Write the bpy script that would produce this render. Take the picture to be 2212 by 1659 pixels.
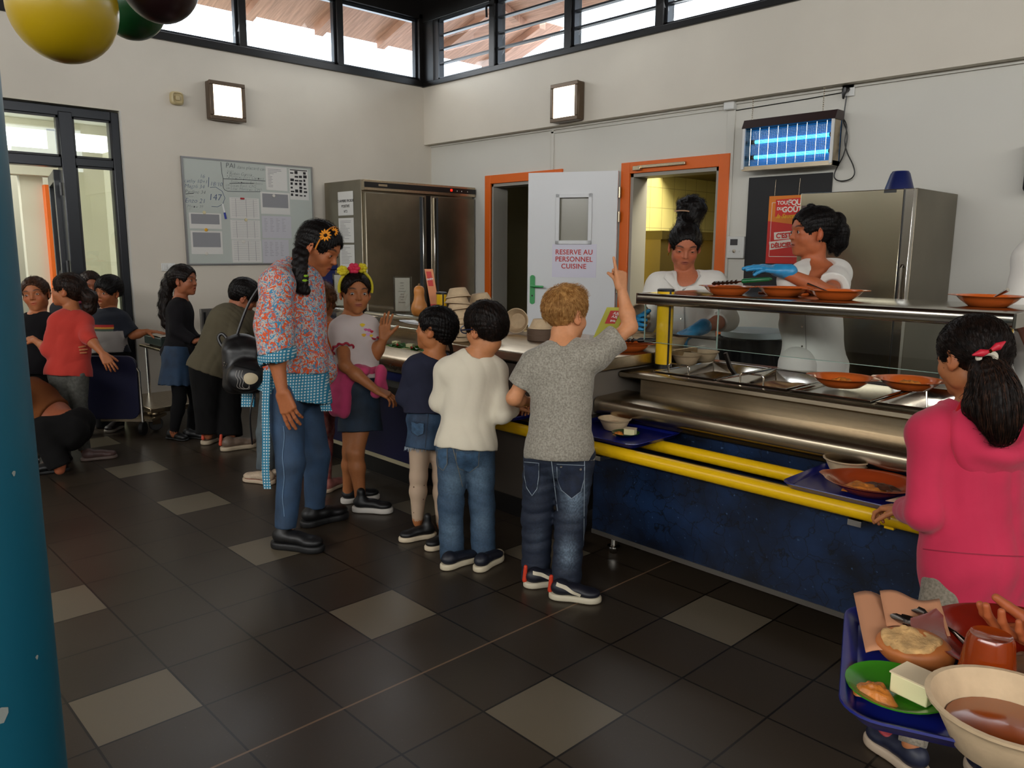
import bpy, math, random
import numpy as np
from mathutils import Vector, Matrix
for _o in list(bpy.data.objects):
 bpy.data.objects.remove(_o, do_unlink=True)
SC = bpy.context.scene
COL = SC.collection
PI = math.pi
sin, cos = math.sin, math.cos
# ------------------------------------------------------------------ camera
# x runs along the kitchen wall (to the right), y towards the kitchen wall, z up; metres.
CF = 1697.5                      # focal length in pixels of the 2212 px wide frame
CYAW, CPITCH, CROLL = 0.8087, 0.1691, 0.0072
CPOS = np.array([2.523, -1.4395, 1.3722])
_f = np.array([-sin(CYAW) * cos(CPITCH), cos(CYAW) * cos(CPITCH), -sin(CPITCH)])
_r = np.array([cos(CYAW), sin(CYAW), 0.0])
_u = np.cross(_r, _f)
CR = cos(CROLL) * _r + sin(CROLL) * _u
CU = -sin(CROLL) * _r + cos(CROLL) * _u
CFW = _f
cam = bpy.data.cameras.new('camera')
cam.sensor_width = 36.0
cam.lens = CF / 2212.0 * 36.0
cam.clip_start = 0.03
camo = bpy.data.objects.new('camera', cam)
COL.objects.link(camo)
camo.matrix_world = Matrix(((CR[0], CU[0], -CFW[0], CPOS[0]), (CR[1], CU[1], -CFW[1], CPOS[1]), (CR[2], CU[2], -CFW[2], CPOS[2]), (0, 0, 0, 1)))
SC.camera = camo
# ------------------------------------------------------------------ world, daylight, exposure
world = bpy.data.worlds.new('overcast_sky')
SC.world = world
world.use_nodes = True
_bg = world.node_tree.nodes['Background']
_bg.inputs[0].default_value = (0.86, 0.93, 1.0, 1)
_bg.inputs[1].default_value = 5.0
SC.view_settings.view_transform = 'Standard'
SC.view_settings.look = 'None'
SC.view_settings.gamma = 1.0
SC.view_settings.use_curve_mapping = False
SC.view_settings.exposure = 0.12
SC.cycles.use_denoising = True
SC.cycles.max_bounces = 7
SC.cycles.transparent_max_bounces = 16
SC.cycles.caustics_reflective = False
SC.cycles.caustics_refractive = False
SC.cycles.sample_clamp_indirect = 4.0
def area_light(name, loc, target, sx, sy, power, col):
 l = bpy.data.lights.new(name, 'AREA')
 l.shape = 'RECTANGLE'; l.size = sx; l.size_y = sy; l.energy = power; l.color = col
 o = bpy.data.objects.new(name, l); COL.objects.link(o)
 o.location = loc
 d = Vector(target) - Vector(loc)
 o.rotation_euler = d.to_track_quat('-Z', 'Y').to_euler()
 return o
XA, YB = -4.667, 4.153           # whiteboard wall and kitchen wall planes
XR, YF, ZC = 7.6, -6.0, 4.15     # the far sides of the hall and the ceiling
# daylight coming in through the high window bands on the two walls behind the camera and the two in view
area_light('window_daylight', (2.0, YF + 0.05, 3.45), (1.0, 1.5, 0.9), 9.0, 0.9, 265, (1.0, 0.955, 0.885))
area_light('window_daylight', (XR - 0.05, -1.0, 3.45), (0.0, 0.8, 0.9), 8.0, 0.9, 120, (1.0, 0.95, 0.87))
area_light('window_daylight', (XA + 0.12, 2.2, 3.48), (0.5, 1.5, 0.3), 3.4, 0.5, 20, (0.93, 0.97, 1.0))
area_light('window_daylight', (-1.5, YB - 0.22, 3.48), (0.0, -1.0, 0.3), 5.6, 0.5, 22, (0.93, 0.97, 1.0))
area_light('kitchen_ceiling_light', (-1.2, 4.85, 2.82), (-1.6, 5.4, 1.0), 1.6, 0.5, 120, (1.0, 0.93, 0.72))
area_light('hall_daylight', (-6.1, -1.2, 2.9), (-6.8, 1.0, 0.8), 2.0, 1.2, 95, (1.0, 1.0, 0.96))
area_light('hall_daylight', (-8.4, 0.5, 2.9), (-9.0, 1.2, 1.5), 1.2, 2.0, 40, (1.0, 1.0, 0.96))
# ------------------------------------------------------------------ helpers
def lin(h):
 if isinstance(h, str):
  h = h.lstrip('#'); h = [int(h[i:i + 2], 16) / 255 for i in (0, 2, 4)]
  return tuple(c / 12.92 if c <= 0.04045 else ((c + 0.055) / 1.055) ** 2.4 for c in h)
 return tuple(h)
MATS = {}
def M(name, col=(0.5, 0.5, 0.5), rough=0.5, metal=0.0, noise=None, bump=None, emis=None, alpha=None, trans=None, spec=None, coat=0, sheen=0, stretch=None, col2=None, attr=None, vec='Object'):
 """principled material; noise=(scale, amount) varies the colour, bump=(scale, strength)"""
 if name in MATS: return MATS[name]
 m = bpy.data.materials.new(name); MATS[name] = m
 m.use_nodes = True
 nt = m.node_tree; N = nt.nodes; L = nt.links
 b = N['Principled BSDF']
 c = lin(col)
 b.inputs['Base Color'].default_value = (*c, 1)
 b.inputs['Roughness'].default_value = rough
 b.inputs['Metallic'].default_value = metal
 if spec is not None: b.inputs['Specular IOR Level'].default_value = spec
 if coat: b.inputs['Coat Weight'].default_value = coat; b.inputs['Coat Roughness'].default_value = 0.1
 if sheen: b.inputs['Sheen Weight'].default_value = sheen
 if trans: b.inputs['Transmission Weight'].default_value = trans
 if alpha is not None: b.inputs['Alpha'].default_value = alpha
 if emis: b.inputs['Emission Color'].default_value = (*lin(emis[0]), 1); b.inputs['Emission Strength'].default_value = emis[1]
 def coords():
  tc = N.new('ShaderNodeTexCoord'); mp = N.new('ShaderNodeMapping')
  L.new(tc.outputs[vec], mp.inputs[0])
  if stretch: mp.inputs['Scale'].default_value = stretch
  return mp.outputs[0]
 src = None
 if attr:
  at = N.new('ShaderNodeVertexColor'); at.layer_name = attr
  src = at.outputs[0]
  L.new(src, b.inputs['Base Color'])
 if noise:
  nz = N.new('ShaderNodeTexNoise'); nz.inputs['Scale'].default_value = noise[0]; nz.inputs['Detail'].default_value = 5
  L.new(coords(), nz.inputs['Vector'])
  mx = N.new('ShaderNodeMix'); mx.data_type = 'RGBA'
  if src is None:
   k = noise[1]
   c2 = lin(col2) if col2 else tuple(x * (1 - k) for x in c)
   c1 = c if col2 else tuple(min(1, x * (1 + k * 0.6)) for x in c)
   mx.inputs[6].default_value = (*c1, 1); mx.inputs[7].default_value = (*c2, 1)
   rp = N.new('ShaderNodeMapRange'); rp.inputs[1].default_value = 0.35; rp.inputs[2].default_value = 0.65
   L.new(nz.outputs[0], rp.inputs[0]); L.new(rp.outputs[0], mx.inputs[0])
   L.new(mx.outputs[2], b.inputs['Base Color'])
  else:
   hs = N.new('ShaderNodeHueSaturation'); mr = N.new('ShaderNodeMapRange')
   mr.inputs[1].default_value = 0.3; mr.inputs[2].default_value = 0.7
   mr.inputs[3].default_value = 1 - noise[1]; mr.inputs[4].default_value = 1 + noise[1]
   L.new(nz.outputs[0], mr.inputs[0]); L.new(mr.outputs[0], hs.inputs['Value']); L.new(src, hs.inputs['Color']); L.new(hs.outputs[0], b.inputs['Base Color'])
 if bump:
  nb = N.new('ShaderNodeTexNoise'); nb.inputs['Scale'].default_value = bump[0]; nb.inputs['Detail'].default_value = 4
  L.new(coords(), nb.inputs['Vector'])
  bp = N.new('ShaderNodeBump'); bp.inputs['Strength'].default_value = bump[1]; bp.inputs['Distance'].default_value = 0.004
  L.new(nb.outputs[0], bp.inputs['Height']); L.new(bp.outputs[0], b.inputs['Normal'])
 return m
class MB:
 """collects shapes and links them as ONE mesh object"""
 def __init__(s): s.v = []; s.f = []; s.m = []; s.mi = 0
 def add(s, vs, fs):
  b = len(s.v); s.v += [tuple(map(float, p)) for p in vs]; s.f += [tuple(b + i for i in f) for f in fs]; s.m += [s.mi] * len(fs); return s
 def box(s, a, b, rz=0, pivot=None):
  (x0, y0, z0), (x1, y1, z1) = a, b
  x0, x1 = min(x0, x1), max(x0, x1); y0, y1 = min(y0, y1), max(y0, y1); z0, z1 = min(z0, z1), max(z0, z1)
  vs = [(x0, y0, z0), (x1, y0, z0), (x1, y1, z0), (x0, y1, z0), (x0, y0, z1), (x1, y0, z1), (x1, y1, z1), (x0, y1, z1)]
  if rz:
   px, py = pivot or ((x0 + x1) / 2, (y0 + y1) / 2)
   vs = [(px + (x - px) * cos(rz) - (y - py) * sin(rz), py + (x - px) * sin(rz) + (y - py) * cos(rz), z) for x, y, z in vs]
  return s.add(vs, [(0, 3, 2, 1), (4, 5, 6, 7), (0, 1, 5, 4), (1, 2, 6, 5), (2, 3, 7, 6), (3, 0, 4, 7)])
 def tube(s, pts, r, n=10, closed=False, cap=True):
  pts = [Vector(p) for p in pts]; k = len(pts)
  rs = r if isinstance(r, (list, tuple)) else [r] * k
  vs = []; up = None
  for i, p in enumerate(pts):
   if closed: t = pts[(i + 1) % k] - pts[i - 1]
   else: t = pts[min(i + 1, k - 1)] - pts[max(i - 1, 0)]
   t = t.normalized() if t.length > 1e-9 else Vector((0, 0, 1))
   if up is None:
    up = Vector((0, 0, 1)) if abs(t.z) < 0.9 else Vector((1, 0, 0))
   a = t.cross(up)
   if a.length < 1e-6: a = t.cross(Vector((0, 1, 0)))
   a.normalize(); b_ = a.cross(t).normalized(); up = b_
   for j in range(n):
    q = 2 * PI * j / n
    vs.append(p + (a * cos(q) + b_ * sin(q)) * rs[i])
  fs = []
  for i in range(k if closed else k - 1):
   for j in range(n):
    i2 = (i + 1) % k
    fs.append((i * n + j, i * n + (j + 1) % n, i2 * n + (j + 1) % n, i2 * n + j))
  if cap and not closed:
   fs.append(tuple(range(n - 1, -1, -1))); fs.append(tuple((k - 1) * n + j for j in range(n)))
  return s.add(vs, fs)
 def lathe(s, prof, c=(0, 0, 0), n=28, sx=1, sy=1, mat=None, sq=None):
  """profile [(r,z)], around z; mat = 3x3/4x4 applied; sq = superellipse power"""
  vs = []; fs = []; k = len(prof)
  for r, z in prof:
   for j in range(n):
    q = 2 * PI * j / n; cx, sy_ = cos(q), sin(q)
    if sq:
     d = (abs(cx) ** sq + abs(sy_) ** sq) ** (1 / sq); cx /= d; sy_ /= d
    p = Vector((r * cx * sx, r * sy_ * sy, z))
    if mat is not None: p = mat @ p
    vs.append(p + Vector(c))
  for i in range(k - 1):
   for j in range(n):
    fs.append((i * n + j, i * n + (j + 1) % n, (i + 1) * n + (j + 1) % n, (i + 1) * n + j))
  if prof[0][0] > 1e-6: fs.append(tuple(range(n - 1, -1, -1)))
  if prof[-1][0] > 1e-6: fs.append(tuple((k - 1) * n + j for j in range(n)))
  return s.add(vs, fs)
 def prism(s, poly, axis, a, b):
  """closed 2D polygon extruded along an axis ('x': poly is (y,z); 'y': (x,z); 'z': (x,y))"""
  k = len(poly); f = {'x': lambda p, t: (t, p[0], p[1]), 'y': lambda p, t: (p[0], t, p[1]), 'z': lambda p, t: (p[0], p[1], t)}[axis]
  vs = [f(p, a) for p in poly] + [f(p, b) for p in poly]
  fs = [(i, (i + 1) % k, k + (i + 1) % k, k + i) for i in range(k)] + [tuple(range(k - 1, -1, -1)), tuple(range(k, 2 * k))]
  return s.add(vs, fs)
 def grid(s, fn, nu, nv, closed_u=False):
  vs = [fn(i / (nu if closed_u else nu - 1), j / (nv - 1)) for j in range(nv) for i in range(nu)]
  fs = []
  for j in range(nv - 1):
   for i in range(nu if closed_u else nu - 1):
    fs.append((j * nu + i, j * nu + (i + 1) % nu, (j + 1) * nu + (i + 1) % nu, (j + 1) * nu + i))
  return s.add(vs, fs)
 def build(s, name, mats, parent=None, smooth=35, bevel=0, solid=0):
  me = bpy.data.meshes.new(name)
  org = Vector((0, 0, 0))
  if parent is not None: org = parent.matrix_world.translation.copy() if parent.type != 'EMPTY' else Vector(parent['org'])
  vs = s.v
  if parent is None and vs:
   a = np.array(vs); lo = a.min(0); hi = a.max(0)
   org = Vector(((lo[0] + hi[0]) / 2, (lo[1] + hi[1]) / 2, lo[2]))
  me.from_pydata([(x - org.x, y - org.y, z - org.z) for x, y, z in vs], [], s.f)
  for mm in (mats if isinstance(mats, (list, tuple)) else [mats]): me.materials.append(mm)
  if len(me.materials) > 1: me.polygons.foreach_set('material_index', s.m)
  me.validate()
  if smooth:
   me.shade_smooth(); me.set_sharp_from_angle(angle=math.radians(smooth))
  o = bpy.data.objects.new(name, me); COL.objects.link(o)
  if parent is None: o.location = org; o['org'] = tuple(org)
  else:
   o.parent = parent; o['org'] = tuple(org)
  if parent is not None and parent.type != 'EMPTY':
   pass
  if solid:
   md = o.modifiers.new('s', 'SOLIDIFY'); md.thickness = solid; md.offset = 0
  if bevel:
   md = o.modifiers.new('b', 'BEVEL'); md.width = bevel; md.segments = 2; md.limit_method = 'ANGLE'; md.angle_limit = math.radians(40)
  return o
# Objects keep a remembered world origin in o['org'] so that parts can be written in world coordinates.
def _fix_build():
 old = MB.build
 def build(s, name, mats, parent=None, **k):
  if parent is None: return old(s, name, mats, None, **k)
  org = Vector(parent['org'])
  me_s = MB(); me_s.v = s.v; me_s.f = s.f; me_s.m = s.m
  me = bpy.data.meshes.new(name)
  me.from_pydata([(x - org.x, y - org.y, z - org.z) for x, y, z in s.v], [], s.f)
  for mm in (mats if isinstance(mats, (list, tuple)) else [mats]): me.materials.append(mm)
  if len(me.materials) > 1: me.polygons.foreach_set('material_index', s.m)
  me.validate()
  sm = k.get('smooth', 35)
  if sm: me.shade_smooth(); me.set_sharp_from_angle(angle=math.radians(sm))
  o = bpy.data.objects.new(name, me); COL.objects.link(o); o.parent = parent
  o['org'] = tuple(org)
  if k.get('solid'):
   md = o.modifiers.new('s', 'SOLIDIFY'); md.thickness = k['solid']; md.offset = 0
  if k.get('bevel'):
   md = o.modifiers.new('b', 'BEVEL'); md.width = k['bevel']; md.segments = 2; md.limit_method = 'ANGLE'; md.angle_limit = math.radians(40)
  return o
 MB.build = build
_fix_build()
def thing(name, label, cat, loc=(0, 0, 0), group=None):
 o = bpy.data.objects.new(name, None); COL.objects.link(o); o.location = loc; o['org'] = tuple(map(float, loc))
 o.empty_display_size = 0.05
 o['label'] = label; o['category'] = cat
 if group: o['group'] = group
 return o
def tag(o, label, cat, group=None, kind=None):
 o['label'] = label; o['category'] = cat
 if group: o['group'] = group
 if kind: o['kind'] = kind
 return o
def struct(o): o['kind'] = 'structure'; return o
def dup(root, loc, label, rot=None, group=None):
 """copy of a thing with copies of its parts and sub-parts"""
 r = root.copy(); COL.objects.link(r); r.location = loc; r['label'] = label
 if rot is not None: r.rotation_euler = rot
 if group: r['group'] = group
 for ch in root.children:
  c = ch.copy(); COL.objects.link(c); c.parent = r
  for g in ch.children:
   d = g.copy(); COL.objects.link(d); d.parent = c
 return r
def text(name, body, size, origin, ux, uz, mat, parent, extrude=0.0004, align='LEFT', shear=0, bold=0, space=1.0, lift=0.0015, line=1.0):
 """flat lettering lying in the plane spanned by ux (reading direction) and uz (up)"""
 cu = bpy.data.curves.new(name, 'FONT'); cu.body = body; cu.size = size; cu.align_x = align; cu.extrude = extrude
 cu.shear = shear; cu.offset = bold; cu.space_character = space; cu.space_line = line; cu.resolution_u = 3
 cu.materials.append(mat)
 tmp = bpy.data.objects.new('tmp', cu); COL.objects.link(tmp)
 bpy.context.view_layer.update()
 me = bpy.data.meshes.new_from_object(tmp.evaluated_get(bpy.context.evaluated_depsgraph_get()))
 me.materials.clear(); me.materials.append(mat)
 bpy.data.objects.remove(tmp, do_unlink=True)
 o = bpy.data.objects.new(name, me); COL.objects.link(o)
 x = Vector(ux).normalized(); y = Vector(uz).normalized(); z = x.cross(y).normalized()
 p = Vector(origin) + z * lift
 org = Vector(parent['org']) if parent is not None else Vector((0, 0, 0))
 m = Matrix.Identity(4)
 for i in range(3): m[i][0] = x[i]; m[i][1] = y[i]; m[i][2] = z[i]; m[i][3] = p[i] - org[i]
 o.matrix_local = m
 if parent is not None: o.parent = parent; o.matrix_local = m; o['org'] = tuple(org)
 return o
def at(px, py, depth):
 """a world point seen at a pixel, at a given forward distance from the camera"""
 d = CR * (px - 1106) / CF - CU * (py - 829.5) / CF + CFW
 return CPOS + d * depth
def on(axis, val, px, py):
 d = CR * (px - 1106) / CF - CU * (py - 829.5) / CF + CFW
 return CPOS + d * ((val - CPOS[axis]) / d[axis])
def depth_of(p): return float((np.array(p) - CPOS) @ CFW)
def smooth_path(pts, k=4):
 out = []; n = len(pts); P = [np.array(p, float) for p in pts]
 for i in range(n - 1):
  p0, p1, p2, p3 = P[max(i - 1, 0)], P[i], P[i + 1], P[min(i + 2, n - 1)]
  for j in range(k):
   s = j / k; out.append(0.5 * ((2 * p1) + (-p0 + p2) * s + (2 * p0 - 5 * p1 + 4 * p2 - p3) * s * s + (-p0 + 3 * p1 - 3 * p2 + p3) * s ** 3))
 out.append(P[-1]); return out
# ================================================================== materials of the room
m_wall = M('warm_white_paint', '#d2cabb', 0.6, noise=(1.3, 0.05), bump=(60, 0.05))
m_wallB = M('pale_panel_paint', '#cfccc2', 0.55, noise=(0.9, 0.03))
m_trim = M('white_trim', '#c9c6bc', 0.45)
m_black = M('black_window_metal', '#14110f', 0.35, 0.3)
m_grey = M('anthracite_door_metal', '#26282c', 0.3, 0.35)
m_orange = M('orange_frame_paint', '#dc6414', 0.4)
m_steel = M('brushed_steel', '#b3a48c', 0.27, 1.0, noise=(5, 0.10), stretch=(1, 12, 12), bump=(40, 0.03))
m_steelv = M('brushed_steel_upright', '#958c7c', 0.27, 1.0, noise=(3, 0.10), stretch=(6, 6, 0.6))
m_chrome = M('polished_steel', '#c4bfb6', 0.12, 1.0)
m_wood = M('ceiling_wood', '#4a2a1c', 0.6, noise=(4, 0.3), stretch=(1, 12, 1))
m_soffit = M('eaves_wood', '#b98c76', 0.7, noise=(3, 0.25), stretch=(1, 14, 1))
m_blk = M('black_plastic', '#0c0b0b', 0.35)
m_white = M('white_plastic', '#d6d6d2', 0.35)
m_paper = M('white_paper', '#d4d2cc', 0.7)
m_ink = M('black_ink', '#1c1a1c', 0.7)
def glass(name, tint=(1, 1, 1), refl=0.08, rough=0.0):
 if name in MATS: return MATS[name]
 m = bpy.data.materials.new(name); MATS[name] = m; m.use_nodes = True
 nt = m.node_tree; N = nt.nodes; L = nt.links; N.remove(N['Principled BSDF'])
 t = N.new('ShaderNodeBsdfTransparent'); t.inputs[0].default_value = (*tint, 1)
 g = N.new('ShaderNodeBsdfGlossy'); g.inputs['Roughness'].default_value = rough
 # Schlick reflectance from the angle alone, the same on both faces of the sheet
 ge = N.new('ShaderNodeNewGeometry'); dt = N.new('ShaderNodeVectorMath'); dt.operation = 'DOT_PRODUCT'; L.new(ge.outputs['Incoming'], dt.inputs[0]); L.new(ge.outputs['Normal'], dt.inputs[1])
 ab = N.new('ShaderNodeMath'); ab.operation = 'ABSOLUTE'; L.new(dt.outputs['Value'], ab.inputs[0]); om = N.new('ShaderNodeMath'); om.operation = 'SUBTRACT'; om.inputs[0].default_value = 1.0; L.new(ab.outputs[0], om.inputs[1])
 pw = N.new('ShaderNodeMath'); pw.operation = 'POWER'; pw.inputs[1].default_value = 5.0; L.new(om.outputs[0], pw.inputs[0])
 mt = N.new('ShaderNodeMath'); mt.operation = 'MULTIPLY_ADD'; mt.inputs[1].default_value = 0.95; mt.inputs[2].default_value = 0.03 + refl * 0.2
 mx = N.new('ShaderNodeMixShader')
 L.new(pw.outputs[0], mt.inputs[0]); L.new(mt.outputs[0], mx.inputs[0]); L.new(t.outputs[0], mx.inputs[1]); L.new(g.outputs[0], mx.inputs[2])
 L.new(mx.outputs[0], N['Material Output'].inputs[0])
 return m
m_glass = glass('clear_glass', (0.96, 0.98, 0.97))
m_glass_dirty = glass('window_glass', (0.90, 0.93, 0.95), 0.1)
m_glassg = glass('greenish_glass', (0.93, 0.95, 0.90), 0.15)
def tile_floor():
 m = bpy.data.materials.new('floor_tiles'); m.use_nodes = True
 nt = m.node_tree; N = nt.nodes; L = nt.links; b = N['Principled BSDF']
 g = N.new('ShaderNodeNewGeometry')
 sp = N.new('ShaderNodeSeparateXYZ'); L.new(g.outputs['Position'], sp.inputs[0])
 def mth(op, a, b_=None, c=None):
  n = N.new('ShaderNodeMath'); n.operation = op
  for i, x in enumerate((a, b_, c)):
   if x is None: continue
   if isinstance(x, (int, float)): n.inputs[i].default_value = x
   else: L.new(x, n.inputs[i])
  return n.outputs[0]
 T = 0.3
 xt = mth('DIVIDE', sp.outputs[0], T); yt = mth('DIVIDE', sp.outputs[1], T)
 def edge(t, w):      # 1 inside the joint line
  fr = mth('FRACT', mth('ADD', t, 0.5)); return mth('LESS_THAN', mth('ABSOLUTE', mth('SUBTRACT', fr, 0.5)), w)
 joint = mth('MAXIMUM', edge(xt, 0.012), edge(yt, 0.012))
 # every third tile both ways is light
 def third(t): return mth('LESS_THAN', mth('FLOORED_MODULO', mth('FLOOR', t), 3.0), 0.5)
 light = mth('MULTIPLY', third(xt), third(yt))
 # narrow brass coloured expansion joint
 brass = mth('LESS_THAN', mth('ABSOLUTE', mth('SUBTRACT', xt, 2.0)), 0.013)
 cmb = N.new('ShaderNodeCombineXYZ'); L.new(mth('FLOOR', xt), cmb.inputs[0]); L.new(mth('FLOOR', yt), cmb.inputs[1])
 wn = N.new('ShaderNodeTexWhiteNoise'); wn.noise_dimensions = '2D'; L.new(cmb.outputs[0], wn.inputs['Vector'])
 nz = N.new('ShaderNodeTexNoise'); nz.inputs['Scale'].default_value = 1.6; nz.inputs['Detail'].default_value = 6; L.new(g.outputs['Position'], nz.inputs['Vector'])
 sp2 = N.new('ShaderNodeTexNoise'); sp2.inputs['Scale'].default_value = 160; L.new(g.outputs['Position'], sp2.inputs['Vector'])
 dust = mth('GREATER_THAN', sp2.outputs[0], 0.735)
 var = mth('ADD', mth('MULTIPLY', wn.outputs[0], 0.35), mth('MULTIPLY', nz.outputs[0], 1.1))
 def mix(f, a, b_):
  n = N.new('ShaderNodeMix'); n.data_type = 'RGBA'
  if isinstance(f, float): n.inputs[0].default_value = f
  else: L.new(f, n.inputs[0])
  for i, x in ((6, a), (7, b_)):
   if isinstance(x, tuple): n.inputs[i].default_value = (*x, 1)
   else: L.new(x, n.inputs[i])
  return n.outputs[2]
 dark = mix(var, (0.017, 0.0125, 0.0085), (0.044, 0.032, 0.021))
 lt = mix(var, (0.100, 0.086, 0.058), (0.140, 0.114, 0.077))
 c = mix(light, dark, lt)
 c = mix(joint, c, (0.006, 0.0045, 0.0035))
 c = mix(brass, c, (0.17, 0.105, 0.06))
 c = mix(mth('MULTIPLY', dust, 0.25), c, (0.22, 0.20, 0.17))
 L.new(c, b.inputs['Base Color'])
 rn = N.new('ShaderNodeMapRange'); rn.inputs[3].default_value = 0.22; rn.inputs[4].default_value = 0.42
 L.new(nz.outputs[0], rn.inputs[0]); L.new(rn.outputs[0], b.inputs['Roughness'])
 b.inputs['Specular IOR Level'].default_value = 0.30
 bp = N.new('ShaderNodeBump'); bp.inputs['Strength'].default_value = 0.35; bp.inputs['Distance'].default_value = 0.002
 L.new(mth('SUBTRACT', mth('MULTIPLY', sp2.outputs[0], 0.12), joint), bp.inputs['Height']); L.new(bp.outputs[0], b.inputs['Normal'])
 return m
struct(MB().box((-9.5, YF, -0.1), (XR, 7.6, 0)).build('floor', tile_floor()))
struct(MB().box((XA, YF, ZC), (XR, YB + 0.2, ZC + 0.1)).build('ceiling', m_wood))
# ------------------------------------------------------------------ wall with the whiteboard (left), its glazed door and high windows
WT = 0.2
DY0, DY1, DZ = -0.95, 0.904, 2.486          # opening of the glazed door
def wall(name, *boxes, mat=m_wall):
 b = MB()
 for a, c in boxes: b.box(a, c)
 return struct(b.build(name, mat))
WZ0, WZ1 = 3.109, 3.86
wall('wall_left', ((XA - WT, YF, 0), (XA, DY0, WZ0)), ((XA - WT, DY0, DZ), (XA, DY1, WZ0)), ((XA - WT, DY1, 0), (XA, YB + 0.01, WZ0)),
  ((XA - WT, YF, WZ0), (XA, -3.9, ZC)))
wall('wall_kitchen_side', ((XA - WT, YB, 0), (-3.655, YB + WT, 2.55)), ((-3.655, YB, 2.04), (-2.72, YB + WT, 2.55)), ((-2.72, YB, 0), (-1.87, YB + WT, 2.55)),
  ((-1.87, YB, 2.04), (-0.955, YB + WT, 2.55)), ((-0.955, YB, 0), (XR, YB + WT, 2.55)), mat=m_wallB)
wall('wall_kitchen_side_upper', ((XA, 4.055, 2.505), (XR, YB + WT, WZ0)))
wall('wall_front', ((XA - WT, YF - WT, 0), (XR, YF, 3.0)), ((XA - WT, YF - WT, 3.9), (XR, YF, ZC)), mat=m_wallB)
wall('wall_right', ((XR, YF - WT, 0), (XR + WT, YB + WT, 3.0)), ((XR, YF - WT, 3.9), (XR + WT, YB + WT, ZC)), mat=m_wallB)
def window_band_left():
 fr = MB()
 y0, y1 = -3.9, 4.055
 fr.box((XA - 0.10, y0, WZ0), (XA + 0.03, y1, 3.175)); fr.box((XA - 0.10, y0, 3.80), (XA + 0.03, y1, 3.98)); fr.box((XA - 0.1, y0, 3.98), (XA + 0.02, y1, ZC))
 fr.box((XA - 0.10, 3.985, 3.17), (XA + 0.03, 4.13, 3.85))
 edges = [-3.4, -2.4, -1.38, -0.37, 0.655, 1.295, 1.26, 2.0, 3.02]
 for y in (-2.9, -1.87, -0.85, 0.18, 1.0, 2.0, 3.02):
  fr.box((XA - 0.10, y - 0.034, 3.17), (XA + 0.02, y + 0.034, 3.85))
 f = struct(fr.build('window_1', m_black, bevel=0.004))
 ys = [-2.9, -1.87, -0.85, 0.18, 1.0, 2.0, 3.02, 4.02]
 for a, c in zip(ys[:-1], ys[1:]):
  g = MB(); s = MB()
  a2, c2 = a + 0.034, c - 0.034
  for yy in ((a2, a2 + 0.022), (c2 - 0.022, c2)): s.box((XA - 0.075, yy[0], 3.175), (XA - 0.02, yy[1], 3.80))
  s.box((XA - 0.075, a2, 3.175), (XA - 0.02, c2, 3.205)); s.box((XA - 0.075, a2, 3.77), (XA - 0.02, c2, 3.80))
  s.build('sash', m_grey, f, bevel=0.003)
  g.box((XA - 0.055, a2 + 0.02, 3.2), (XA - 0.049, c2 - 0.02, 3.775)); g.build('pane', m_glass_dirty, f)
window_band_left()
def window_band_kitchen():
 yw = 4.06
 fr = MB(); x1 = 4.2
 fr.box((XA, yw - 0.03, WZ0 - 0.004), (x1, yw + 0.12, 3.155)); fr.box((XA, yw - 0.03, 3.76), (x1, yw + 0.12, ZC))
 fr.box((XA, yw - 0.02, 3.15), (-4.47, yw + 0.12, 3.8))
 xs = [-4.45, -3.535, -2.53, -1.53, -0.53, 0.47, 1.47, 2.47, 3.47]
 for x in xs[1:]: fr.box((x - 0.04, yw - 0.03, 3.15), (x + 0.04, yw + 0.12, 3.78))
 f = struct(fr.build('window_2', m_black, bevel=0.004))
 wl = struct(MB().box((x1, 4.06, WZ0), (XR, YB + WT, ZC)).build('wall_kitchen_side_top', m_wall))
 for i, (a, c) in enumerate(zip(xs[:-1], xs[1:])):
  s = MB(); a2, c2 = a + 0.04, c - 0.04
  for xx in ((a2, a2 + 0.022), (c2 - 0.022, c2)): s.box((xx[0], yw, 3.155), (xx[1], yw + 0.06, 3.76))
  s.box((a2, yw, 3.155), (c2, yw + 0.05, 3.175)); s.box((a2, yw, 3.73), (c2, yw + 0.05, 3.76))
  s.build('sash', m_grey, f)
  # glass louvres in slim metal clips, the lowest ones tipped open
  for k in range(4):
   z = 3.18 + k * 0.142
   tilt = 0.055 if (i * 7 + k) % 3 else 0.03
   g = MB(); g.add([(a2 + 0.02, yw + 0.03 - tilt * 0.4, z + 0.004), (c2 - 0.02, yw + 0.03 - tilt * 0.4, z + 0.004), (c2 - 0.02, yw + 0.03 + tilt, z + 0.132), (a2 + 0.02, yw + 0.03 + tilt, z + 0.132),
        (a2 + 0.02, yw + 0.036 - tilt * 0.4, z + 0.004), (c2 - 0.02, yw + 0.036 - tilt * 0.4, z + 0.004), (c2 - 0.02, yw + 0.036 + tilt, z + 0.132), (a2 + 0.02, yw + 0.036 + tilt, z + 0.132)],
       [(0, 1, 2, 3), (4, 7, 6, 5), (0, 3, 7, 4), (1, 5, 6, 2), (0, 4, 5, 1), (3, 2, 6, 7)])
   g.build('louvre_pane', m_glass_dirty, f)
   if k: MB().box((a2 + 0.01, yw + 0.002, z - 0.012), (c2 - 0.01, yw + 0.055, z + 0.004)).build('louvre_rail', m_grey, f)
 # latch handle on the first divider
 MB().tube([(-3.56, yw - 0.04, 3.72), (-3.56, yw - 0.075, 3.70), (-3.555, yw - 0.075, 3.60)], 0.011, 8).build('handle', m_black, f)
window_band_kitchen()
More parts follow.
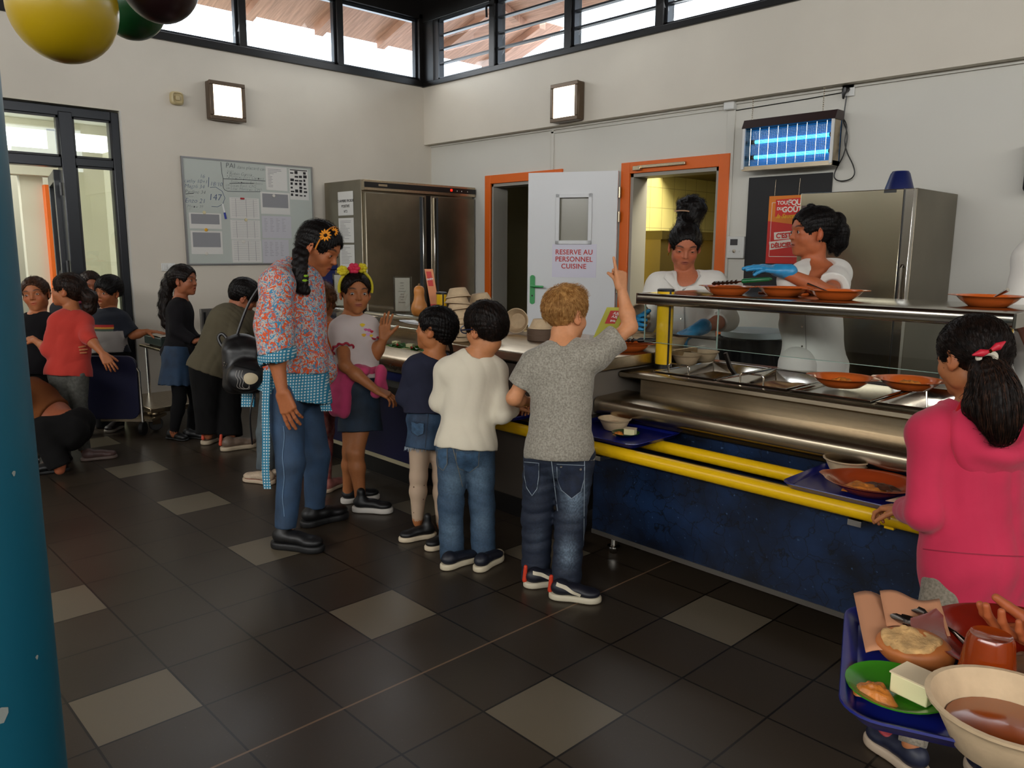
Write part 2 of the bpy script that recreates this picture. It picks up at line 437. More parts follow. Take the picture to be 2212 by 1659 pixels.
# eaves outside: boarded soffit with rafters
def eaves():
 b = MB()
 b.add([(XA - 0.2, -6, 4.22), (XA - 0.2, 6.5, 4.22), (XA - 1.35, 6.5, 3.86), (XA - 1.35, -6, 3.86)], [(0, 3, 2, 1)])
 b.add([(XA - 1.35, YB + 0.3, 4.42), (XR, YB + 0.3, 4.42), (XR, YB + 1.35, 4.02), (XA - 1.35, YB + 1.35, 4.02)], [(0, 3, 2, 1)])
 for i in range(14):
  y = -5 + i * 0.85
  b.add([(XA - 0.2, y, 4.13), (XA - 0.2, y + 0.1, 4.13), (XA - 1.3, y + 0.1, 3.79), (XA - 1.3, y, 3.79), (XA - 0.2, y, 4.21), (XA - 0.2, y + 0.1, 4.21), (XA - 1.3, y + 0.1, 3.87), (XA - 1.3, y, 3.87)],
    [(0, 3, 2, 1), (0, 1, 5, 4), (1, 2, 6, 5), (2, 3, 7, 6), (3, 0, 4, 7)])
 for i in range(13):
  x = -4.6 + i * 0.85
  b.add([(x, YB + 0.3, 4.33), (x + 0.1, YB + 0.3, 4.33), (x + 0.1, YB + 1.3, 3.95), (x, YB + 1.3, 3.95), (x, YB + 0.3, 4.41), (x + 0.1, YB + 0.3, 4.41), (x + 0.1, YB + 1.3, 4.03), (x, YB + 1.3, 4.03)],
    [(0, 1, 2, 3), (0, 4, 5, 1), (1, 5, 6, 2), (2, 6, 7, 3), (3, 7, 4, 0)])
 struct(b.build('roof_eaves', m_soffit, smooth=0, solid=0.01))
eaves()
# baseboards
struct(MB().box((XA, DY1 + 0.03, 0), (XA + 0.012, YB, 0.085)).build('baseboard_left', M('brown_tile_base', '#4b4036', 0.35)))
struct(MB().box((-0.88, YB - 0.012, 0), (XR, YB, 0.085)).build('baseboard_kitchen_side', MATS['brown_tile_base']))
# plaster reveal and the anthracite glazed door
def glazed_door():
 f = MB(); x0, x1 = XA - 0.16, XA - 0.03
 f.box((x0, DY1 - 0.075, 0), (x1, DY1 - 0.012, DZ - 0.012)); f.box((x0, DY0, 0), (x1, DY0 + 0.07, DZ)); f.box((x0, DY0 + 0.07, DZ - 0.085), (x1, DY1 - 0.075, DZ - 0.01))
 f.box((x0, 0.435, 0), (x1 + 0.01, 0.535, DZ - 0.05)); f.box((x0, DY0 + 0.071, 2.005), (x1, 0.434, 2.085)); f.box((x0, 0.536, 2.02), (x1, DY1 - 0.076, 2.085))
 f.box((x0, 0.536, 0.455), (x1, DY1 - 0.076, 0.535)); f.box((x0, 0.536, 0.0), (x1, DY1 - 0.076, 0.07))
 d = struct(f.build('door_1', m_grey, bevel=0.006))
 # slim inner beads
 b = MB()
 for (ya, yb, za, zb) in ((0.535, DY1 - 0.075, 2.085, DZ - 0.085), (0.535, DY1 - 0.075, 0.535, 2.02), (0.535, DY1 - 0.075, 0.07, 0.455), (DY0 + 0.07, 0.435, 2.085, DZ - 0.085)):
  xm = x1 - 0.02
  b.box((xm, ya, za), (xm + 0.014, ya + 0.016, zb)); b.box((xm, yb - 0.016, za), (xm + 0.014, yb, zb)); b.box((xm, ya, za), (xm + 0.014, yb, za + 0.016)); b.box((xm, ya, zb - 0.016), (xm + 0.014, yb, zb))
  MB().box((xm - 0.006, ya, za), (xm, yb, zb)).build('pane', m_glassg, d)
 b.build('glazing_bead', m_blk, d)
 # the open leaf folded out into the hall, seen almost edge on
 L0 = (XA - 0.16, 0.40); a = math.radians(169)
 def P(u, w, z): return (L0[0] + u * cos(a) + w * sin(a), L0[1] + u * sin(a) - w * cos(a), z)
 def bx(mb, u0, u1, z0, z1, w0=0, w1=0.05):
  vs = [P(u, w, z) for z in (z0, z1) for (u, w) in ((u0, w0), (u1, w0), (u1, w1), (u0, w1))]
  mb.add(vs, [(0, 3, 2, 1), (4, 5, 6, 7), (0, 1, 5, 4), (1, 2, 6, 5), (2, 3, 7, 6), (3, 0, 4, 7)])
 lf = MB()
 bx(lf, 0, 0.09, 0.02, 1.99); bx(lf, 0.8, 0.89, 0.02, 1.99); bx(lf, 0, 0.89, 1.9, 1.99); bx(lf, 0, 0.89, 0.02, 0.14); bx(lf, 0, 0.89, 0.48, 0.56)
 leaf = lf.build('door_leaf', m_grey, d, bevel=0.004)
 gl = MB(); bx(gl, 0.09, 0.8, 0.56, 1.9, 0.02, 0.026); gl.build('pane', m_glassg, leaf)
 hg = MB()
 for z in (1.78, 1.16, 0.3): hg.tube([(XA - 0.03, 0.415, z), (XA - 0.03, 0.415, z + 0.1)], 0.012, 8)
 hg.build('hinge', m_blk, leaf)
 hd = MB(); hd.tube([P(0.83, 0.05, 1.05), P(0.83, 0.10, 1.05), P(0.72, 0.10, 1.05)], 0.012, 8); hd.build('handle', M('yellow_handle', '#d99a10', 0.35), leaf)
 return d
glazed_door()
struct(MB().box((XA - 0.03, DY1 - 0.012, 0), (XA - 0.0, DY1 + 0.0, DZ)).build('trim_1', m_trim))
# hall seen through the glazed door
m_cream = M('cream_hall_paint', '#d6d3c0', 0.6)
wall('wall_hall_end', ((-7.30, 0.98, 0), (-7.2, 2.6, 2.12)), ((-7.45, 0.70, 0), (-7.35, 0.92, 2.12)), ((-7.45, -6, 2.12), (-7.2, 2.6, 2.40)), ((-7.45, -6, 0), (-7.35, 0.45, 2.12)), mat=m_cream)
wall('wall_hall_far', ((-9.6, -6, 0), (-9.5, 3.6, 2.63)), ((-9.6, -6, 2.88), (-9.5, 3.6, 3.0)), ((-9.6, 1.53, 2.6), (-9.5, 1.70, 2.9)), ((-9.6, 2.30, 2.6), (-9.5, 3.6, 2.9)), ((-9.6, -6, 2.6), (-9.5, 0.3, 2.9)), ((-9.6, 3.5, 0), (-4.9, 3.6, 3.0)), ((-7.2, 1.5, 0), (-4.87, 1.6, 2.4)), mat=m_cream)
struct(MB().box((-9.6, -6, 3.0), (XA - WT, 3.6, 3.05)).build('ceiling_hall', m_cream))
# orange door frame in the hall
f = MB(); f.box((-7.36, 0.91, 0), (-7.26, 1.0, 2.03)); f.box((-7.36, 1.62, 0), (-7.26, 1.7, 2.03)); f.box((-7.36, 1.0, 1.95), (-7.26, 1.62, 2.03))
d2 = struct(f.build('door_2', m_orange, bevel=0.004))
MB().box((-7.34, 1.0, 0), (-7.31, 1.62, 1.95)).build('door_leaf', M('dark_brown_door', '#2a1c18', 0.5, noise=(9, 0.3)), d2)
hw = MB(); hw.box((-9.52, 0.3, 2.62), (-9.47, 1.53, 2.64)); hw.box((-9.52, 1.70, 2.62), (-9.47, 2.30, 2.64))
struct(hw.build('window_3', m_trim))
# ------------------------------------------------------------------ kitchen-side doors
def door_frame(name, xa, xb, zt, w=0.085):
 f = MB()
 f.box((xa, YB - 0.02, 0), (xa + w, YB + 0.03, zt)); f.box((xb - w, YB - 0.02, 0), (xb, YB + 0.03, zt)); f.box((xa + w, YB - 0.02, zt - w), (xb - w, YB + 0.03, zt))
 o = struct(f.build(name, m_orange, bevel=0.004))
 g = MB(); g.box((xa + w, YB + 0.0, 0), (xa + w + 0.03, YB + WT, zt - w)); g.box((xb - w - 0.03, YB + 0.0, 0), (xb - w, YB + WT, zt - w)); g.box((xa + w, YB, zt - w - 0.03), (xb - w, YB + WT, zt - w))
 g.build('door_lining', M('pale_grey_lining', '#9a968c', 0.5), o)
 return o
d3 = door_frame('door_3', -3.748, -2.66, 2.125)
d4 = door_frame('door_4', -1.955, -0.884, 2.125, 0.095)
# door closer arm on the lintel
c = MB(); c.box((-1.76, YB - 0.045, 2.065), (-1.28, YB - 0.02, 2.09)); c.box((-1.80, YB - 0.06, 2.05), (-1.72, YB - 0.02, 2.085)); c.build('door_closer', m_steel, d4, bevel=0.003)
def white_leaf():
 h = np.array([-1.958, 4.10, 0]); l = np.array([-2.70, 3.73, 0]); u = (l - h) / np.linalg.norm(l - h); n = np.array([u[1], -u[0], 0])
 if n[1] > 0: n = -n
 def P(a, w, z): p = h + u * a + n * w; return (p[0], p[1], z)
 def bx(mb, u0, u1, z0, z1, w0, w1):
  vs = [P(a, w, z) for z in (z0, z1) for (a, w) in ((u0, w0), (u1, w0), (u1, w1), (u0, w1))]
  mb.add(vs, [(0, 1, 2, 3), (4, 7, 6, 5), (0, 4, 5, 1), (1, 5, 6, 2), (2, 6, 7, 3), (3, 7, 4, 0)]); return mb
 mw = M('white_door_leaf', '#d8d9da', 0.4)
 lf = MB()
 for a in ((0, 0.24, 0.01, 2.06), (0.545, 0.826, 0.01, 2.06), (0.24, 0.545, 0.01, 1.45), (0.24, 0.545, 1.84, 2.06)): bx(lf, a[0], a[1], a[2], a[3], -0.04, 0)
 o = lf.build('door_leaf', mw, d4)
 r = MB()
 for a in ((0.225, 0.26, 1.425, 1.87), (0.525, 0.56, 1.425, 1.87), (0.225, 0.56, 1.425, 1.46), (0.225, 0.56, 1.835, 1.87)): bx(r, *a, 0, 0.014)
 r.build('window_bead', mw, o, bevel=0.004)
 bx(MB(), 0.24, 0.545, 1.44, 1.86, -0.03, -0.024).build('pane', M('frosted_glass', '#8d8a7c', 0.25, spec=0.8), o)
 # sign
 s = bx(MB(), 0.176, 0.589, 1.13, 1.427, 0.0, 0.0015).build('notice', M('laminated_paper', '#d9d6e4', 0.25), o)
 s['label'] = 'white laminated notice with red capital letters'
 red = M('red_print', '#c0322c', 0.5)
 for t, z in (('RESERVE AU', 1.335), ('PERSONNEL', 1.272), ('CUISINE', 1.209)):
  text('lettering', t, 0.062, P(0.385, 0.002, z), -u, (0, 0, 1), red, o, align='CENTER', bold=0.001, space=1.05)
 g = M('green_handle', '#3f9a58', 0.35)
 hd = MB(); z0, z1 = 0.876, 1.144; ua = 0.775
 prof = []
 for k in range(24):
  q = 2 * PI * k / 24; prof.append((ua + 0.024 * cos(q), (z1 - 0.024 if sin(q) > 0 else z0 + 0.024) + 0.024 * sin(q)))
 hd.add([P(a, 0.0, z) for a, z in prof] + [P(a, 0.01, z) for a, z in prof], [(i, (i + 1) % 24, 24 + (i + 1) % 24, 24 + i) for i in range(24)] + [tuple(range(24, 48))])
 hd.tube([P(ua, 0.01, 1.045), P(ua, 0.05, 1.045), P(ua - 0.02, 0.058, 1.045), P(ua - 0.12, 0.055, 1.04)], 0.010, 10)
 hd.build('handle', g, o)
 MB().tube([P(ua, 0.008, 0.955), P(ua, 0.013, 0.955)], 0.008, 10).build('keyhole', m_blk, o)
 hg = MB()
 for z in (1.83, 1.62, 1.0, 0.3): hg.tube([(-1.945, 4.112, z), (-1.945, 4.112, z + 0.09)], 0.012, 8)
 hg.build('hinge', m_steel, o)
white_leaf()
# storage room and kitchen behind
m_tile = M('tmp', (0, 0, 0))
def wall_tiles():
 m = bpy.data.materials.new('yellow_wall_tiles'); m.use_nodes = True
 nt = m.node_tree; N = nt.nodes; L = nt.links; b = N['Principled BSDF']
 tc = N.new('ShaderNodeTexCoord'); mp = N.new('ShaderNodeMapping'); mp.inputs['Rotation'].default_value = (0, 0, 0)
 br = N.new('ShaderNodeTexBrick'); br.offset = 0; br.inputs['Scale'].default_value = 1; br.inputs['Brick Width'].default_value = 0.2; br.inputs['Row Height'].default_value = 0.2
 br.inputs['Mortar Size'].default_value = 0.003; br.inputs['Color1'].default_value = (*lin('#cfc27e'), 1); br.inputs['Color2'].default_value = (*lin('#cabd7a'), 1); br.inputs['Mortar'].default_value = (*lin('#9c9260'), 1)
 sx = N.new('ShaderNodeSeparateXYZ'); cx = N.new('ShaderNodeCombineXYZ'); ad = N.new('ShaderNodeMath'); L.new(tc.outputs['Object'], sx.inputs[0]); L.new(sx.outputs[0], ad.inputs[0]); L.new(sx.outputs[1], ad.inputs[1]); L.new(ad.outputs[0], cx.inputs[0]); L.new(sx.outputs[2], cx.inputs[1]); L.new(cx.outputs[0], br.inputs[0]); L.new(br.outputs[0], b.inputs['Base Color']); b.inputs['Roughness'].default_value = 0.25
 return m
m_tile = wall_tiles()
m_pl = M('store_paint', '#8d8468', 0.7)
wall('wall_store_back', ((-5.4, 6.3, 0), (-2.45, 6.4, 2.9)), ((-5.4, YB + WT, 0), (-5.3, 6.4, 2.9)), mat=m_pl)
wall('wall_store_side', ((-2.45, YB + WT, 0), (-2.40, 7.5, 2.9)), mat=m_pl)
wall('wall_kitchen_left', ((-2.40, YB + WT, 0), (-2.35, 7.5, 2.9)), mat=m_tile)
wall('wall_kitchen_back', ((-4.0, 7.2, 0), (1.2, 7.3, 2.9)), ((1.1, YB + WT, 0), (1.2, 7.3, 2.9)), mat=m_tile)
struct(MB().box((-5.4, YB + 0.1, 2.9), (1.2, 7.4, 3.0)).build('ceiling_kitchen', m_trim))
# expansion strip, conduit and thin cable along the foot of the upper wall
t = MB(); t.box((XA, YB - 0.02, 2.485), (XR, YB + 0.01, 2.51)); struct(t.build('trim_2', m_trim))
t = MB(); t.box((-2.815, YB - 0.012, 2.10), (-2.78, YB, 2.49)); t.box((-2.815, YB - 0.012, 2.455), (-0.97, YB, 2.475)); t.box((-0.93, YB - 0.012, 0), (-0.862, YB, 2.45)); struct(t.build('trim_3', m_trim, bevel=0.003))
t = MB(); t.box((-0.945, YB - 0.055, 2.445), (-0.855, YB, 2.51)); struct(t.build('trim_4', m_white, bevel=0.008))
tag(MB().tube([(-0.86, YB - 0.006, 2.44), (-0.3, YB - 0.006, 2.452), (-0.04, YB - 0.006, 2.462)], 0.0035, 6).build('cable', m_blk), 'thin grey cable running along the wall to the socket above the insect lamp', 'cable')
# ================================================================== serving line
def marble(name, a, b, vein):
 m = bpy.data.materials.new(name); m.use_nodes = True
 nt = m.node_tree; N = nt.nodes; L = nt.links; p = N['Principled BSDF']
 tc = N.new('ShaderNodeTexCoord')
 n1 = N.new('ShaderNodeTexNoise'); n1.inputs['Scale'].default_value = 4.5; n1.inputs['Detail'].default_value = 6; L.new(tc.outputs['Object'], n1.inputs['Vector'])
 add = N.new('ShaderNodeVectorMath'); add.operation = 'MULTIPLY_ADD'; add.inputs[1].default_value = (0.35, 0.35, 0.35)
 L.new(n1.outputs['Color'], add.inputs[0]); L.new(tc.outputs['Object'], add.inputs[2])
 vo = N.new('ShaderNodeTexVoronoi'); vo.feature = 'DISTANCE_TO_EDGE'; vo.inputs['Scale'].default_value = 11; L.new(add.outputs[0], vo.inputs['Vector'])
 r1 = N.new('ShaderNodeMapRange'); r1.inputs[1].default_value = 0.0; r1.inputs[2].default_value = 0.030; r1.inputs[3].default_value = 1; r1.inputs[4].default_value = 0
 L.new(vo.outputs['Distance'], r1.inputs[0])
 r2 = N.new('ShaderNodeMapRange'); r2.inputs[1].default_value = 0.36; r2.inputs[2].default_value = 0.66; L.new(n1.outputs[0], r2.inputs[0])
 n3 = N.new('ShaderNodeTexNoise'); n3.inputs['Scale'].default_value = 60; n3.inputs['Detail'].default_value = 3; L.new(tc.outputs['Object'], n3.inputs['Vector'])
 r3 = N.new('ShaderNodeMapRange'); r3.inputs[1].default_value = 0.66; r3.inputs[2].default_value = 0.74; L.new(n3.outputs[0], r3.inputs[0])
 def mix(f, x, y):
  n = N.new('ShaderNodeMix'); n.data_type = 'RGBA'; L.new(f, n.inputs[0])
  for i, v in ((6, x), (7, y)):
   if isinstance(v, tuple): n.inputs[i].default_value = (*v, 1)
   else: L.new(v, n.inputs[i])
  return n.outputs[2]
 c = mix(r2.outputs[0], lin(a), lin(b)); c = mix(r1.outputs[0], c, lin(vein)); c = mix(r3.outputs[0], c, lin('#3f5878'))
 L.new(c, p.inputs['Base Color']); p.inputs['Roughness'].default_value = 0.33
 return m
m_marble = marble('blue_marble_laminate', '#070c18', '#152a4a', '#04060b')
m_navy = M('plain_navy_laminate', '#1a1c3a', 0.35)
m_yellow = M('yellow_rail_plastic', '#e8b80c', 0.3)
m_dgrey = M('dark_grey_panel', '#3a332c', 0.4)
X0, X1 = 0.295, 2.3
def hot_unit():
 t = thing('hot_serving_counter', 'long steel hot serving counter with blue marbled front panel', 'counter', (1.25, 1.7, 0))
 p = MB(); p.box((X0, 1.20, 0.118), (X1, 1.222, 0.525)); p.build('front_panel', m_marble, t)
 p = MB(); p.box((X0, 1.195, 0.10), (X1, 1.225, 0.120)); p.build('panel_edging', M('grey_alu_trim', '#6c6760', 0.35, 0.6), t)
 p = MB(); p.box((X0, 1.225, 0.10), (X1, 2.25, 0.14)); p.box((X0, 1.47, 0.14), (X1, 1.49, 0.62)); p.build('lower_body', m_marble, t)
 # rounded shelf in front of the wells, then the upright face and the work top
 prof = [(1.50, 0.60), (1.455, 0.60), (1.452, 0.615), (1.405, 0.618), (1.385, 0.628), (1.378, 0.650), (1.384, 0.672), (1.405, 0.684), (1.60, 0.690), (1.60, 0.762), (1.572, 0.764), (1.562, 0.770), (1.558, 0.782), (1.566, 0.792), (1.60, 0.795)]
 body = MB(); body.prism(prof + [(1.60, 0.70), (1.62, 0.58)], 'x', 0.13, X1)
 body = MB(); body.prism([(1.62, 0.585), (1.43, 0.585), (1.425, 0.606), (1.392, 0.608), (1.380, 0.614), (1.376, 0.630), (1.376, 0.662), (1.384, 0.678), (1.400, 0.686), (1.62, 0.692)], 'x', 0.14, X1)
 body.build('tray_shelf', m_steel, t, smooth=50)
 b = MB(); b.box((0.24, 1.60, 0.685), (X1, 1.63, 0.77)); b.box((0.24, 1.63, 0.14), (X1, 1.66, 0.75)); b.box((0.24, 2.22, 0.14), (X1, 2.25, 0.75)); b.box((0.24, 1.66, 0.14), (0.27, 2.22, 0.75)); b.box((0.24, 1.66, 0.55), (X1, 2.22, 0.57))
 b.build('well_housing', m_steel, t)
 top = MB()
 xs = [0.272, 0.622, 0.972, 1.322, 1.672, 2.022]
 ya, yb = 1.65, 2.17
 top.prism([(ya, 0.795), (1.572, 0.795), (1.560, 0.788), (1.558, 0.772), (1.566, 0.764), (ya, 0.764)], 'x', 0.14, X1)
 top.box((0.14, yb, 0.764), (X1, 2.27, 0.795)); top.box((0.14, ya, 0.764), (xs[0] + 0.012, yb, 0.795)); top.box((xs[-1] - 0.01, ya, 0.764), (X1, yb, 0.795))
 for x in xs[1:-1]: top.box((x - 0.012, ya, 0.764), (x + 0.012, yb, 0.795))
 top.build('work_top', m_steel, t, smooth=50)
 for x, y in ((0.36, 1.28), (0.41, 1.40), (0.36, 2.1), (2.2, 1.28), (2.2, 2.1), (1.28, 1.62)):
  l = MB(); l.lathe([(0.016, 0.03), (0.016, 0.12)], (x, y, 0), 14); l.lathe([(0.03, 0.028), (0.03, 0.034), (0.018, 0.036)], (x, y, 0), 14); l.lathe([(0.018, 0.0), (0.021, 0.008), (0.021, 0.028)], (x, y, 0), 6)
  l.build('foot', m_chrome, t)
 for x in (0.37, 1.485, 2.1):
  b = MB(); b.box((x, 1.10, 0.478), (x + 0.045, 1.48, 0.498)); b.build('rail_bracket', m_chrome, t)
 return t
hot_unit()
def rail(y, label):
 b = MB(); n = 14
 pts = [(y + 0.027 * cos(2 * PI * k / n), 0.528 + 0.027 * sin(2 * PI * k / n)) for k in range(n)]
 b.prism(pts, 'x', -0.98, 2.3)
 for x in (-0.95, 0.25, 0.34, 1.6): b.box((x, y - 0.008, 0.495), (x + 0.03, y + 0.008, 0.51))
 tag(b.build('tray_rail', m_yellow), label, 'rail', 'yellow tray rails')
rail(1.115, 'front yellow tray rail running under the tray edges along the counter')
rail(1.345, 'rear yellow tray rail closer to the steel shelf, parallel to the front one')
def neutral_unit():
 t = thing('service_counter', 'higher plain steel service counter carrying the stacks of fibre bowls', 'counter', (-0.4, 1.7, 0))
 b = MB(); b.box((-1.02, 1.262, 0.12), (0.18, 1.29, 0.50)); b.box((-1.02, 1.48, 0.12), (0.12, 1.50, 0.80)); b.box((-1.02, 1.30, 0.52), (0.12, 1.32, 0.80)); b.box((-1.02, 2.10, 0.12), (0.10, 2.13, 0.82)); b.box((0.09, 1.32, 0.12), (0.12, 2.10, 0.82)); b.build('cabinet', m_dgrey, t)
 b = MB(); b.box((0.168, 1.255, 0.12), (0.182, 1.268, 0.50)); b.build('corner_strip', m_chrome, t)
 b = MB(); b.prism([(1.272, 0.870), (1.262, 0.862), (1.262, 0.822), (1.275, 0.815), (2.17, 0.815), (2.17, 0.870)], 'x', -1.03, 0.182); b.build('work_top', m_steel, t, smooth=50, bevel=0.003)
 b = MB(); b.box((0.12, 1.36, 0.60), (0.13, 2.1, 0.815)); b.build('side_panel', M('tile_grey_panel', '#6a6258', 0.4), t)
 b = MB(); b.box((-1.02, 1.295, 0.0), (0.10, 1.31, 0.12)); b.build('plinth', m_blk, t)
neutral_unit()
def cold_unit():
 x0, x1 = -2.75, -1.04
 t = thing('refrigerated_display_counter', 'low refrigerated salad display with curved glass and navy front', 'display counter', (-1.8, 1.7, 0))
 b = MB(); b.box((x0, 1.20, 0.13), (x1, 1.22, 0.53)); b.build('front_panel', m_navy, t)
 b = MB(); b.box((x0, 1.196, 0.108), (x1, 1.224, 0.132)); b.build('panel_edging', M('cream_edging', '#a79d80', 0.5), t)
 b = MB(); b.box((x0, 1.22, 0.0), (x1, 2.2, 0.12)); b.build('plinth', m_blk, t)
 b = MB(); b.box((x0, 1.10, 0.530), (x1, 1.28, 0.545)); b.box((x0, 1.28, 0.53), (x1, 1.30, 0.62)); b.build('tray_ledge', M('mid_grey_ledge', '#55524c', 0.35, 0.4), t)
 b = MB(); b.box((x0, 1.19, 0.612), (x1, 1.6, 0.664)); b.build('blue_band', M('dark_blue_band', '#16204f', 0.35), t)
 b = MB(); b.prism([(1.175, 0.664), (1.165, 0.675), (1.165, 0.735), (1.175, 0.752), (1.20, 0.760), (1.245, 0.778), (1.30, 0.786), (1.30, 0.664)], 'x', x0, x1 - 0.005); b.build('front_fascia', m_chrome if False else m_steel, t, smooth=60)
 text('lettering', 'Seigne', 0.042, (-1.24, 1.165, 0.688), (1, 0, 0), (0, 0, 1), M('badge_grey', '#3c362c', 0.4), t, shear=0.3)
 b = MB(); b.box((x0, 1.30, 0.70), (x1, 2.1, 0.715)); b.box((x0, 2.06, 0.7), (x1, 2.10, 0.90)); b.box((x1 - 0.02, 1.30, 0.66), (x1, 2.1, 0.80)); b.box((x0, 1.3, 0.13), (x0 + 0.02, 2.1, 0.8)); b.box((x0, 2.08, 0.1), (x1, 2.10, 0.7)); b.build('display_well', m_steel, t)
 def cur(u, v):
  q = v * PI / 2
  return (x0 + 0.01 + (x1 - x0 - 0.08) * u, 1.52 - 0.11 * sin(q) - 0.0, 0.865 + 0.095 * cos(q) * 1.0)
 b = MB(); b.grid(cur, 2, 10); b.box((x0, 1.52, 0.955), (x1 - 0.07, 1.86, 0.962)); b.build('curved_glass', m_glass, t, smooth=60)
 b = MB(); b.box((x0, 1.78, 0.945), (x1 - 0.07, 1.9, 0.957)); b.box((x0, 1.83, 0.9), (x1 - 0.07, 1.86, 0.95)); b.build('top_rail', m_steel, t, bevel=0.004)
 b = MB(); b.box((x0, 1.50, 0.925), (x1 - 0.09, 1.58, 0.95)); b.build('light_housing', m_steel, t, bevel=0.006)
 # end cheek: dark quarter-round glass with a black edge
 pts = [(1.86, 0.80)] + [(1.64 - 0.27 * cos(a), 0.80 + 0.15 * sin(a)) for a in [k * PI / 2 / 10 for k in range(11)]] + [(1.86, 0.95)]
 b = MB(); b.prism(pts, 'x', x1 - 0.055, x1 - 0.049); b.build('side_glass', M('smoked_glass', '#17140f', 0.1, alpha=0.82), t)
 b = MB(); b.tube([(x1 - 0.052, y, z) for y, z in pts[1:]], 0.004, 6); b.build('glass_edge', m_blk, t)
 # the tubular post with its yellow sleeve
 return t
cold_unit()
def sleeve_post(x, y, z0, z1, label, r=0.043):
 t = thing('gantry_post', label, 'post', (x, y, z0), 'yellow and black gantry posts')
 b = MB(); b.lathe([(r, 0.02), (r, z1 - z0 - 0.012)], (x, y, z0), 28, sx=1.0, sy=0.8); b.build('sleeve', m_yellow, t)
 b = MB(); b.lathe([(r + 0.003, 0), (r + 0.003, 0.022)], (x, y, z0), 28, sx=1, sy=0.8); b.lathe([(r + 0.002, z1 - z0 - 0.014), (r + 0.002, z1 - z0 - 0.004), (r - 0.006, z1 - z0), (0.0001, z1 - z0 + 0.001)], (x, y, z0), 28, sx=1, sy=0.8)
 b.build('end_cap', m_blk, t)
 b = MB()
 for a0, a1 in ((-0.62, -0.34), (-2.9, -2.62)):
  n = 4; vs = []
  for z in (0.02, z1 - z0 - 0.012):
   for k in range(n): a = a0 + (a1 - a0) * k / (n - 1); vs.append((x + (r + 0.001) * cos(a), y + (r + 0.001) * 0.8 * sin(a), z0 + z))
  b.add(vs, [(k, k + 1, n + k + 1, n + k) for k in range(n - 1)])
 b.build('stripe', m_blk, t)
 return t
sleeve_post(0.232, 1.79, 0.795, 1.19, 'yellow and black post holding up the steel gantry shelf beside the fibre bowls')
sleeve_post(1.655, 1.93, 0.795, 1.11, 'yellow and black gantry post behind the pink hoodie girl')
sleeve_post(-1.07, 1.42, 0.76, 1.13, 'short yellow and black post between the squash and the stacked bowls', 0.034)
def gantry():
 t = thing('gantry_shelf', 'polished steel gantry shelf with hanging glass sneeze guard', 'shelf', (0.9, 2.0, 1.12))
 b = MB()
 b.prism([(1.742, 1.165), (1.732, 1.162), (1.727, 1.152), (1.727, 1.116), (1.732, 1.111), (1.742, 1.111), (1.742, 1.150), (2.30, 1.150), (2.30, 1.165)], 'x', 0.105, 1.742)
 b.box((1.743, 1.73, 1.112), (1.752, 2.30, 1.164)); b.box((0.096, 1.73, 1.112), (0.104, 2.30, 1.164))
 b.build('shelf_top', M('shelf_steel', '#a39c90', 0.16, 1.0, noise=(5, 0.06), stretch=(1, 10, 10)), t, smooth=50)
 b = MB(); b.box((0.14, 1.748, 0.925), (0.55, 1.754, 1.13)); b.box((0.56, 1.748, 0.925), (1.70, 1.754, 1.13)); b.build('glass_guard', m_glass, t)
 e = MB()
 e.box((0.14, 1.7475, 0.9235), (1.70, 1.7545, 0.9255))
 for x in (0.14, 0.555, 1.70): e.box((x - 0.0015, 1.7475, 0.924), (x + 0.0015, 1.7545, 1.13))
 e.build('glass_edge', M('glass_edge_green', '#8ea79a', 0.2), t)
 b = MB()
 for x in (0.2, 0.9, 1.6): b.box((x, 1.745, 1.108), (x + 0.05, 1.765, 1.128))
 b.build('glass_clamp', m_steel, t)
gantry()
# ------------------------------------------------------------------ gastronorm pans in the wells
def pan(x, depth, name, label, stuff=None):
 t = thing('food_pan', label, 'food pan', (x + 0.163, 1.91, 0.80), 'steel food pans in the hot counter')
 xa, xb, ya, yb = x + 0.006, x + 0.344, 1.642, 2.168
 b = MB(); zt = 0.803
 def ring(i, z): return [(xa + i, ya + i, z), (xb - i, ya + i, z), (xb - i, yb - i, z), (xa + i, yb - i, z)]
 vs = ring(0, zt - 0.004) + ring(0, zt) + ring(0.014, zt) + ring(0.018, zt - 0.01) + ring(0.03, zt - depth)
 fs = []
 for k in range(4):
  for j in range(4): fs.append((k * 4 + j, k * 4 + (j + 1) % 4, k * 4 + 4 + (j + 1) % 4, k * 4 + 4 + j))
 fs.append((16, 17, 18, 19)); b.add(vs, fs); b.build('tray', m_chrome, t, bevel=0.004)
 return t, (xa, xb, ya, yb, zt)
m_soup = M('pumpkin_soup', '#6e4a10', 0.12, noise=(9, 0.35), bump=(20, 0.3), coat=0.4)
m_grat = M('browned_gratin', '#c9a06a', 0.5, noise=(16, 0.6), col2='#6a3410', bump=(30, 0.6))
t, q = pan(0.272, 0.10, 'a', 'steel food pan with soup and a ladle standing in it')
MB().box((q[0] + 0.024, q[2] + 0.024, 0.74), (q[1] - 0.024, q[3] - 0.024, 0.752)).build('soup', m_soup, t)
t, q = pan(0.622, 0.06, 'b', 'steel food pan with scraped remains of a golden gratin')
def lump(u, v): return (0.66 + 0.26 * u, 1.70 + 0.40 * v, 0.752 + 0.028 * (sin(9 * u + 2) * sin(7 * v + 1) * 0.4 + 0.6) * sin(PI * u) ** 0.5 * sin(PI * v) ** 0.5)
MB().grid(lump, 20, 24).build('gratin', m_grat, t, smooth=80)
t, q = pan(0.972, 0.012, 'c', 'covered steel food pan under the two orange plates')
t, q = pan(1.322, 0.10, 'd', 'stained steel food pan in front of the pink hoodie girl')
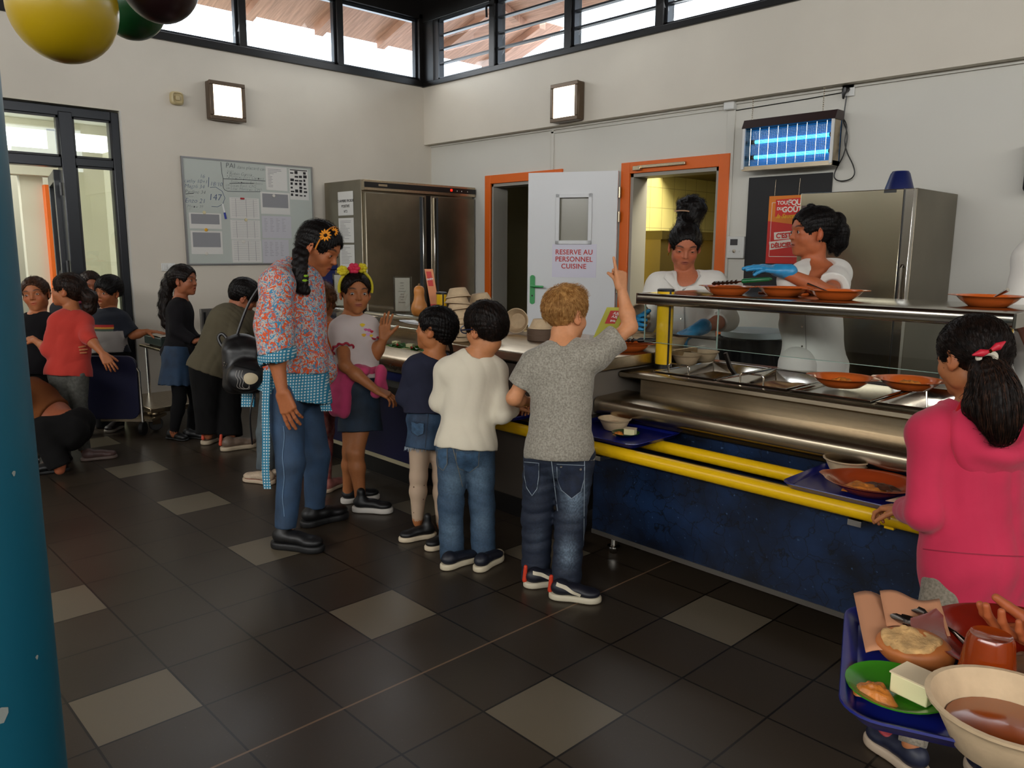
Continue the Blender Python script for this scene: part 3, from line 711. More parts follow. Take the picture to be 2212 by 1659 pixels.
MB().box((q[0] + 0.026, q[2] + 0.026, 0.712), (q[1] - 0.026, q[3] - 0.026, 0.718)).build('sauce', M('brown_sauce', '#2c160a', 0.2, noise=(14, 0.5)), t)
t, q = pan(1.672, 0.08, 'e', 'steel food pan hidden behind the pink hoodie girl')
m_pale = M('pale_gratin_dish', '#d9bd8c', 0.5, noise=(30, 0.4))
def wire_handle(x, label):
 b = MB(); y = 1.655
 b.tube([(x, y, 0.803), (x, y, 0.838), (x + 0.012, y, 0.845), (x + 0.10, y, 0.845), (x + 0.112, y, 0.838), (x + 0.112, y, 0.803)], 0.004, 8)
 tag(b.build('pan_handle', m_chrome), label, 'pan handle', 'wire handles on the food pans')
wire_handle(0.36, 'bent wire handle standing on the rim of the soup pan')
wire_handle(0.74, 'bent wire handle standing on the rim of the gratin pan')
b = MB(); b.tube([(0.60, 1.90, 0.76), (0.565, 1.86, 0.83), (0.548, 1.84, 0.898)], 0.011, 4); b.lathe([(0.0, -0.02), (0.03, -0.015), (0.045, 0.005), (0.043, 0.005), (0.0, -0.012)], (0.615, 1.92, 0.762), 18)
tag(b.build('ladle', M('dark_steel', '#4a4440', 0.3, 0.9)), 'dark handled ladle standing in the soup pan', 'ladle')
# ------------------------------------------------------------------ crockery makers
m_kraft = M('kraft_fibre', '#c2a987', 0.8, noise=(40, 0.08), bump=(120, 0.15))
m_op = M('translucent_orange_plastic', '#e06a2a', 0.14, trans=0.08, spec=0.6)
m_or2 = M('dark_orange_plastic', '#a8421a', 0.2, trans=0.15)
def bowl_profile(r=0.075, h=0.052):
 return [(r * 0.60, 0), (r * 0.64, 0.002), (r * 0.86, h * 0.7), (r * 0.88, h * 0.78), (r * 0.95, h - 0.006), (r, h - 0.004), (r + 0.001, h), (r * 0.94, h), (r * 0.84, h * 0.72), (r * 0.62, 0.006), (0.0001, 0.004)]
def kraft_bowl(loc, label, rot=(0, 0, 0), r=0.075, h=0.052, group=None, fill=None):
 """separate mesh built about its own origin"""
 b = MB(); b.lathe([(0.0001, 0)] + bowl_profile(r, h), (0, 0, 0), 36)
 me_o = b.build('fibre_bowl', m_kraft, smooth=50)
 for v in me_o.data.vertices: pass
 org = Vector(me_o['org'])
 for v in me_o.data.vertices: v.co += org
 me_o.location = loc; me_o.rotation_euler = rot; me_o['org'] = tuple(loc)
 tag(me_o, label, 'bowl', group)
 if fill:
  f = MB(); f.lathe([(0.0001, 0.0), (r * 0.735, 0.0), (r * 0.735, 0.003), (r * 0.4, 0.006), (0.0001, 0.007)], (loc[0], loc[1], loc[2] + h * 0.45), 28)
  f.build('soup', fill, me_o)
 return me_o
def oval_plate(loc, label, rz=0, mat=None, r=0.112, group='orange lugged plates', name='orange_plate', food=None, h=0.042):
 b = MB(); n = 48
 prof = [(0.0001, 0.0), (0.06, 0.0), (0.066, 0.002), (0.094, h * 0.6), (0.106, h - 0.003), (0.120, h), (0.121, h + 0.002), (0.106, h), (0.09, h * 0.62), (0.062, 0.005), (0.0001, 0.004)]
 k = r / 0.112; vs = []; fs = []
 for i, (pr, z) in enumerate(prof):
  for j in range(n):
   q = 2 * PI * j / n
   lug = min(1, max(0, abs(cos(q)) - 0.955) / 0.03) if pr > 0.11 else 0
   rr = pr * k + 0.014 * lug * k
   vs.append(Vector((rr * cos(q) * 1.06, rr * sin(q), z)))
 m = Matrix.Rotation(rz, 3, 'Z')
 for i in range(len(prof) - 1):
  for j in range(n): fs.append((i * n + j, i * n + (j + 1) % n, (i + 1) * n + (j + 1) % n, (i + 1) * n + j))
 b.add([m @ v + Vector(loc) for v in vs], fs)
 o = b.build(name, mat or m_op, smooth=60)
 tag(o, label, 'plate', group)
 if food: food(o, loc)
 return o
def food_heap(name, mat, rx, ry, hh, dx=0, dy=0, seed=1, z=0.006):
 rnd = random.Random(seed); ph = [rnd.uniform(0, 6) for _ in range(6)]
 def mk(o, loc):
  def f(u, v):
   a = 2 * PI * u; rr = v ** 0.7
   w = 1 + 0.18 * sin(3 * a + ph[0]) + 0.10 * sin(7 * a + ph[1]) + 0.05 * sin(13 * a + ph[2])
   zz = hh * (1 - v ** 2) * (1 + 0.25 * sin(5 * a + ph[3]) * v + 0.12 * sin(14 * v + ph[4]))
   return (loc[0] + dx + rx * rr * w * cos(a), loc[1] + dy + ry * rr * w * sin(a), loc[2] + z + zz)
  b = MB(); b.grid(f, 36, 10, closed_u=True); b.build(name, mat, o, smooth=70)
 return mk
m_puree = M('orange_puree', '#c9782a', 0.5, noise=(40, 0.35), bump=(60, 0.8))
m_cheese = M('soft_cheese', '#e3dcab', 0.4)
m_rind = M('cheese_rind', '#d9c6a2', 0.5)
m_meat = M('sliced_meat', '#4c2a1a', 0.45, noise=(30, 0.4), bump=(50, 0.6))
m_green = M('green_plastic', '#1d4a16', 0.15, trans=0.2)
m_green2 = M('bright_green_plastic', '#3c8a1e', 0.2, trans=0.2)
# plates on the gantry shelf
oval_plate((0.49, 1.93, 1.165), 'orange plate on the gantry shelf with green tongs resting across it', 0.2, food=food_heap('leftovers', m_meat, 0.05, 0.04, 0.02, seed=3))
oval_plate((0.705, 2.06, 1.165), 'middle orange plate on the gantry shelf, beside the green tongs', 0.1, food=food_heap('puree', m_puree, 0.06, 0.05, 0.028, seed=4))
oval_plate((0.985, 2.0, 1.165), 'orange plate with a spoon leaning out near the middle of the gantry shelf', 0.3)
oval_plate((1.565, 2.07, 1.165), 'orange plate with a spoon alone at the far end of the gantry shelf', 0.15)
b = MB(); b.box((0.52, 2.16, 1.165), (0.74, 2.28, 1.176), rz=0.1); b.box((0.55, 2.18, 1.176), (0.71, 2.26, 1.184), rz=0.1)
tag(b.build('shallow_dish', m_op, bevel=0.003), 'flat orange dish lying behind the tongs plate', 'dish')
def tongs(p0, p1, label, grip, n0=0.5):
 """p0 = head end, p1 = grip end"""
 p0 = Vector(p0); p1 = Vector(p1); d = (p1 - p0); side = d.cross(Vector((0, 0, 1))).normalized()
 t = thing('serving_tongs', label, 'tongs', p0)
 a = MB()
 for s in (-1, 1):
  a.tube([p0 + side * s * 0.012, p0 + d * 0.25 + side * s * 0.014, p0 + d * 0.6 + side * s * 0.016, p1 + side * s * 0.006], [0.009, 0.005, 0.005, 0.005], 8)
 a.build('arms', m_chrome, t)
 h = MB()
 for s in (-1, 1):
  for k in range(6):
   q = p0 + side * s * (0.018) + d * (0.02 * k / d.length - 0.02); h.lathe([(0.0001, -0.012), (0.010, -0.006), (0.012, 0.0), (0.0001, 0.009)], q, 8)
 h.build('scalloped_head', M('tarnished_steel', '#5a4030', 0.3, 0.9), t)
 g = MB()
 for s in (-1, 1): g.tube([p0 + d * n0 + side * s * 0.016, p0 + d * (n0 + 0.03) + side * s * 0.017, p1 + side * s * 0.010], [0.009, 0.012, 0.010], 10)
 g.tube([p1 - d * 0.02 - side * 0.01, p1 + d * 0.02, p1 - d * 0.02 + side * 0.01], 0.007, 8)
 g.build('grip', grip, t)
tongs((0.44, 1.90, 1.222), (0.665, 2.0, 1.245), 'long steel tongs with green grips resting on the first gantry plate', M('green_rubber', '#0f5c33', 0.35), 0.5)
def spoon(p_bowl, p_tip, label, w=0.008):
 b = MB(); p0 = Vector(p_bowl); p1 = Vector(p_tip)
 b.tube([p0, p0.lerp(p1, 0.5), p1], [0.003, 0.004, w], 6); b.lathe([(0.0001, -0.003), (0.014, -0.001), (0.019, 0.003), (0.0001, 0.0)], p0, 14, sx=1.4)
 return tag(b.build('spoon', m_chrome), label, 'spoon', 'serving spoons in the orange plates')
spoon((0.985, 2.02, 1.185), (0.86, 1.98, 1.23), 'spoon leaning on the rim of the orange plate below the gesturing server')
spoon((1.56, 2.07, 1.185), (1.64, 2.03, 1.235), 'spoon with a flat handle sticking out of the lone far plate')
# plates on the covered well
oval_plate((1.095, 1.88, 0.804), 'orange plate of puree on the steel well cover', 0.15, r=0.118, food=food_heap('puree', m_puree, 0.055, 0.05, 0.03, seed=6))
oval_plate((1.315, 2.03, 0.804), 'second orange plate of puree, set behind the first on the steel well cover', 0.15, r=0.118, food=food_heap('puree', m_puree, 0.06, 0.05, 0.03, seed=7))
for i in range(4):
 b = MB(); b.lathe([(0.0001, 0), (0.06, 0), (0.10, 0.05), (0.115, 0.06), (0.116, 0.062), (0.10, 0.056), (0.057, 0.006), (0.0001, 0.005)], (1.86, 2.06, 0.796 + i * 0.014), 36)
 tag(b.build('deep_plate', M('red_orange_plastic', '#c03a12', 0.15)), ['red orange deep plate at the bottom of the stack by the pink hoodie girl', 'red orange deep plate, second from the bottom of the stack by the pink hoodie girl', 'red orange deep plate, second from the top of the stack by the pink hoodie girl', 'red orange deep plate on top of the stack by the pink hoodie girl'][i], 'plate', 'stacked deep plates')
# neutral counter
oval_plate((0.055, 1.74, 0.870), 'orange plate with black tongs at the end of the plain steel counter', 0.2, r=0.112, food=food_heap('leftovers', m_meat, 0.05, 0.04, 0.02, seed=9))
tongs((-0.01, 1.70, 0.922), (0.19, 1.80, 0.93), 'steel tongs with black grips on the orange plate beside the yellow post', m_blk, 0.55)
kraft_bowl((0.232, 1.99, 0.796), 'empty fibre bowl at the foot of the yellow gantry post', r=0.078, group='kraft fibre bowls')
kraft_bowl((0.225, 2.17, 0.796), 'fibre bowl half hidden behind the one at the foot of the yellow post', r=0.076, group='kraft fibre bowls')
kraft_bowl((-0.10, 2.07, 0.871), 'fibre bowl behind the black handled tongs', r=0.078, group='kraft fibre bowls')
kraft_bowl((0.09, 2.08, 0.871), 'fibre bowl directly under the gloved hand of the bun-haired server', r=0.078, group='kraft fibre bowls', fill=M('grated_carrot', '#94501c', 0.7, noise=(60, 0.5)))
b = MB(); b.tube([(0.02, 2.10, 0.93), (0.12, 2.1, 0.926), (0.34, 2.13, 0.925)], [0.004, 0.006, 0.011], 8); b.lathe([(0.0001, -0.006), (0.03, 0), (0.0001, 0.003)], (0.02, 2.10, 0.925), 12)
tag(b.build('serving_spoon', m_blk), 'black serving spoon lying across the bowls under the gloved hand', 'spoon')
# stacks of upturned fibre bowls
def stack(x, y, z, n, tilt0, who, seed, r=0.072):
 rnd = random.Random(seed); zz = z + 0.052
 for k in range(n):
  tx = rnd.uniform(-1, 1) * tilt0; ty = rnd.uniform(-1, 1) * tilt0
  pos = {0: 'lowest', n - 1: 'topmost'}.get(k, ['', 'second', 'third', 'fourth', 'fifth', 'sixth', 'seventh', 'eighth', 'ninth', 'tenth'][k] + ' from the bottom')
  kraft_bowl((x + rnd.uniform(-0.006, 0.006), y, zz), 'upturned fibre bowl, %s in %s' % (pos, who), (PI + tx, ty, rnd.uniform(0, 3)), r=r, group='kraft fibre bowls')
  zz += 0.034 if k else 0.03
stack(-0.85, 1.36, 0.875, 8, 0.15, 'the tall stack by the yellow post', 2)
stack(-0.86, 1.525, 0.875, 7, 0.13, 'the second stack behind the white-shirted boy', 3)
kraft_bowl((-1.05, 1.84, 0.995), 'tilted fibre bowl leaning outwards from the heap by the store doorway', (PI * 0.72, 0.35, 0), group='kraft fibre bowls')
kraft_bowl((-1.02, 1.80, 0.94), 'tilted fibre bowl under the leaning one in the heap by the store doorway', (PI * 0.78, 0.3, 0.4), group='kraft fibre bowls')
kraft_bowl((-0.915, 1.89, 0.945), 'fibre bowl standing on its rim and showing its round base to the room', (PI * 0.46, 0.0, 0.55), group='kraft fibre bowls')
kraft_bowl((-1.06, 1.72, 0.925), 'fibre bowl lying askew low in the heap by the store doorway', (PI * 0.9, 0.2, 0.9), group='kraft fibre bowls')
m_brown = M('brown_fibre', '#5a4636', 0.7)
def stack2():
 t = kraft_bowl((-0.56, 1.73, 0.990), 'upturned fibre bowl on the brown sleeve behind the blond boy', (PI, 0, 0), r=0.075, group='kraft fibre bowls')
 b = MB(); b.lathe([(0.080, 0), (0.082, 0.03), (0.080, 0.033), (0.082, 0.062), (0.078, 0.064), (0.0001, 0.064)], (-0.56, 1.73, 0.872), 30)
 tag(b.build('brown_bowl_stack', m_brown), 'two brown rimmed bowls nested under an upturned fibre bowl', 'bowl')
stack2()
# squash, leaflets and card holders on the display top
b = MB()
b.lathe([(0.0001, 0), (0.03, 0.002), (0.047, 0.02), (0.052, 0.045), (0.046, 0.075), (0.035, 0.10), (0.031, 0.13), (0.033, 0.155), (0.030, 0.175), (0.018, 0.187), (0.0001, 0.19)], (-1.39, 1.50, 0.962), 26)
sq = b.build('butternut_squash', M('squash_skin', '#c8813a', 0.4, noise=(8, 0.2)), smooth=80)
tag(sq, 'orange butternut squash standing upright on the glass display', 'squash')
MB().tube([(-1.39, 1.50, 1.148), (-1.388, 1.50, 1.163)], [0.009, 0.007], 8).build('stem', M('squash_stem', '#7a5a30', 0.7), sq)
def leaflet(p, rz, w, h, lean, label, base, fg, words):
 ux = Vector((cos(rz), sin(rz), 0)); uz = Vector((lean * cos(rz), lean * sin(rz), 1)).normalized(); n = ux.cross(uz).normalized(); o = Vector(p)
 b = MB(); vs = [o, o + ux * w, o + ux * w + uz * h, o + uz * h]; b.add(vs + [v - n * -0.001 for v in vs], [(0, 1, 2, 3), (7, 6, 5, 4), (0, 4, 5, 1), (1, 5, 6, 2), (2, 6, 7, 3), (3, 7, 4, 0)])
 t = b.build('leaflet', base, smooth=0); tag(t, label, 'leaflet')
 def patch(nm, u0, v0, u1, v1, mt):
  q = [o + ux * w * a + uz * h * c + n * 0.002 for a, c in ((u0, v0), (u1, v0), (u1, v1), (u0, v1))]
  MB().add(q, [(0, 1, 2, 3)]).build(nm, mt, t, smooth=0)
 for (u0, v0, u1, v1) in fg[1]: patch('printed_panel', u0, v0, u1, v1, fg[0])
 for (s, u, v, sz, mt) in words: text('lettering', s, sz, o + ux * w * u + uz * h * v, ux, uz, mt, t, align='CENTER', lift=0.003, bold=0.0004)
 return t
m_red = M('red_print', '#c0322c', 0.5); m_lime = M('lime_card', '#b5b03a', 0.5); m_peach = M('peach_card', '#cf8458', 0.5); m_wht = M('white_print', '#e6e0d8', 0.5)
leaflet((-1.193, 1.451, 0.963), 0.75, 0.05, 0.298, -0.16, 'narrow peach leaflet standing above the yellow post cap by the squash', m_peach, (m_red, ((0.15, 0.66, 0.75, 0.95), (0.0, 0.0, 1.0, 0.3))), [('GOÛT', 0.45, 0.78, 0.014, m_wht), ('VENEZ', 0.5, 0.2, 0.012, m_wht)])
leaflet((-0.38, 1.96, 0.872), 0.78, 0.115, 0.20, 0.42, 'lime green leaflet leaning beside the raised arm of the blond boy', m_lime, (m_red, ((0.25, 0.5, 0.75, 0.9),)), [('TOUS', 0.5, 0.79, 0.021, m_wht), ('FOUS', 0.5, 0.69, 0.021, m_wht), ('du goût', 0.5, 0.58, 0.016, m_wht), ('LÉGUMES', 0.5, 0.32, 0.018, M('dark_green_print', '#4c5a1c', 0.6))])
b = MB(); b.box((-0.42, 1.98, 0.87), (-0.28, 2.03, 0.89)); tag(b.build('leaflet_stand', M('clear_plastic', '#c9c9bf', 0.1, alpha=0.4)), 'small clear stand holding the lime leaflet', 'stand')
m_clear = glass('clear_acrylic', (0.88, 0.88, 0.85), 0.3)
def card_holder(x, y, z, rz, label, words):
 t = thing('card_holder', label, 'card holder', (x, y, z), 'clear menu holders on the display')
 def P(u, w, v): return (x + u * cos(rz) - w * sin(rz), y + u * sin(rz) + w * cos(rz), z + v)
 b = MB()
 def bx(mb, u0, u1, w0, w1, v0, v1):
  mb.add([P(u, w, v) for v in (v0, v1) for (u, w) in ((u0, w0), (u1, w0), (u1, w1), (u0, w1))], [(0, 3, 2, 1), (4, 5, 6, 7), (0, 1, 5, 4), (1, 2, 6, 5), (2, 3, 7, 6), (3, 0, 4, 7)]); return mb
 bx(b, 0, 0.004, 0, 0.06, 0, 0.235); bx(b, 0.115, 0.119, 0, 0.06, 0, 0.235); bx(b, 0, 0.119, 0, 0.003, 0, 0.23); bx(b, 0, 0.119, 0.057, 0.06, 0, 0.235); bx(b, -0.005, 0.13, 0, 0.06, -0.0, 0.004)
 b.build('acrylic_box', m_clear, t)
 c = bx(MB(), 0.010, 0.105, 0.020, 0.022, 0.01, 0.225).build('menu_card', m_paper, t)
 for i, wd in enumerate(words):
  text('lettering', wd, 0.009, P(0.055, 0.019, 0.19 - 0.018 * i), (cos(rz), sin(rz), 0), (0, 0, 1), m_ink, c, align='CENTER', lift=0.001)
card_holder(-1.72, 1.54, 0.962, 0.9, 'clear menu holder between the headband girl and the squash', ['MENU', 'Lundi', 'carottes', 'rôti de boeuf', 'purée', 'fromage', 'fruit', 'Bon appétit'])
card_holder(-2.40, 1.50, 0.962, 0.9, 'clear menu holder half hidden behind the headband girl and the teacher', ['MENU', 'Mardi', 'salade', 'poisson', 'riz', 'yaourt'])
# salad plates in the display
def salads():
 rnd = random.Random(5)
 m_leaf = M('lettuce', '#3f7a26', 0.5, noise=(20, 0.3)); m_tom = M('tomato', '#b3301a', 0.3)
 for i in range(8):
  x = -1.24 - (i % 4) * 0.185 ; y = 1.40 + (i // 4) * 0.19 + 0.02 * (i % 2)
  b = MB(); b.lathe([(0.0001, 0), (0.05, 0), (0.078, 0.018), (0.079, 0.02), (0.048, 0.004), (0.0001, 0.003)], (x, y, 0.716), 24)
  o = b.build('salad_plate', m_green2, smooth=60); tag(o, 'green plate of cheese and salad, %s from the yellow post, %s display row' % (['first', 'second', 'third', 'fourth'][i % 4], ['front', 'back'][i // 4]), 'plate', 'green salad plates in the display')
  l = MB()
  for k in range(14):
   a = rnd.uniform(0, 6.3); r = rnd.uniform(0.01, 0.055); c = Vector((x + r * cos(a), y + r * sin(a), 0.728 + rnd.uniform(0, 0.02))); s = rnd.uniform(0.014, 0.026)
   e1 = Vector((cos(a * 3), sin(a * 3), rnd.uniform(-0.6, 0.6))) * s; e2 = Vector((-sin(a * 3), cos(a * 3), rnd.uniform(-0.6, 0.6))) * s
   l.add([c - e1, c + e2 * 0.8, c + e1, c - e2 * 0.8 + Vector((0, 0, 0.006))], [(0, 1, 2, 3)])
  l.build('lettuce', m_leaf, o, smooth=0, solid=0.002)
  c = MB(); c.box((x - 0.03, y - 0.015, 0.735), (x + 0.02, y + 0.02, 0.765), rz=rnd.uniform(-0.6, 0.6)); c.build('cheese_wedge', m_cheese, o, bevel=0.002)
  c = MB(); c.lathe([(0.0001, -0.012), (0.011, 0), (0.0001, 0.012)], (x + 0.04, y - 0.02, 0.745), 10); c.lathe([(0.0001, -0.012), (0.010, 0), (0.0001, 0.012)], (x - 0.035, y + 0.035, 0.745), 10); c.build('tomato', m_tom, o, smooth=80)
salads()
# ------------------------------------------------------------------ trays on the rails
m_tray = M('dark_blue_tray_plastic', '#121a6a', 0.28)
def tray(x0, y0, x1, y1, z, label, rz=0, name='blue_tray', group='blue cafeteria trays'):
 """rounded tray with a raised rim; returns the object"""
 cx, cy = (x0 + x1) / 2, (y0 + y1) / 2; hx, hy = (x1 - x0) / 2, (y1 - y0) / 2
 def ring(ins, zz, rc=0.05):
  pts = []
  for (sx, sy, a0) in ((1, 1, 0), (-1, 1, PI / 2), (-1, -1, PI), (1, -1, 1.5 * PI)):
   for k in range(7):
    a = a0 + k * PI / 12; r = max(0.01, rc - ins)
    px = sx * (hx - ins - r) + r * cos(a); py = sy * (hy - ins - r) + r * sin(a)
    pts.append((cx + px * cos(rz) - py * sin(rz), cy + px * sin(rz) + py * cos(rz), z + zz))
  return pts
 rings = [ring(0.022, 0.0), ring(0.004, 0.018), ring(0.0, 0.02), ring(0.001, 0.023), ring(0.006, 0.022), ring(0.022, 0.006)]
 b = MB(); n = 28; vs = sum(rings, []); fs = []
 for i in range(5):
  for j in range(n): fs.append((i * n + j, i * n + (j + 1) % n, (i + 1) * n + (j + 1) % n, (i + 1) * n + j))
 fs.append(tuple(range(n - 1, -1, -1))); fs.append(tuple(5 * n + j for j in range(n)))
 b.add(vs, fs)
 o = b.build(name, m_tray, smooth=40); tag(o, label, 'tray', group); return o
tray(0.115, 1.105, 0.585, 1.475, 0.556, 'blue tray on the yellow rails just right of the blond boy')
tray(1.245, 1.075, 1.735, 1.46, 0.556, 'blue tray on the yellow rails in front of the pink hoodie girl')
tray(-0.62, 1.075, -0.14, 1.43, 0.556, 'blue tray on the yellow rails between the white-shirted and the blond boys')
kraft_bowl((0.30, 1.335, 0.564), 'fibre bowl of grated carrot on the tray beside the blond boy', r=0.076, group='kraft fibre bowls', fill=M('carrot_salad', '#a0643c', 0.7, noise=(60, 0.5), bump=(80, 0.5)))
kraft_bowl((1.345, 1.40, 0.564), 'empty fibre bowl at the back of the tray in front of the pink hoodie girl', r=0.085, h=0.06, group='kraft fibre bowls')
kraft_bowl((-0.50, 1.36, 0.564), 'fibre bowl on the tray of the white-shirted boy', r=0.075, group='kraft fibre bowls')
def small_green(loc, label, r=0.062, mat=None, rot=0):
 b = MB(); b.lathe([(0.0001, 0), (r * 0.62, 0), (r * 0.94, 0.013), (r, 0.014), (r, 0.016), (r * 0.9, 0.014), (r * 0.6, 0.004), (0.0001, 0.003)], loc, 30)
 o = b.build('green_plate', mat or m_green, smooth=60); tag(o, label, 'plate')
 x, y, z = loc; k = r / 0.062
 MB().box((x - 0.004 * k, y - 0.012 * k, z + 0.008), (x + 0.044 * k, y + 0.028 * k, z + 0.034 * k), rz=0.35 + rot).build('cheese_cube', m_cheese, o, bevel=0.002)
 MB().box((x - 0.005 * k, y - 0.013 * k, z + 0.034 * k), (x + 0.045 * k, y + 0.029 * k, z + 0.036 * k), rz=0.35 + rot).build('cheese_rind', m_rind, o)
 food_heap('grated_salad', m_puree, 0.026 * k, 0.020 * k, 0.014 * k, -0.018 * k, -0.024 * k, seed=12, z=0.004)(o, loc)
 return o
small_green((0.415, 1.27, 0.564), 'small dark green plate with a cheese piece on the tray beside the blond boy')
oval_plate((1.50, 1.235, 0.564), 'brownish orange plate with meat and puree on the pink hoodie girl tray', 0.1, m_or2, r=0.135, food=lambda o, l: (food_heap('puree', m_puree, 0.075, 0.055, 0.022, -0.02, -0.015, seed=21)(o, l), food_heap('meat_slice', m_meat, 0.055, 0.03, 0.012, 0.03, 0.02, seed=22, z=0.02)(o, l)))
oval_plate((-0.27, 1.20, 0.564), 'brownish orange plate on the tray between the two boys', 0.1, m_or2, r=0.125, food=food_heap('puree', m_puree, 0.06, 0.05, 0.02, seed=31))
b = MB(); b.add([(1.60, 1.10, 0.588), (1.72, 1.14, 0.588), (1.70, 1.26, 0.588), (1.62, 1.20, 0.588)], [(0, 1, 2, 3)])
tag(b.build('paper_napkin', M('napkin_paper', '#c9a98c', 0.8), solid=0.002), 'pinkish paper napkin at the edge of the pink hoodie girl tray', 'napkin')
# ================================================================== fridges
def left_fridge():
 x1, y0, y1 = -3.902, 2.758, 4.14
 t = thing('upright_refrigerator', 'tall double-door steel refrigerator in the corner with papers taped to its side', 'refrigerator', (-4.25, 3.4, 0))
 b = MB(); b.box((XA + 0.06, y0, 0.12), (x1 - 0.045, y1, 2.015)); b.build('body', M('steel_side_sheet', '#98907f', 0.33, 1.0, noise=(3, 0.12)), t, bevel=0.004)
 b = MB(); b.box((x1 - 0.045, y0 + 0.004, 1.915), (x1 + 0.004, y1 - 0.004, 2.013)); b.build('fascia', m_steel, t, bevel=0.003)
 b = MB(); b.box((x1 + 0.002, y0 + 0.004, 1.942), (x1 + 0.008, y1 - 0.004, 1.992)); b.build('control_strip', m_blk, t)
 b = MB(); b.box((x1 + 0.008, y0 + 0.16, 1.958), (x1 + 0.010, y0 + 0.26, 1.978)); b.build('badge', m_steel, t)
 b = MB(); b.box((x1 + 0.008, y1 - 0.345, 1.958), (x1 + 0.010, y1 - 0.32, 1.98)); b.build('red_display', M('red_led', '#c01818', 0.4, emis=('#ff2010', 2.0)), t)
 for k, dy in enumerate((0.26, 0.20, 0.12)):
  MB().box((x1 + 0.008, y1 - dy, 1.960), (x1 + 0.0095, y1 - dy + 0.008, 1.970)).build('button', m_white, t)
 ym = 3.52
 md = M('steel_door_sheet', '#8f8674', 0.36, 1.0, noise=(2.2, 0.22), bump=(3.5, 0.25))
 for a, c, s in ((y0 + 0.015, ym - 0.03, 1), (ym + 0.03, y1 - 0.01, -1)):
  b = MB(); b.box((x1 - 0.045, a, 0.14), (x1, c, 1.90)); d = b.build('door', md, t, bevel=0.008)
  e = c if s > 0 else a
  b = MB(); b.box((x1 - 0.01, e - s * 0.085, 0.16), (x1 + 0.006, e - s * 0.055, 1.885)); b.build('handle_recess', M('grey_gasket', '#3d4145', 0.4), d)
  b = MB(); b.box((x1 - 0.01, e - s * 0.055, 0.16), (x1 + 0.016, e - s * 0.03, 1.885)); b.build('handle', m_chrome, d, bevel=0.003)
 b = MB(); b.box((x1 - 0.04, ym - 0.028, 0.14), (x1 - 0.012, ym + 0.028, 1.90)); b.build('mullion', m_blk, t)
 for y in (y0 + 0.06, y1 - 0.06):
  for x in (XA + 0.12, x1 - 0.1): b = MB(); b.lathe([(0.02, 0), (0.02, 0.12)], (x, y, 0), 10); b.build('leg', m_chrome, t)
 # side papers
 def sheet(xa, xb, za, zb, label, lines, big=False):
  o = MB().box((xa, y0 - 0.0025, za), (xb, y0 - 0.001, zb)).build('taped_sheet', m_paper, smooth=0); tag(o, label, 'paper sheet', 'sheets on the refrigerator side')
  w = xb - xa
  if big:
   for i, s in enumerate(lines): text('lettering', s, 0.036, ((xa + xb) / 2, y0 - 0.003, zb - 0.10 - 0.05 * i), (1, 0, 0), (0, 0, 1), m_ink, o, align='CENTER')
  else:
   b = MB(); rnd = random.Random(int(za * 100))
   for i in range(lines): b.box((xa + 0.03, y0 - 0.0032, zb - 0.03 - i * 0.014), (xa + 0.03 + rnd.uniform(0.3, 1) * (w - 0.06), y0 - 0.0026, zb - 0.027 - i * 0.014))
   b.build('printed_lines', M('grey_print', '#77757a', 0.7), o)
 sheet(-4.355, -4.085, 1.69, 1.915, 'white sheet in capitals taped highest on the refrigerator side', ['CHAMBRE FROIDE', 'POSITIVE', 'N°2'], True)
 sheet(-4.355, -4.085, 1.43, 1.665, 'printed list taped in the middle of the refrigerator side', 13)
 sheet(-4.35, -4.085, 1.185, 1.41, 'printed list with a curled corner taped lowest on the refrigerator side', 12)
 tag(MB().box((-4.51, y0 - 0.012, 1.55), (-4.46, y0, 1.605)).build('magnet_hook', m_white, bevel=0.003), 'small white magnetic hook on the refrigerator side', 'hook')
left_fridge()
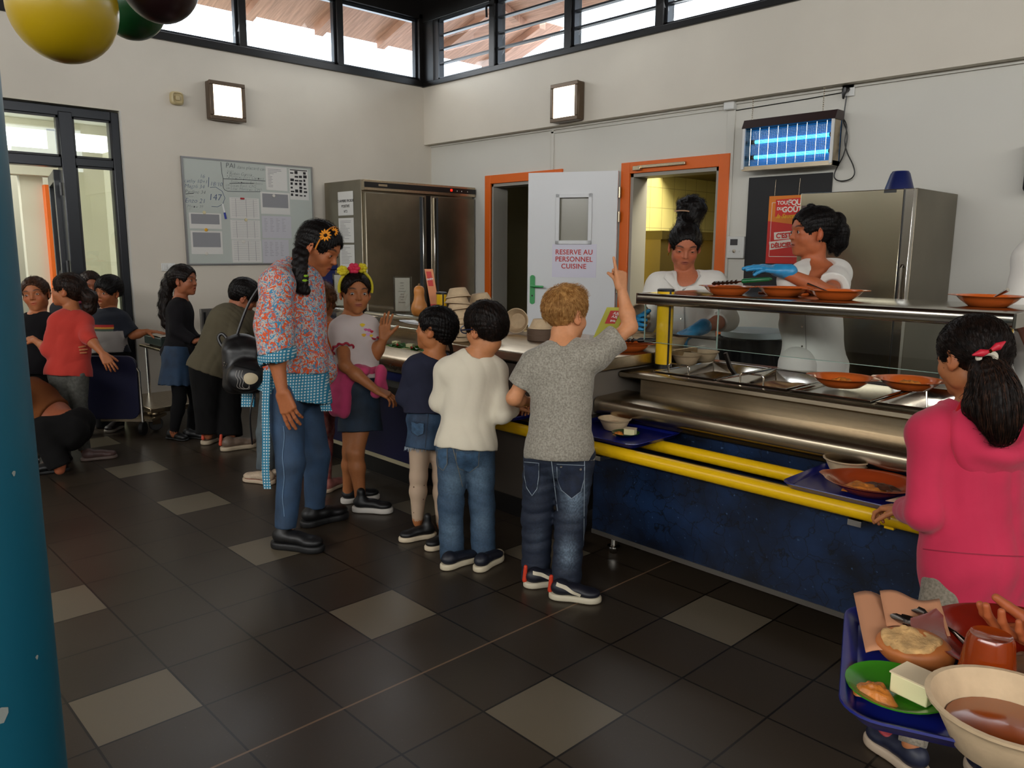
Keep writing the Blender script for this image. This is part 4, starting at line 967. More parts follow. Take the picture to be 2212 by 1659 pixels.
def right_fridge():
 x0, x1, y0, y1, zt = -0.0, 0.768, 3.40, 4.133, 1.74
 x0 = 0.083
 t = thing('upright_refrigerator', 'single-door brushed steel refrigerator behind the serving women', 'refrigerator', ((x0 + x1) / 2, 3.75, 0))
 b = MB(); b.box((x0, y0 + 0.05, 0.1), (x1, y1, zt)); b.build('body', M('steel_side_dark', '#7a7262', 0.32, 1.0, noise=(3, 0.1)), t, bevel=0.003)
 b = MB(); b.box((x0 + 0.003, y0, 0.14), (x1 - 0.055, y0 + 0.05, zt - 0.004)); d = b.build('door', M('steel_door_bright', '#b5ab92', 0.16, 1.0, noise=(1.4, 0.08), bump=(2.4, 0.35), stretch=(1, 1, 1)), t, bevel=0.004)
 b = MB(); b.box((x1 - 0.052, y0 + 0.005, 0.14), (x1 - 0.002, y0 + 0.05, zt - 0.004)); b.build('door_edge', m_chrome, t, bevel=0.003)
 b = MB(); b.box((x1 - 0.056, y0 - 0.002, 0.14), (x1 - 0.05, y0 + 0.02, zt - 0.01)); b.build('door_gap', m_blk, t)
 b = MB(); b.tube([(x1 - 0.03, y0, 1.30), (x1 - 0.03, y0 - 0.022, 1.285), (x1 - 0.03, y0 - 0.022, 1.10), (x1 - 0.03, y0, 1.085)], 0.007, 8); b.build('handle', m_chrome, t)
 b = MB(); b.box((0.60, y0 - 0.003, 1.716), (0.67, y0, 1.732)); b.build('badge', m_blk, t)
 b = MB(); b.box((0.10, y0 - 0.004, 1.62), (0.14, y0, 1.66)); b.build('hinge_cap', M('brownish_plastic', '#4a3a36', 0.5), t)
 for x in (x0 + 0.06, x1 - 0.06):
  for y in (y0 + 0.1, y1 - 0.08): b = MB(); b.lathe([(0.02, 0), (0.02, 0.1)], (x, y, 0), 10); b.build('leg', m_chrome, t)
 b = MB(); b.lathe([(0.085, 0), (0.082, 0.01), (0.055, 0.10), (0.045, 0.115), (0.0001, 0.118)], (0.60, 3.62, zt), 28)
 tag(b.build('plastic_funnel', M('navy_plastic', '#101c52', 0.35)), 'dark blue plastic cone standing on top of the single-door refrigerator', 'funnel')
right_fridge()
# ================================================================== things on the walls
m_alu = M('aluminium_edge', '#8f8f90', 0.35, 0.8)
def whiteboard():
 y0, y1, z0, z1 = 1.37, 2.655, 1.215, 2.165
 t = thing('whiteboard', 'magnetic whiteboard full of handwriting and printed sheets on the side wall', 'whiteboard', (XA, 2.0, z0))
 b = MB(); b.box((XA, y0 + 0.012, z0 + 0.012), (XA + 0.012, y1 - 0.012, z1 - 0.012)); b.build('board', M('enamel_board', '#b9bfb8', 0.22), t)
 b = MB(); b.box((XA, y0, z0), (XA + 0.02, y0 + 0.014, z1)); b.box((XA, y1 - 0.014, z0), (XA + 0.02, y1, z1)); b.box((XA, y0 + 0.014, z0), (XA + 0.019, y1 - 0.014, z0 + 0.014)); b.box((XA, y0 + 0.014, z1 - 0.014), (XA + 0.019, y1 - 0.014, z1)); b.build('frame', m_alu, t)
 X = XA + 0.013
 def P(px, py): q = on(0, X, px, py); return (X, float(q[1]), float(q[2]))
 blk = M('board_marker_black', '#3a3c44', 0.6); blu = M('board_marker_blue', '#3c4f78', 0.6)
 def w(s, px, py, size, mt=blk, sh=0.25): text('handwriting', s, size * 0.86, P(px, py), (0, 1, 0), (0, 0, 1), mt, t, shear=sh, lift=0.0012, extrude=0.0002, bold=-0.0011)
 w('PAI', 487, 362, 0.075, blk, 0.1); w('dans placard cantine', 511, 364, 0.05)
 w('Jason', 490, 371, 0.035); w('• Robin Garcia', 489, 377, 0.048); w('• Martinez-Font Clément', 489, 383, 0.042); w('• Rose (pas de porc ni de poisson)', 489, 386.5, 0.030, blk, 0.1)
 w('Traitements Bonbons', 497, 395, 0.042); w('α• Lucas Font  CM2', 487, 402, 0.042); w('α• Lilian Martinez  CM2', 487, 409, 0.042)
 w('16', 431, 384, 0.055, blu); w('cathy 10+1', 397, 393.5, 0.055, blu); w('Magali 34', 398, 405, 0.055, blu); w('Pauline 34', 399, 417, 0.052, blk); w('Théo', 402, 426, 0.035, blk); w('Enzo 21', 399, 437, 0.066, blu); w('Mamie 39', 404, 448, 0.042, blk); w('Ugo', 404, 453, 0.032, blk)
 w('18/10', 453, 401, 0.06, blu); w('147', 450, 432, 0.095, blu, 0.15)
 def line(pts, r=0.0022, mt=blk): MB().tube([P(*p) for p in pts], r, 4).build('drawn_line', mt, t)
 line([(477, 350), (479, 372), (482, 386)]); line([(482, 386), (530, 388), (573, 391)]); line([(482, 386), (482, 404), (485, 410), (492, 413), (530, 414), (562, 414)]); line([(451, 383), (450, 404)], mt=blu)
 line([(496, 396), (520, 395.5), (548, 396)]); line([(401, 419), (418, 418)])
 line([(454, 405), (466, 404), (480, 413), (486, 428), (481, 441), (470, 447), (457, 446)], 0.0018, blu)
 # sheets lying on the board are things of their own
 gl = M('grey_print', '#77757a', 0.7); dk = M('dense_print', '#8d8d90', 0.7)
 def sheet(px0, py0, px1, py1, label, kind, seed=1, mt=m_paper):
  a = P(px0, py0); c = P(px1, py1); ya, yb, zb, za = a[1], c[1], a[2], c[2]
  o = MB().box((X, ya, za), (X + 0.0015, yb, zb)).build('paper_sheet', mt, smooth=0); tag(o, label, 'paper sheet', 'sheets on the whiteboard')
  w_, h_ = yb - ya, zb - za; rnd = random.Random(seed); b = MB(); x2 = X + 0.0022
  def r(u0, v0, u1, v1): b.box((X + 0.0016, ya + u0 * w_, za + v0 * h_), (x2, ya + u1 * w_, za + v1 * h_))
  if kind == 'table':
   n = int(h_ / 0.018)
   for i in range(n): r(0.06, 0.95 - 0.88 * i / n, 0.94, 0.95 - 0.88 * i / n - 0.006)
   for u in (0.2, 0.55, 0.8): r(u, 0.07, u + 0.008, 0.95)
  elif kind == 'dense':
   r(0.06, 0.30, 0.94, 0.93)
  elif kind == 'text':
   for i in range(13):
    u1 = 0.1 + rnd.uniform(0.1, 0.75 if i in (0, 1, 2, 3) else 0.25); r(0.1, 0.90 - i * 0.062, u1, 0.885 - i * 0.062)
  elif kind == 'pics':
   for i in range(7):
    for j in range(4):
     if rnd.random() < 0.75: r(0.05 + j * 0.23, 0.12 + i * 0.12, 0.05 + j * 0.23 + rnd.uniform(0.10, 0.2), 0.12 + i * 0.12 + rnd.uniform(0.04, 0.10))
   r(0.04, 0.95, 0.96, 0.98)
  elif kind == 'forms':
   for i in range(9):
    for j in range(4): r(0.08 + j * 0.2, 0.88 - i * 0.07, 0.08 + j * 0.2 + rnd.uniform(0.06, 0.14), 0.87 - i * 0.07)
  b.build('printed_matter', {'dense': dk, 'pics': m_ink}.get(kind, gl), o, smooth=0)
 sheet(407.5, 459, 479, 495, 'dense timetable pinned above another at the left edge of the whiteboard', 'dense', 1)
 sheet(411, 498, 482, 549, 'dense timetable with a blank foot, lowest at the left edge of the whiteboard', 'dense', 2)
 sheet(495, 426, 561, 474, 'ruled name list at the top of the middle column under a red magnet', 'table', 3)
 sheet(497, 474, 563, 518, 'ruled name list in the middle of the central column of the whiteboard', 'table', 4)
 sheet(500, 518, 566, 567, 'ruled name list at the bottom of the central column of the whiteboard', 'table', 5)
 sheet(573, 359, 621, 413, 'typed notice near the top of the whiteboard, left of the picture sheet', 'text', 6)
 sheet(624, 364, 667, 433, 'black and white picture sheet in the upper corner of the whiteboard', 'pics', 7)
 sheet(562, 414, 627, 464, 'sheet with a small grey table under the typed notice', 'dense', 8)
 pl = M('plastic_sleeve', '#c3c2c8', 0.15)
 sheet(565, 466, 630, 515, 'glossy plastic sleeve with forms, behind the head of the teacher', 'forms', 9, pl)
 sheet(566, 517, 625, 568, 'lowest glossy plastic sleeve beside the shoulder of the teacher', 'forms', 10, pl)
 def magnet(px, py, col, name, label):
  p = P(px, py); b = MB(); b.lathe([(0.0001, 0), (0.015, 0), (0.015, 0.006), (0.012, 0.009), (0.0001, 0.009)], (X, p[1], p[2]), 16, mat=Matrix(((0, 0, 1), (1, 0, 0), (0, 1, 0))))
  tag(b.build('magnet', M(name, col, 0.4)), label, 'magnet', 'magnets on the whiteboard')
 magnet(441, 459, '#cfc39a', 'ivory_magnet', 'ivory magnet on the upper dense timetable'); magnet(445, 496.5, '#d9a012', 'yellow_magnet', 'yellow magnet between the two dense timetables')
 magnet(446, 548, '#cfcac0', 'white_magnet', 'white magnet at the foot of the lower dense timetable'); magnet(531, 475, '#cfc39a', 'ivory_magnet', 'ivory magnet between the first and second name lists')
 magnet(526, 522, '#cfcac0', 'white_magnet', 'white magnet between the second and third name lists'); magnet(591, 423, '#cfcac0', 'white_magnet', 'white magnet on the sheet with the small grey table')
 p = P(523, 429); tag(MB().box((X + 0.0015, p[1] - 0.02, p[2] - 0.008), (X + 0.01, p[1] + 0.02, p[2] + 0.008)).build('magnet', M('red_magnet', '#a01c24', 0.4), bevel=0.003), 'red bar magnet at the top of the first name list', 'magnet', 'magnets on the whiteboard')
 a = P(481, 440); c = P(488, 473); m_ = P(485, 459)
 t2 = thing('marker_pen', 'white and blue marker pen clipped upright to the whiteboard', 'pen', a)
 MB().tube([a, m_], 0.009, 8).build('barrel', m_white, t2); MB().tube([m_, c], 0.010, 8).build('cap', M('blue_cap', '#1c2c8c', 0.4), t2)
whiteboard()
def wall_lamp(name, P, label):
 t = thing('wall_light', label, 'wall light', P(0, 0, 0), 'square wall lights')
 b = MB()
 def bx(mb, a, c): 
  p, q = P(*a), P(*c); mb.box(p, q); return mb
 m_br = M('brown_bronze_frame', '#5c4c3c', 0.35, 0.5)
 bx(b, (-0.165, 0, -0.165), (0.165, 0.085, 0.165)); b.build('housing', m_br, t, bevel=0.012)
 b = MB(); bx(b, (-0.132, 0.08, -0.132), (0.132, 0.095, 0.132)); b.build('diffuser', M('lamp_diffuser', '#ffffff', 0.5, emis=('#ffeccf', 4.0)), t, bevel=0.01)
 f = MB()
 for a, c in (((-0.165, 0.08, 0.13), (0.165, 0.10, 0.165)), ((-0.165, 0.08, -0.165), (0.165, 0.10, -0.13)), ((-0.165, 0.08, -0.129), (-0.13, 0.10, 0.129)), ((0.13, 0.08, -0.129), (0.165, 0.10, 0.129))): bx(f, a, c)
 f.build('front_frame', m_br, t, bevel=0.004)
wall_lamp('a', lambda u, w, v: (XA + w, 1.79 + u, 2.665 + v), 'lit square wall light above the whiteboard')
wall_lamp('b', lambda u, w, v: (-2.49 - u, 4.055 - w, 2.68 + v), 'lit square wall light above the kitchen doors')
b = MB(); R_ = Matrix(((0, 0, 1), (1, 0, 0), (0, 1, 0)))
b.lathe([(0.055, 0), (0.056, 0.03), (0.05, 0.045), (0.042, 0.05), (0.040, 0.035), (0.02, 0.03), (0.018, 0.046), (0.0001, 0.048)], (XA, 1.365, 2.645), 28, mat=R_, sq=4)
tag(b.build('alarm_siren', M('cream_plastic', '#b9a87e', 0.45), smooth=60), 'round cream alarm siren on the wall beside the wall light', 'alarm')
t = thing('light_switch', 'white double light switch on the wall below the whiteboard corner', 'switch', (XA, 1.205, 1.2))
MB().box((XA, 1.145, 1.165), (XA + 0.01, 1.265, 1.235)).build('plate', m_white, t, bevel=0.003)
for y in (1.175, 1.225): MB().box((XA + 0.01, y - 0.017, 1.178), (XA + 0.015, y + 0.017, 1.222)).build('rocker', m_white, t, bevel=0.002)
def zapper():
 x0, x1, z0, z1 = -0.69, 0.0, 1.965, 2.33; yf, yb = 3.975, 4.10
 t = thing('insect_killer_lamp', 'insect killer lamp glowing blue, hung on chains above the black panel', 'insect lamp', (-0.345, 4.05, z0))
 b = MB(); b.box((x0, yf + 0.02, z0), (x0 + 0.012, yb, z1 - 0.05)); b.box((x1 - 0.012, yf + 0.02, z0), (x1, yb, z1 - 0.05)); b.box((x0, yb - 0.01, z0), (x1, yb, z1)); b.box((x0, yf + 0.01, z0), (x1, yb, z0 + 0.03)); b.build('housing', m_steel, t)
 b = MB(); b.prism([(yf - 0.005, z1 - 0.062), (yb, z1 - 0.062), (yb, z1), (yf + 0.025, z1)], 'x', x0 - 0.008, x1 + 0.008); b.build('hood', M('dark_brown_hood', '#2a1a18', 0.4), t)
 b = MB(); b.box((x0, yb - 0.018, z0 + 0.03), (x1, yb - 0.011, z1 - 0.06)); b.build('reflector', M('blue_reflector', '#2b6fa8', 0.3, emis=('#1878c8', 0.35)), t)
 for z in (z0 + 0.10, z0 + 0.21):
  b = MB(); b.tube([(x0 + 0.05, yb - 0.05, z), (x1 - 0.06, yb - 0.05, z)], 0.014, 12); b.build('tube', M('uv_tube', '#bfeaff', 0.3, emis=('#38b4f0', 2.6)), t)
  for x in (x0 + 0.035, x1 - 0.055): MB().tube([(x, yb - 0.05, z), (x + 0.03, yb - 0.05, z)], 0.017, 10).build('lamp_holder', m_blk, t)
 g = MB()
 for k in range(9): x = x0 + 0.06 + k * 0.072; g.tube([(x, yf + 0.012, z0 + 0.035), (x, yf + 0.012, z1 - 0.065)], 0.0016, 4)
 for k in range(24): z = z0 + 0.04 + k * 0.0108; g.tube([(x0 + 0.01, yf + 0.012, z), (x1 - 0.012, yf + 0.012, z)], 0.0011, 4)
 g.build('wire_grille', m_chrome, t)
 g = MB()
 for k in range(44): x = x0 + 0.07 + k * 0.0128; g.tube([(x, yf + 0.035, z0 + 0.06), (x, yf + 0.035, z1 - 0.085)], 0.0009, 3)
 g.build('inner_grid', m_chrome, t)
 for xa in (x0, x1 - 0.018): MB().box((xa, yf, z0 + 0.01), (xa + 0.018, yf + 0.015, z1 - 0.06)).build('side_strip', m_white, t)
 for xx, lab in ((-0.68, 'chain at the far end of the insect lamp'), (-0.135, 'chain at the socket end of the insect lamp')):
  c = MB(); n = 12; za, zb = z1 - 0.002, 2.503
  for k in range(n):
   z = za + (zb - za) * (k + 0.5) / n; pts = []
   for j in range(8):
    a = 2 * PI * j / 8; u = 0.0045 * cos(a); w = 0.0085 * sin(a)
    pts.append((xx + (u if k % 2 else 0), 4.08 + (0 if k % 2 else u), z + w))
   c.tube(pts, 0.0013, 4, closed=True)
  tag(c.build('hanging_chain', m_steel), 'thin steel ' + lab, 'chain', 'chains of the insect lamp')
zapper()
t = thing('wall_socket', 'white wall socket with a black plug under the upper wall ledge', 'socket', (0.01, YB, 2.47))
MB().box((-0.036, YB - 0.02, 2.43), (0.052, YB, 2.515)).build('plate', m_white, t, bevel=0.004)
b = MB(); b.tube([(0.0, YB - 0.02, 2.475), (0.0, YB - 0.05, 2.47), (-0.004, YB - 0.055, 2.44), (-0.006, YB - 0.05, 2.41)], [0.022, 0.021, 0.012, 0.006], 12)
pts = [on(1, YB - 0.03, *p) for p in ((1829, 207), (1824, 240), (1822, 262), (1828, 280), (1830, 300), (1822, 335), (1809, 360), (1802, 378), (1806, 388), (1820, 391), (1838, 386), (1846, 374), (1842, 355), (1830, 330), (1825, 305), (1829, 275), (1822, 258), (1808, 256))]
b.tube(smooth_path(pts), 0.0042, 7)
tag(b.build('power_cord', m_blk, smooth=60), 'black power cord hanging in a loop from the socket to the insect lamp', 'cord')
tag(MB().box((-0.712, YB - 0.016, 0.98), (-0.06, YB - 0.003, 1.928)).build('black_panel', M('black_board', '#0c0b0e', 0.6), bevel=0.002), 'large black board screwed to the wall behind the gesturing server', 'board')
def poster():
 y = YB - 0.02
 o = MB().box((-0.53, y, 1.285), (-0.165, y + 0.003, 1.782)).build('poster', M('poster_orange', '#d9780f', 0.45), smooth=0)
 tag(o, 'orange and red taste week poster hanging on the black board', 'poster')
 red = M('poster_red', '#cc2114', 0.45); wt = M('poster_white', '#e6dccf', 0.5)
 def quad(nm, pts, mt, d=0.001): MB().add([(x, y - d, z) for x, z in pts], [tuple(range(len(pts)))]).build(nm, mt, o, smooth=0)
 quad('printed_panel', [(-0.53, 1.285), (-0.165, 1.285), (-0.165, 1.55), (-0.53, 1.60)], red)
 quad('printed_panel', [(-0.475, 1.63), (-0.19, 1.655), (-0.19, 1.765), (-0.475, 1.755)], red, 0.0012)
 quad('printed_panel', [(-0.470, 1.46), (-0.25, 1.475), (-0.25, 1.53), (-0.475, 1.515)], wt, 0.0014); quad('printed_panel', [(-0.50, 1.385), (-0.22, 1.425), (-0.22, 1.48), (-0.51, 1.445)], wt, 0.0014)
 b = MB()
 for a, c in (((-0.505, 1.335), (-0.19, 1.339)), ((-0.505, 1.335), (-0.502, 1.735)), ((-0.505, 1.732), (-0.475, 1.735))): b.box((a[0], y - 0.0016, a[1]), (c[0], y - 0.0006, c[1]))
 b.build('printed_line', wt, o)
 U, Z = (1, 0, 0), (0, 0, 1)
 text('lettering', 'TOUS', 0.038, (-0.462, y - 0.001, 1.718), U, Z, wt, o, bold=0.001); text('lettering', 'FOUS', 0.055, (-0.375, y - 0.001, 1.712), U, Z, wt, o, bold=0.0015, space=0.9)
 text('lettering', 'DU', 0.030, (-0.462, y - 0.001, 1.678), U, Z, wt, o, bold=0.001); text('lettering', 'GOÛT!', 0.055, (-0.420, y - 0.001, 1.662), U, Z, wt, o, bold=0.0018)
 text('lettering', 'la Sauce', 0.045, (-0.465, y - 0.001, 1.620), U, (0.02, 0, 1), M('poster_yellow', '#e0a61c', 0.5), o, shear=0.4, bold=0.001)
 text('lettering', "C'EST", 0.05, (-0.455, y - 0.0012, 1.472), (1, 0, 0.1), Z, red, o, bold=0.0018); text('lettering', 'DÉLICIEUX', 0.045, (-0.492, y - 0.0012, 1.400), (1, 0, 0.16), Z, red, o, bold=0.0016)
 text('lettering', 'elior', 0.026, (-0.27, y - 0.001, 1.298), U, Z, wt, o)
 b = MB()
 for x in (-0.49, -0.30): b.tube([(x, y + 0.001, 1.775), (x + 0.004, y + 0.001, 1.90)], 0.0012, 4)
 b.build('hanging_wire', m_steel, o)
poster()
t = thing('thermostat', 'white wall thermostat with a dark screen right of the kitchen doorway', 'thermostat', (-0.785, YB, 1.32))
MB().box((-0.862, YB - 0.035, 1.318), (-0.712, YB, 1.487)).build('casing', m_white, t, bevel=0.006)
MB().box((-0.832, YB - 0.037, 1.42), (-0.768, YB - 0.034, 1.467)).build('screen', M('grey_screen', '#39383c', 0.2), t)
for x, r in ((-0.838, 0.008), (-0.795, 0.014), (-0.752, 0.008)):
 b = MB(); b.lathe([(r, 0), (r, 0.004), (0.0001, 0.005)], (x, YB - 0.035, 1.375), 14, mat=Matrix(((1, 0, 0), (0, 0, -1), (0, 1, 0)))); b.build('button', m_chrome if r > 0.01 else m_white, t)
tag(MB().box((1.135, YB - 0.10, 1.735), (1.45, YB, 2.02)).build('wall_speaker', M('black_plastic', '#0c0b0b', 0.35), bevel=0.02), 'black box at the edge of the kitchen wall by the white coat', 'speaker')
# bin
t = thing('waste_bin', 'white-rimmed bin with a black liner between the two servers', 'bin', (0.02, 3.05, 0))
b = MB(); b.lathe([(0.16, 0), (0.19, 0.84), (0.0001, 0.84)], (0.02, 3.05, 0), 30); b.build('body', m_white, t)
b = MB(); rnd = random.Random(4)
def bag(u, v):
 a = 2 * PI * u; r = 0.214 + 0.009 * sin(9 * a + 3 * v) + 0.005 * sin(17 * a) + (0.05 * (1 - abs(v - 0.75) * 3) if 2.6 < a < 3.6 and v > 0.4 else 0)
 return (0.02 + r * cos(a), 3.05 + r * sin(a), 0.50 + 0.345 * v + 0.012 * sin(6 * a) * (1 - v))
b.grid(bag, 64, 12, closed_u=True); b.build('liner_bag', M('black_film', '#050506', 0.5, spec=0.25), t, smooth=80)
b = MB(); b.lathe([(0.197, 0.845), (0.207, 0.85), (0.207, 0.885), (0.197, 0.89), (0.185, 0.885), (0.0001, 0.85)], (0.02, 3.05, 0), 36); b.build('rim', M('pale_blue_rim', '#b9c6c8', 0.35), t)
# ================================================================== kitchen and store furniture
ks = M('kitchen_steel', '#8d7c4c', 0.35, 0.9)
t = thing('cooking_range', 'steel cooking range with black knobs seen through the kitchen doorway', 'range', (-2.3, 6.3, 0))
# against the side wall, running away from the doorway
MB().box((-2.35, 4.75, 0), (-1.95, 6.0, 1.48)).build('side_cabinet', ks, t)
MB().box((-2.35, 4.74, 1.48), (-1.93, 6.02, 1.56)).build('cabinet_top', M('kitchen_steel_dark', '#6e6238', 0.4, 0.9), t)
MB().box((-2.3, 6.35, 0), (-0.2, 7.15, 1.30)).build('oven_body', ks, t); MB().box((-2.3, 6.30, 1.30), (-0.2, 7.15, 1.36)).build('oven_rail', M('warm_steel', '#c0a860', 0.3, 0.9), t)
MB().box((-2.3, 6.33, 1.36), (-0.2, 7.15, 1.52)).build('control_panel', M('warm_panel', '#a8955a', 0.4, 0.7), t); MB().box((-2.3, 6.28, 1.52), (-0.2, 7.15, 1.60)).build('shelf_edge', MATS['warm_steel'], t)
for x in (-2.12, -1.93, -1.80, -1.62, -1.5):
 b = MB(); b.lathe([(0.028, 0), (0.028, 0.02), (0.018, 0.03), (0.0001, 0.03)], (x, 6.33, 1.44), 14, mat=Matrix(((1, 0, 0), (0, 0, -1), (0, 1, 0)))); b.build('knob', m_blk, t)
t = thing('extractor_hood', 'large steel extractor hood over the kitchen range', 'hood', (-1.3, 6.4, 2.1))
b = MB(); b.prism([(5.2, 2.90), (5.2, 2.16), (5.25, 2.12), (7.19, 2.12), (7.19, 2.90)], 'x', -2.33, 0.2); b.build('canopy', M('hood_steel', '#6e5c30', 0.4, 0.8), t)
tag(MB().box((-1.98, 6.6, 1.60), (-1.86, 6.68, 1.78)).build('blue_carton', M('navy_carton', '#182a5a', 0.5)), 'dark blue packet standing on the range shelf behind the bun-haired server', 'packet')
t = thing('store_cupboard', 'dark cupboard deep in the unlit store room', 'cupboard', (-3.4, 5.9, 0))
MB().box((-4.0, 5.75, 0), (-2.9, 6.25, 1.15)).build('body', M('black_cabinet', '#100e0c', 0.5), t, bevel=0.01); MB().box((-3.75, 5.80, 1.15), (-3.2, 6.15, 1.27)).build('bag', m_blk, t, bevel=0.04)
for i, (a, c, lab) in enumerate((((-4.55, 1.36), (-4.22, 1.52), 'dark photo strip on the store room wall'), ((-4.15, 1.36), (-3.95, 1.52), 'dark portrait print on the store room wall'), ((-4.55, 1.08), (-4.25, 1.28), 'child drawing pinned in the store room'))):
 tag(MB().box((a[0], 6.28, a[1]), (c[0], 6.3, c[1])).build('picture', M('dark_photo_%d' % i, ['#2a2118', '#2e2014', '#7a6c50'][i], 0.5, noise=(12, 0.4))), lab, 'picture')
# ================================================================== balloons, column
def balloon(px, py, d, r, col, label, knot=False):
 c = Vector(at(px, py, d)); b = MB()
 prof = [(r * sin(PI * k / 22), -r * 1.06 * cos(PI * k / 22) * (1.0 if k < 11 else 1.12)) for k in range(23)]
 prof[0] = (0.0001, prof[0][1]); prof[-1] = (0.0001, prof[-1][1])
 b.lathe(prof, c, 40)
 t = thing('balloon', label, 'balloon', c, 'balloons hung from the ceiling')
 b.build('skin', M('balloon_' + label.split()[0], col, 0.36, coat=0.12), t, smooth=80)
 b = MB(); b.tube([c + Vector((0, 0, r * 1.15)), c + Vector((0.01, 0, (ZC - c.z) * 0.5)), (c.x, c.y, ZC)], 0.002, 5); b.lathe([(0.003, 0), (0.012, 0.02), (0.010, 0.022), (0.0001, 0.02)], c + Vector((0, 0, r * 1.17)), 10)
 b.build('ribbon', m_white, t)
balloon(136, 14, 2.6, 0.168, '#a88c06', 'yellow balloon nearest the blue column, hanging lowest')
balloon(284, 8, 3.15, 0.130, '#08401a', 'green balloon between the yellow one and the dark one')
balloon(344, -42, 2.8, 0.135, '#1c0a0c', 'dark brown balloon beside the green one')
b = MB()
_a = math.atan2((at(147, 1659, 1) - CPOS)[1], (at(147, 1659, 1) - CPOS)[0]); _D, _R = 1.72, 0.17
_a2 = _a + math.asin(_R / _D)
cc = (CPOS[0] + _D * cos(_a2), CPOS[1] + _D * sin(_a2), 0)
b.lathe([(_R, 0), (_R, ZC)], cc, 64)
struct(b.build('column', M('teal_blue_paint', '#03566b', 0.45, noise=(2, 0.04), bump=(30, 0.06)), smooth=60))
ch = MB()
for (px, py, s) in ((3, 1546, 0.012), (30, 1023, 0.004), (100, 1155, 0.003), (80, 1420, 0.0035)):
 dv = at(px, py, 1) - CPOS; dv = dv / np.linalg.norm(dv); ox, oy = CPOS[0] - cc[0], CPOS[1] - cc[1]
 A = dv[0] ** 2 + dv[1] ** 2; B = 2 * (ox * dv[0] + oy * dv[1]); C_ = ox * ox + oy * oy - (_R + 0.001) ** 2; D_ = B * B - 4 * A * C_
 if D_ > 0:
  q = CPOS + dv * ((-B - math.sqrt(D_)) / (2 * A)); n = Vector((q[0] - cc[0], q[1] - cc[1], 0)).normalized(); u = Vector((-n.y, n.x, 0)); z = Vector((0, 0, 1))
  ch.add([Vector(q) + u * s * cos(a) * (1 + 0.4 * sin(3 * a)) + z * s * 1.3 * sin(a) for a in [2 * PI * k / 9 for k in range(9)]], [tuple(range(9))])
struct(ch.build('column_surface', M('chipped_primer', '#8f948e', 0.7)))
# ================================================================== trolley, scale and blue panel
t = thing('steel_trolley', 'low steel trolley on castors against the whiteboard wall', 'trolley', (-3.85, 0.95, 0))
MB().box((-4.17, 0.575, 0.145), (-3.50, 1.30, 0.185)).build('lower_shelf', m_steel, t, bevel=0.006)
MB().box((-4.20, 0.76, 0.572), (-3.75, 1.30, 0.592)).build('upper_shelf', m_steel, t, bevel=0.004)
for x, y in ((-4.15, 0.80), (-4.15, 1.28), (-3.79, 1.28)): MB().tube([(x, y, 0.18), (x, y, 0.575)], 0.012, 8).build('post', m_chrome, t)
def castor(x, y, parent):
 b = MB(); b.lathe([(0.0001, 0.145), (0.055, 0.145), (0.055, 0.135), (0.0001, 0.132)], (x, y, 0), 16); b.box((x - 0.02, y - 0.03, 0.05), (x - 0.016, y + 0.03, 0.135)); b.box((x + 0.016, y - 0.03, 0.05), (x + 0.02, y + 0.03, 0.135))
 o = b.build('castor', m_steel, parent)
 w = MB(); w.lathe([(0.0001, -0.014), (0.045, -0.014), (0.052, -0.008), (0.052, 0.008), (0.045, 0.014), (0.0001, 0.014)], (x, y, 0.052), 24, mat=Matrix(((0, 0, 1), (1, 0, 0), (0, 1, 0)))); w.build('wheel', M('grey_tyre', '#2c2b2a', 0.6), o)
for x, y in ((-3.56, 0.63), (-4.1, 0.63), (-3.56, 1.24), (-4.1, 1.24)): castor(x, y, t)
t = thing('weighing_scale', 'flat grey green scale with an upright panel on the steel trolley', 'scale', (-4.0, 1.0, 0.592))
MB().box((-4.16, 0.79, 0.602), (-3.80, 1.27, 0.668)).build('base', M('grey_green_metal', '#3e4a46', 0.4, 0.5), t, bevel=0.006); MB().box((-4.15, 0.80, 0.668), (-3.81, 1.26, 0.680)).build('platter', m_chrome, t, bevel=0.003)
for x, y in ((-4.12, 0.83), (-3.84, 0.83), (-4.12, 1.23), (-3.84, 1.23)): MB().lathe([(0.014, 0), (0.014, 0.012)], (x, y, 0.592), 10).build('foot', m_blk, t)
MB().box((-4.04, 1.205, 0.668), (-4.01, 1.46, 0.868)).build('upright_panel', M('grey_panel', '#6a6660', 0.4, 0.5), t, bevel=0.004)
MB().box((-4.008, 1.225, 0.72), (-4.005, 1.245, 0.84)).build('slot', m_blk, t)
